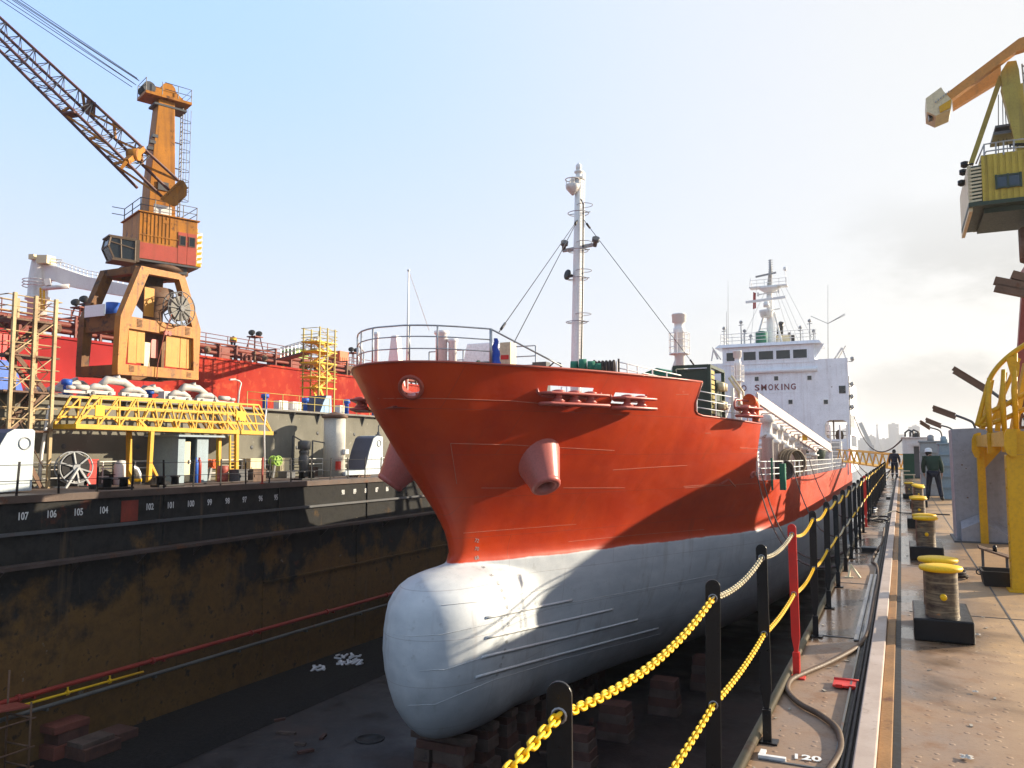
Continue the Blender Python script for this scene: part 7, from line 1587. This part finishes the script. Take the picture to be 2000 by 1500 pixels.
def person(label, foot, H, face, J, cloth, legs, boots, hat, name='person', bands=False, hair=None):
    k = H / 1.75; fx = V((math.sin(face), math.cos(face), 0)); rx = V((math.cos(face), -math.sin(face), 0))   # facing direction, person's right
    t = thing(name, label, 'person', foot)
    w = lambda p: V(foot) + rx * p[0] * k + fx * p[1] * k + V((0, 0, p[2] * k))
    N = {n: w(p) for n, p in J.items()}
    # body: one continuous skinned figure
    names = ['pelvis', 'waist', 'chest', 'neck', 'head', 'crown', 'shR', 'elR', 'wrR', 'shL', 'elL', 'wrL', 'hipR', 'knR', 'anR', 'toR', 'hipL', 'knL', 'anL', 'toL']
    E = [(0, 1), (1, 2), (2, 3), (3, 4), (4, 5), (2, 6), (6, 7), (7, 8), (2, 9), (9, 10), (10, 11), (0, 12), (12, 13), (13, 14), (14, 15), (0, 16), (16, 17), (17, 18), (18, 19)]
    R = [(.13, .1), (.12, .09), (.15, .1), .055, (.075, .09), (.06, .07), .06, .042, .03, .06, .042, .03, .085, .055, .04, .035, .085, .055, .04, .035]
    vs = [N[n] for n in names]
    for s in ('R', 'L'):                                  # hand: palm, four fingers, thumb
        wr, el = N['wr' + s], N['el' + s]; d = (wr - el).normalized(); side = rx * (1 if s == 'R' else -1); i0 = names.index('wr' + s); pi = len(vs)
        vs.append(wr + d * .07 * k); E.append((i0, pi)); R.append(.028)
        for f, (o_, L) in enumerate(((-.03, .07), (-.01, .08), (.01, .076), (.028, .06))):
            a = len(vs); vs += [wr + d * .1 * k + fx * o_ * k, wr + d * (.1 + L * .6) * k + fx * o_ * k - side * .012 * k, wr + d * (.1 + L) * k + fx * o_ * k - side * .03 * k]; E += [(pi, a), (a, a + 1), (a + 1, a + 2)]; R += [.009, .009, .007]
        a = len(vs); vs += [wr + d * .05 * k + fx * .035 * k, wr + d * .09 * k + fx * .05 * k - side * .01 * k]; E += [(pi, a), (a, a + 1)]; R += [.011, .009]
    R = [(r[0] * k, r[1] * k) if isinstance(r, tuple) else r * k for r in R]
    skin_obj('body', vs, E, R, SKIN, t)
    m = lambda a, b, f: lerp(N[a], N[b], f)
    cv = [m('pelvis', 'waist', -.25), N['waist'], N['chest'], m('chest', 'neck', .8), N['shR'], N['elR'], m('elR', 'wrR', .92), N['shL'], N['elL'], m('elL', 'wrL', .92)]
    skin_obj('jacket', cv, [(0, 1), (1, 2), (2, 3), (2, 4), (4, 5), (5, 6), (2, 7), (7, 8), (8, 9)], [(.19 * k, .15 * k), (.18 * k, .14 * k), (.2 * k, .14 * k), .085 * k, .1 * k, .075 * k, .058 * k, .1 * k, .075 * k, .058 * k], cloth, t)
    lv = [N['pelvis'], N['hipR'], N['knR'], m('knR', 'anR', .95), N['hipL'], N['knL'], m('knL', 'anL', .95)]
    skin_obj('trousers', lv, [(0, 1), (1, 2), (2, 3), (0, 4), (4, 5), (5, 6)], [(.15 * k, .125 * k), .115 * k, .082 * k, .07 * k, .115 * k, .082 * k, .07 * k], legs, t)
    for s in ('R', 'L'):
        skin_obj('boot', [m('kn' + s, 'an' + s, .85), N['an' + s], m('an' + s, 'to' + s, .5), N['to' + s]], [(0, 1), (1, 2), (2, 3)], [.056 * k, .055 * k, .05 * k, .042 * k], boots, t)
        if bands: mb = MB(); c = m('kn' + s, 'an' + s, .55); mb.lathe([(.088 * k, -.03 * k), (.09 * k, 0), (.088 * k, .03 * k)], c, N['kn' + s] - N['an' + s], 14, cap=False); obj('reflective_band', mb, RF, t)
    hd = N['head']
    if hat == 'helmet':
        mb = MB(); mb.lathe([(.145, -.01), (.15, -.005), (.118, .0), (.116, .05), (.10, .1), (.06, .13), (.001, .142)], hd + V((0, 0, .03 * k)), (fx * .08 + V((0, 0, 1))), 20); obj('helmet', mb, M['white'], t)
        mb = MB(); mb.ball(hd + V((0, 0, -.01 * k)) - fx * .02, .092 * k, .1 * k, .11 * k); obj('hair', mb, BT, t)
    else:
        mb = MB(); mb.lathe([(.09, -.1), (.108, -.04), (.108, .03), (.09, .09), (.05, .125), (.001, .13)], hd, n=16); obj('knit_cap', mb, BT, t)
    mb = MB()                                             # face: eyes, nose, mouth, ears
    for s in (-1, 1): mb.ball(hd + fx * .088 * k + rx * s * .03 * k + V((0, 0, .01 * k)), .012 * k, n=8, m=6)
    obj('eyes', mb, BT, t); mb = MB(); mb.ball(hd + fx * .1 * k + V((0, 0, -.025 * k)), .015 * k, .02 * k, .024 * k, 8, 6); obj('nose', mb, SKIN, t)
    mb = MB(); mb.ball(hd + fx * .086 * k + V((0, 0, -.065 * k)), .025 * k, .01 * k, .007 * k, 8, 6); obj('mouth', mb, paint('lips', (.3, .12, .1), .5, 0, bump=0), t)
    for s in (-1, 1): mb = MB(); mb.ball(hd + rx * s * .085 * k + V((0, 0, -.01 * k)), .012 * k, .022 * k, .03 * k, 8, 6); obj('ear', mb, SKIN, t)
    return t
walk = dict(pelvis=(0, 0, .93), waist=(.0, .02, 1.08), chest=(0, .05, 1.32), neck=(0, .08, 1.5), head=(0, .11, 1.62), crown=(0, .11, 1.69), shR=(.2, .05, 1.42), elR=(.28, .02, 1.14), wrR=(.29, .12, .92), shL=(-.2, .05, 1.42), elL=(-.27, -.06, 1.14), wrL=(-.27, .02, .9),
            hipR=(.1, 0, .88), knR=(.11, -.02, .48), anR=(.12, -.16, .09), toR=(.13, -.02, .035), hipL=(-.1, 0, .88), knL=(-.12, .16, .5), anL=(-.13, .12, .09), toL=(-.14, .28, .035))
lean = dict(pelvis=(.05, -.02, .92), waist=(.03, .05, 1.05), chest=(-.01, .16, 1.27), neck=(-.06, .25, 1.42), head=(-.09, .31, 1.53), crown=(-.1, .32, 1.6), shR=(.2, .15, 1.36), elR=(.265, .1, 1.09), wrR=(.27, .16, .85), shL=(-.21, .19, 1.34), elL=(-.26, .2, 1.06), wrL=(-.24, .3, .85),
            hipR=(.14, -.02, .87), knR=(.19, .03, .47), anR=(.25, -.12, .09), toR=(.28, .02, .035), hipL=(-.06, -.02, .87), knL=(-.12, .16, .5), anL=(-.15, .04, .09), toL=(-.17, .2, .035))
person('person in a dark green jacket and white helmet walking away between bollards and cabinets', P(1823, 978, Z=0), 1.86, .05, lean, JK, TR, BT, 'helmet')
person('person in navy coveralls and dark cap walking away along the kerb', P(1748, 934, Z=0), 1.78, .0, walk, NV, NV, BT, 'cap', bands=True)
bend = dict(walk); bend.update(waist=(0, .06, 1.05), chest=(0, .3, 1.18), neck=(0, .45, 1.22), head=(0, .55, 1.27), crown=(0, .6, 1.3), shR=(.2, .33, 1.2), elR=(.25, .45, .98), wrR=(.2, .55, .8), shL=(-.2, .33, 1.2), elL=(-.25, .45, .98), wrL=(-.2, .55, .8))
pf = P(455, 690, X=XS - 3.7); pf.z = ZS + 1.3
person('person in a yellow work jacket bending over on the red tanker catwalk', pf, 1.75, -.8, bend, YH, NV, BT, 'cap')
# ------------------------------------------------------------------ in the dock bottom
def block(mb, c, lx, ly, h, jit=.0): mb.box(c.x - lx / 2, c.x + lx / 2, c.y - ly / 2, c.y + ly / 2, c.z, c.z + h)
KB = [paint('keel block timber', (.11, .075, .06), .8, .4, .2, .2, (.05, .03, .03), sc_=2), paint('keel block rust', (.10, .045, .035), .75, .4, .3, .2, sc_=2)]
rk = random.Random(4)
for i in range(9):
    y = 26.1 + i * 1.75; lb = ['first', 'second', 'third', 'fourth', 'fifth', 'sixth', 'seventh', 'eighth', 'ninth'][i]
    t = thing('keel_block', f'stack of dark timber blocks under the keel, {lb} from the bow', 'keel block', (XC, y, ZF), 'keel blocks under the ship')
    z = ZF; hs_ = [.47, .43, .43, .28, .24]
    for j, h in enumerate(hs_):
        mb = MB(); lx = [2.3, 2.0, 2.2, 1.9, 2.4][j] + rk.uniform(-.15, .15); ly = [1.15, 1.0, .9, .8, .55][j]; dx = rk.uniform(-.08, .08)
        if j in (1, 2):
            for s in (-.33, .33): mb.box(XC + dx + s * lx - .32, XC + dx + s * lx + .32, y - ly / 2, y + ly / 2, z + .002, z + h)
            mb.box(XC - .3, XC + .3, y - ly / 2 + .1, y + ly / 2 - .1, z + .002, z + h)
        else: mb.box(XC + dx - lx / 2, XC + dx + lx / 2, y - ly / 2, y + ly / 2, z + .002, z + h)
        obj('timber', mb, KB[j % 2], t, bevel=.015); z += h
for i, (x, y) in enumerate(((-11.6, 30), (-11.2, 33.4), (-10.2, 37.5), (-9.3, 42))):
    t = thing('side_block', ['near side block stack beside the keel row', 'second side block stack under the hull turn', 'third side block stack under the hull turn', 'far side block stack under the hull turn'][i], 'keel block', (x, y, ZF), 'side blocks under the hull'); z = ZF; zt2 = ZF + 1.35 + .1 * i
    for j in range(4): mb = MB(); h = (zt2 - ZF) / 4; mb.box(x - .7 + .05 * j, x + .7 - .04 * j, y - .45, y + .45, z + .002, z + h - .002); obj('timber', mb, KB[j % 2], t, bevel=.015); z += h
# red brown block pile by the wall, scaffold at the corner
b0 = P(118, 1470, Z=ZF + .25); t = thing('block_pile', 'pile of red brown steel blocks at foot of the stained wall', 'block pile', b0)
for j, (dx, dy, z, lx, ly, h) in enumerate(((0, 0, 0, 1.3, 1.5, .5), (.05, .1, .5, 1.1, 1.3, .45), (0, 0, .95, 1.3, 1.5, .28), (1.2, .5, 0, 1.2, 1.6, .45), (1.2, .4, .45, .9, 1.4, .18), (.6, 2.1, 0, 1.2, 1.0, .35))):
    mb = MB(); mb.box(b0.x + dx - lx / 2, b0.x + dx + lx / 2, b0.y + dy - ly / 2, b0.y + dy + ly / 2, b0.z + z + .002, b0.z + z + h); obj('block', mb, paint('red brown block', (.17, .05, .035), .65, .3, .25, .1) if j in (0, 2) else KB[j % 2], t, bevel=.02)
b0 = P(35, 1480, X=XL + 1.5); t = thing('scaffold', 'small pipe scaffold at the lower left corner', 'scaffold', V((b0.x, b0.y, ZF + .2)))
for px, X_ in ((14, XL + .4), (60, XL + 1.6), (-60, XL + 1.6)):
    q = P(px, 1400, X=X_); mb = MB(); mb.tube([(q.x, q.y, ZF + .2), (q.x, q.y, P(px, 1310 if px == 14 else 1372, X=X_).z)], .04, 6); obj('upright', mb, M['ruststeel'], t)
q = P(60, 1400, X=XL + 1.6); q2 = P(14, 1400, X=XL + .4); q3 = P(-60, 1400, X=XL + 1.6)
for z in (-7.9, -8.9, -9.6): mb = MB(); mb.tube([(q3.x, q3.y - .4, z), (q.x, q.y + .2, z)], .035, 6); mb.tube([(q.x, q.y, z + .05), (q2.x, q2.y, z + .05)], .035, 6); obj('ledger', mb, M['ruststeel'], t)
mb = MB(); mb.bar(P(-40, 1392, X=XL + .9), P(48, 1376, X=XL + .9), .9, .06); obj('plank', mb, M['redrail'], t)
# pale debris, drain ring, odd pieces on the dock floor
def deb(cx_, cy_, n, w_, h_, seed, lb):
    r_ = random.Random(seed); mb = MB()
    for k in range(n):
        p = P(cx_ + r_.uniform(-w_, w_), cy_ + r_.uniform(-h_, h_), Z=ZF + .3); a = r_.uniform(0, 3.1); L = r_.uniform(.08, .26)
        mb.obox(p, (math.cos(a) * L, math.sin(a) * L, r_.uniform(-.05, .1)), (-math.sin(a) * .06, math.cos(a) * .06, 0), (0, 0, .035))
    return tag(obj('white_scraps', mb, paint('white plastic scraps', (.72, .72, .74), .5, .1, bump=0)), lb, 'debris', kind='stuff')
deb(682, 1288, 26, 24, 9, 2, 'heap of white scraps on the gravel strip left of the bow'); deb(622, 1304, 9, 10, 4, 3, 'small heap of white scraps left of the larger heap')
mb = MB(); c = P(722, 1443, Z=ZF + .01); mb.lathe([(.62, 0), (.62, .02), (.5, .022), (.5, .012), (.001, .012)], c, n=30); tag(obj('drain_cover', mb, M['blackmat']), 'round dark drain cover on the dock floor left of the bulb', 'drain cover')
rr = random.Random(9)
for k in range(14):
    p = P(rr.uniform(420, 720) if k < 8 else rr.uniform(1000, 1260), rr.uniform(1400, 1490), Z=ZF); mb = MB(); a = rr.uniform(0, 3); mb.obox(p + V((0, 0, .05)), (math.cos(a) * rr.uniform(.1, .5), math.sin(a) * .3, 0), (-math.sin(a) * .08, math.cos(a) * .08, 0), (0, 0, .05)); o_ = obj('timber_scrap', mb, KB[k % 2]); tag(o_, 'loose scrap of dark timber lying on the dock floor', 'scrap', 'timber scraps on the dock floor')
# litter on the right deck: flakes, rags, short offcuts
rl_ = random.Random(31); mb = MB()
for k in range(150):
    x = rl_.choice([rl_.uniform(-.8, -.42), rl_.uniform(.02, 1.6), rl_.uniform(.02, 1.6)]); y = rl_.uniform(4.2, 22); L = rl_.uniform(.004, .022); a_ = rl_.uniform(0, 3.1)
    mb.obox((x, y, .006), (math.cos(a_) * L, math.sin(a_) * L, rl_.uniform(0, .003)), (-math.sin(a_) * L * .5, math.cos(a_) * L * .5, 0), (0, 0, .002))
tag(obj('paint_flakes', mb, paint('pale paint flakes', (.42, .36, .28), .7, .5, bump=0)), 'scattered pale paint flakes and grit on the right walkway', 'debris', kind='stuff')
for k, (px, py, lb) in enumerate(((1908, 1240, 'crumpled pale rag beside the nearest bollard base'), (1888, 1480, 'flat whitish rag at the bottom edge of the walkway'), (1905, 1352, 'tiny pale rag in the middle of the near walkway'))):
    c = P(px, py, Z=.01); R_ = (.028, .03, .018)[k]; n_ = 9; rows = []
    for i in range(n_): rows.append([c + V(((i / (n_ - 1) - .5) * 2 * R_ * (1 + .2 * math.sin(j)), (j / (n_ - 1) - .5) * 2 * R_ * (1 + .25 * math.sin(i * 1.3)), .006 + R_ * .25 * (1 + math.sin(i * 1.9 + j * 1.1)) * math.sin(math.pi * i / (n_ - 1)) * math.sin(math.pi * j / (n_ - 1)))) for j in range(n_)])
    mb = MB(); mb.grid(rows); tag(obj('rag', mb, paint('dirty rag', (.5, .46, .4), .9, .3)), lb, 'rag')
t = thing('rope_coil', 'small coil of dark rope lying by the second bollard', 'rope', P(1868, 1128, Z=0)); c = P(1868, 1128, Z=.02); mb = MB(); mb.tube([c + V(((.12 + .02 * math.sin(a * 2.3)) * math.cos(a), (.14 + .02 * math.cos(a * 1.7)) * math.sin(a), .004 * a)) for a in [i * .4 for i in range(60)]] , .014, 6); obj('coil', mb, M['rope'], t); bpy.data.objects.remove(bpy.data.objects[t.children[0].name]) if False else None
# mooring ropes and cables between ship and quay
def rope(label, a, b, sag, r=.03, mat=None, n=24):
    mb = MB(); mb.tube([lerp(a, b, k / n) - V((0, 0, 4 * sag * (k / n) * (1 - k / n))) for k in range(n + 1)], r, 5); tag(obj('mooring_rope', mb, mat or M['rope']), label, 'rope', 'lines from the ship to the quay')
s0 = HP(1503, 905, lo=20); s0 = V((XC + half(.1, 43), 43, .6))
rope('dark line sagging from the main deck break to the quay posts', s0, V((XR, 13.5, -.05)), 1.4); rope('second dark line beside the first from the deck break', s0 + V((.1, .6, .2)), V((XR, 16, -.05)), 1.7)
rope('dark line from the hose reel to the quay', V((XC + half(.1, 50), 50, 1.1)), V((XR, 24, -.05)), 2.0); rope('dark line from the railing middle to the quay', V((XC + half(.1, 58), 58, 1.1)), V((XR, 33, -.05)), 2.0)
rope('long line hanging from the bridge front corner to the cabin', P(1668, 812, Y=104), P(1762, 858, D=52), 2.2, .05); rope('thin line from the poop to the far quay', V((SX1 - .5, 108, 2.5)), V((XR, 84, 0)), 2.0, .05); rope('another thin line from the poop to the far quay', V((SX1 - .5, 109, 1.5)), V((XR, 90, 0)), 2.5, .05)
# yellow gangway at the far end of the dock
t = thing('gangway', 'yellow lattice gangway crossing from the ship to the quay at the dock end', 'gangway', (-3, 92, 0)); a, b = V((-5.6, 93, .6)), V((.0, 78, .1)); d = b - a
for s in (-.6, .6):
    mb = MB(); o_ = V((s * .94, s * .35, 0)); [mb.bar(a + o_ + V((0, 0, h)), b + o_ + V((0, 0, h)), .1) for h in (0, 1.2)]
    for k in range(9): mb.bar(lerp(a, b, k / 9) + o_, lerp(a, b, (k + .5) / 9) + o_ + V((0, 0, 1.2)), .08); mb.bar(lerp(a, b, (k + .5) / 9) + o_ + V((0, 0, 1.2)), lerp(a, b, (k + 1) / 9) + o_, .08)
    obj('side_truss', mb, M['yellow'], t)
mb = MB(); mb.bar(a, b, 1.1, .08); obj('walkway', mb, M['yellow'], t)
# ------------------------------------------------------------------ far harbour skyline
CON = paint('distant concrete', (.30, .30, .31), .8, .15, sc_=.05); ra = random.Random(21)
mb = MB(); mb.box(-1800, 1800, 1480, 2400, ZF - 2.5, -4); obj('far_shore', mb, paint('far shore', (.12, .12, .11), .9, .3, sc_=.02), kind='structure')
for i in range(26):
    px = 1655 + i * 9 + ra.uniform(-3, 3) if i < 18 else ra.uniform(1655, 1830); Y = ra.uniform(1490, 1600); h = ra.uniform(10, 26) if i % 5 else ra.uniform(30, 50); p = P(px, 880, Y=Y); w_ = ra.uniform(8, 17)
    t = thing('far_building', 'hazy grey building block on the far shore', 'building', V((p.x, Y, -4)), 'buildings on the far shore'); mb = MB(); mb.box(p.x - w_ / 2, p.x + w_ / 2, Y, Y + 10, -4, -4 + h); obj('wall', mb, CON, t); mb = MB(); mb.box(p.x - w_ / 2 - .3, p.x + w_ / 2 + .3, Y - .3, Y + 10.3, -4 + h + .01, -4 + h + .8); mb.box(p.x - w_ / 6, p.x + w_ / 6, Y + 3, Y + 6, -4 + h + .81, -4 + h + 3); obj('roof', mb, CON, t)
for k, (px, pt, lb) in enumerate(((1713, 832, 'slender hazy mast on the far shore'), (1752, 838, 'hazy twin tower block on the far shore'))):
    p = P(px, pt, Y=1490); t = thing('far_tower', lb, 'tower', V((p.x, 1490, -4))); mb = MB()
    if k == 0: mb.lathe([(6, 0), (4.4, 16), (2, 28), (1, p.z + 4)], V((p.x, 1490, -4)), n=10)
    else: mb.box(p.x - 12, p.x - 2, 1490, 1500, -4, p.z); mb.box(p.x + 1, p.x + 12, 1494, 1504, -4, p.z - 9)
    obj('shaft', mb, CON, t); mb = MB(); mb.lathe([(1.4, 0), (1.4, 1.5), (.2, 4)], V((p.x, 1493, p.z)), n=8); obj('top', mb, CON, t)
p = P(1692, 872, Y=700); t = thing('far_crane', 'hazy harbour crane with leaning jib beyond the ship stern', 'crane', V((p.x, 700, -6))); mb = MB(); mb.bar((p.x + 4, 700, -6), (p.x + 4, 700, 6), 3.6, 3.6); obj('tower', mb, CON, t); mb = MB(); mb.bar((p.x + 4, 700, 4), P(1680, 826, Y=700), 2.8, 2.8); obj('jib', mb, CON, t)
HZ = bpy.data.materials.new('harbour haze'); HZ.use_nodes = True; nt = HZ.node_tree; nt.nodes.clear()
om = nt.nodes.new('ShaderNodeOutputMaterial'); pv = nt.nodes.new('ShaderNodeVolumePrincipled'); pv.inputs['Color'].default_value = (.95, .96, 1, 1); pv.inputs['Density'].default_value = HAZE; pv.inputs['Anisotropy'].default_value = .3; nt.links.new(pv.outputs['Volume'], om.inputs['Volume'])
if HAZE > 0:
    mb = MB(); mb.box(-2550, 2550, -220, 4550, ZF - 4.2, 70); o_ = obj('haze', mb, HZ, kind='stuff'); tag(o_, 'thin pale morning haze hanging over the harbour', 'haze')
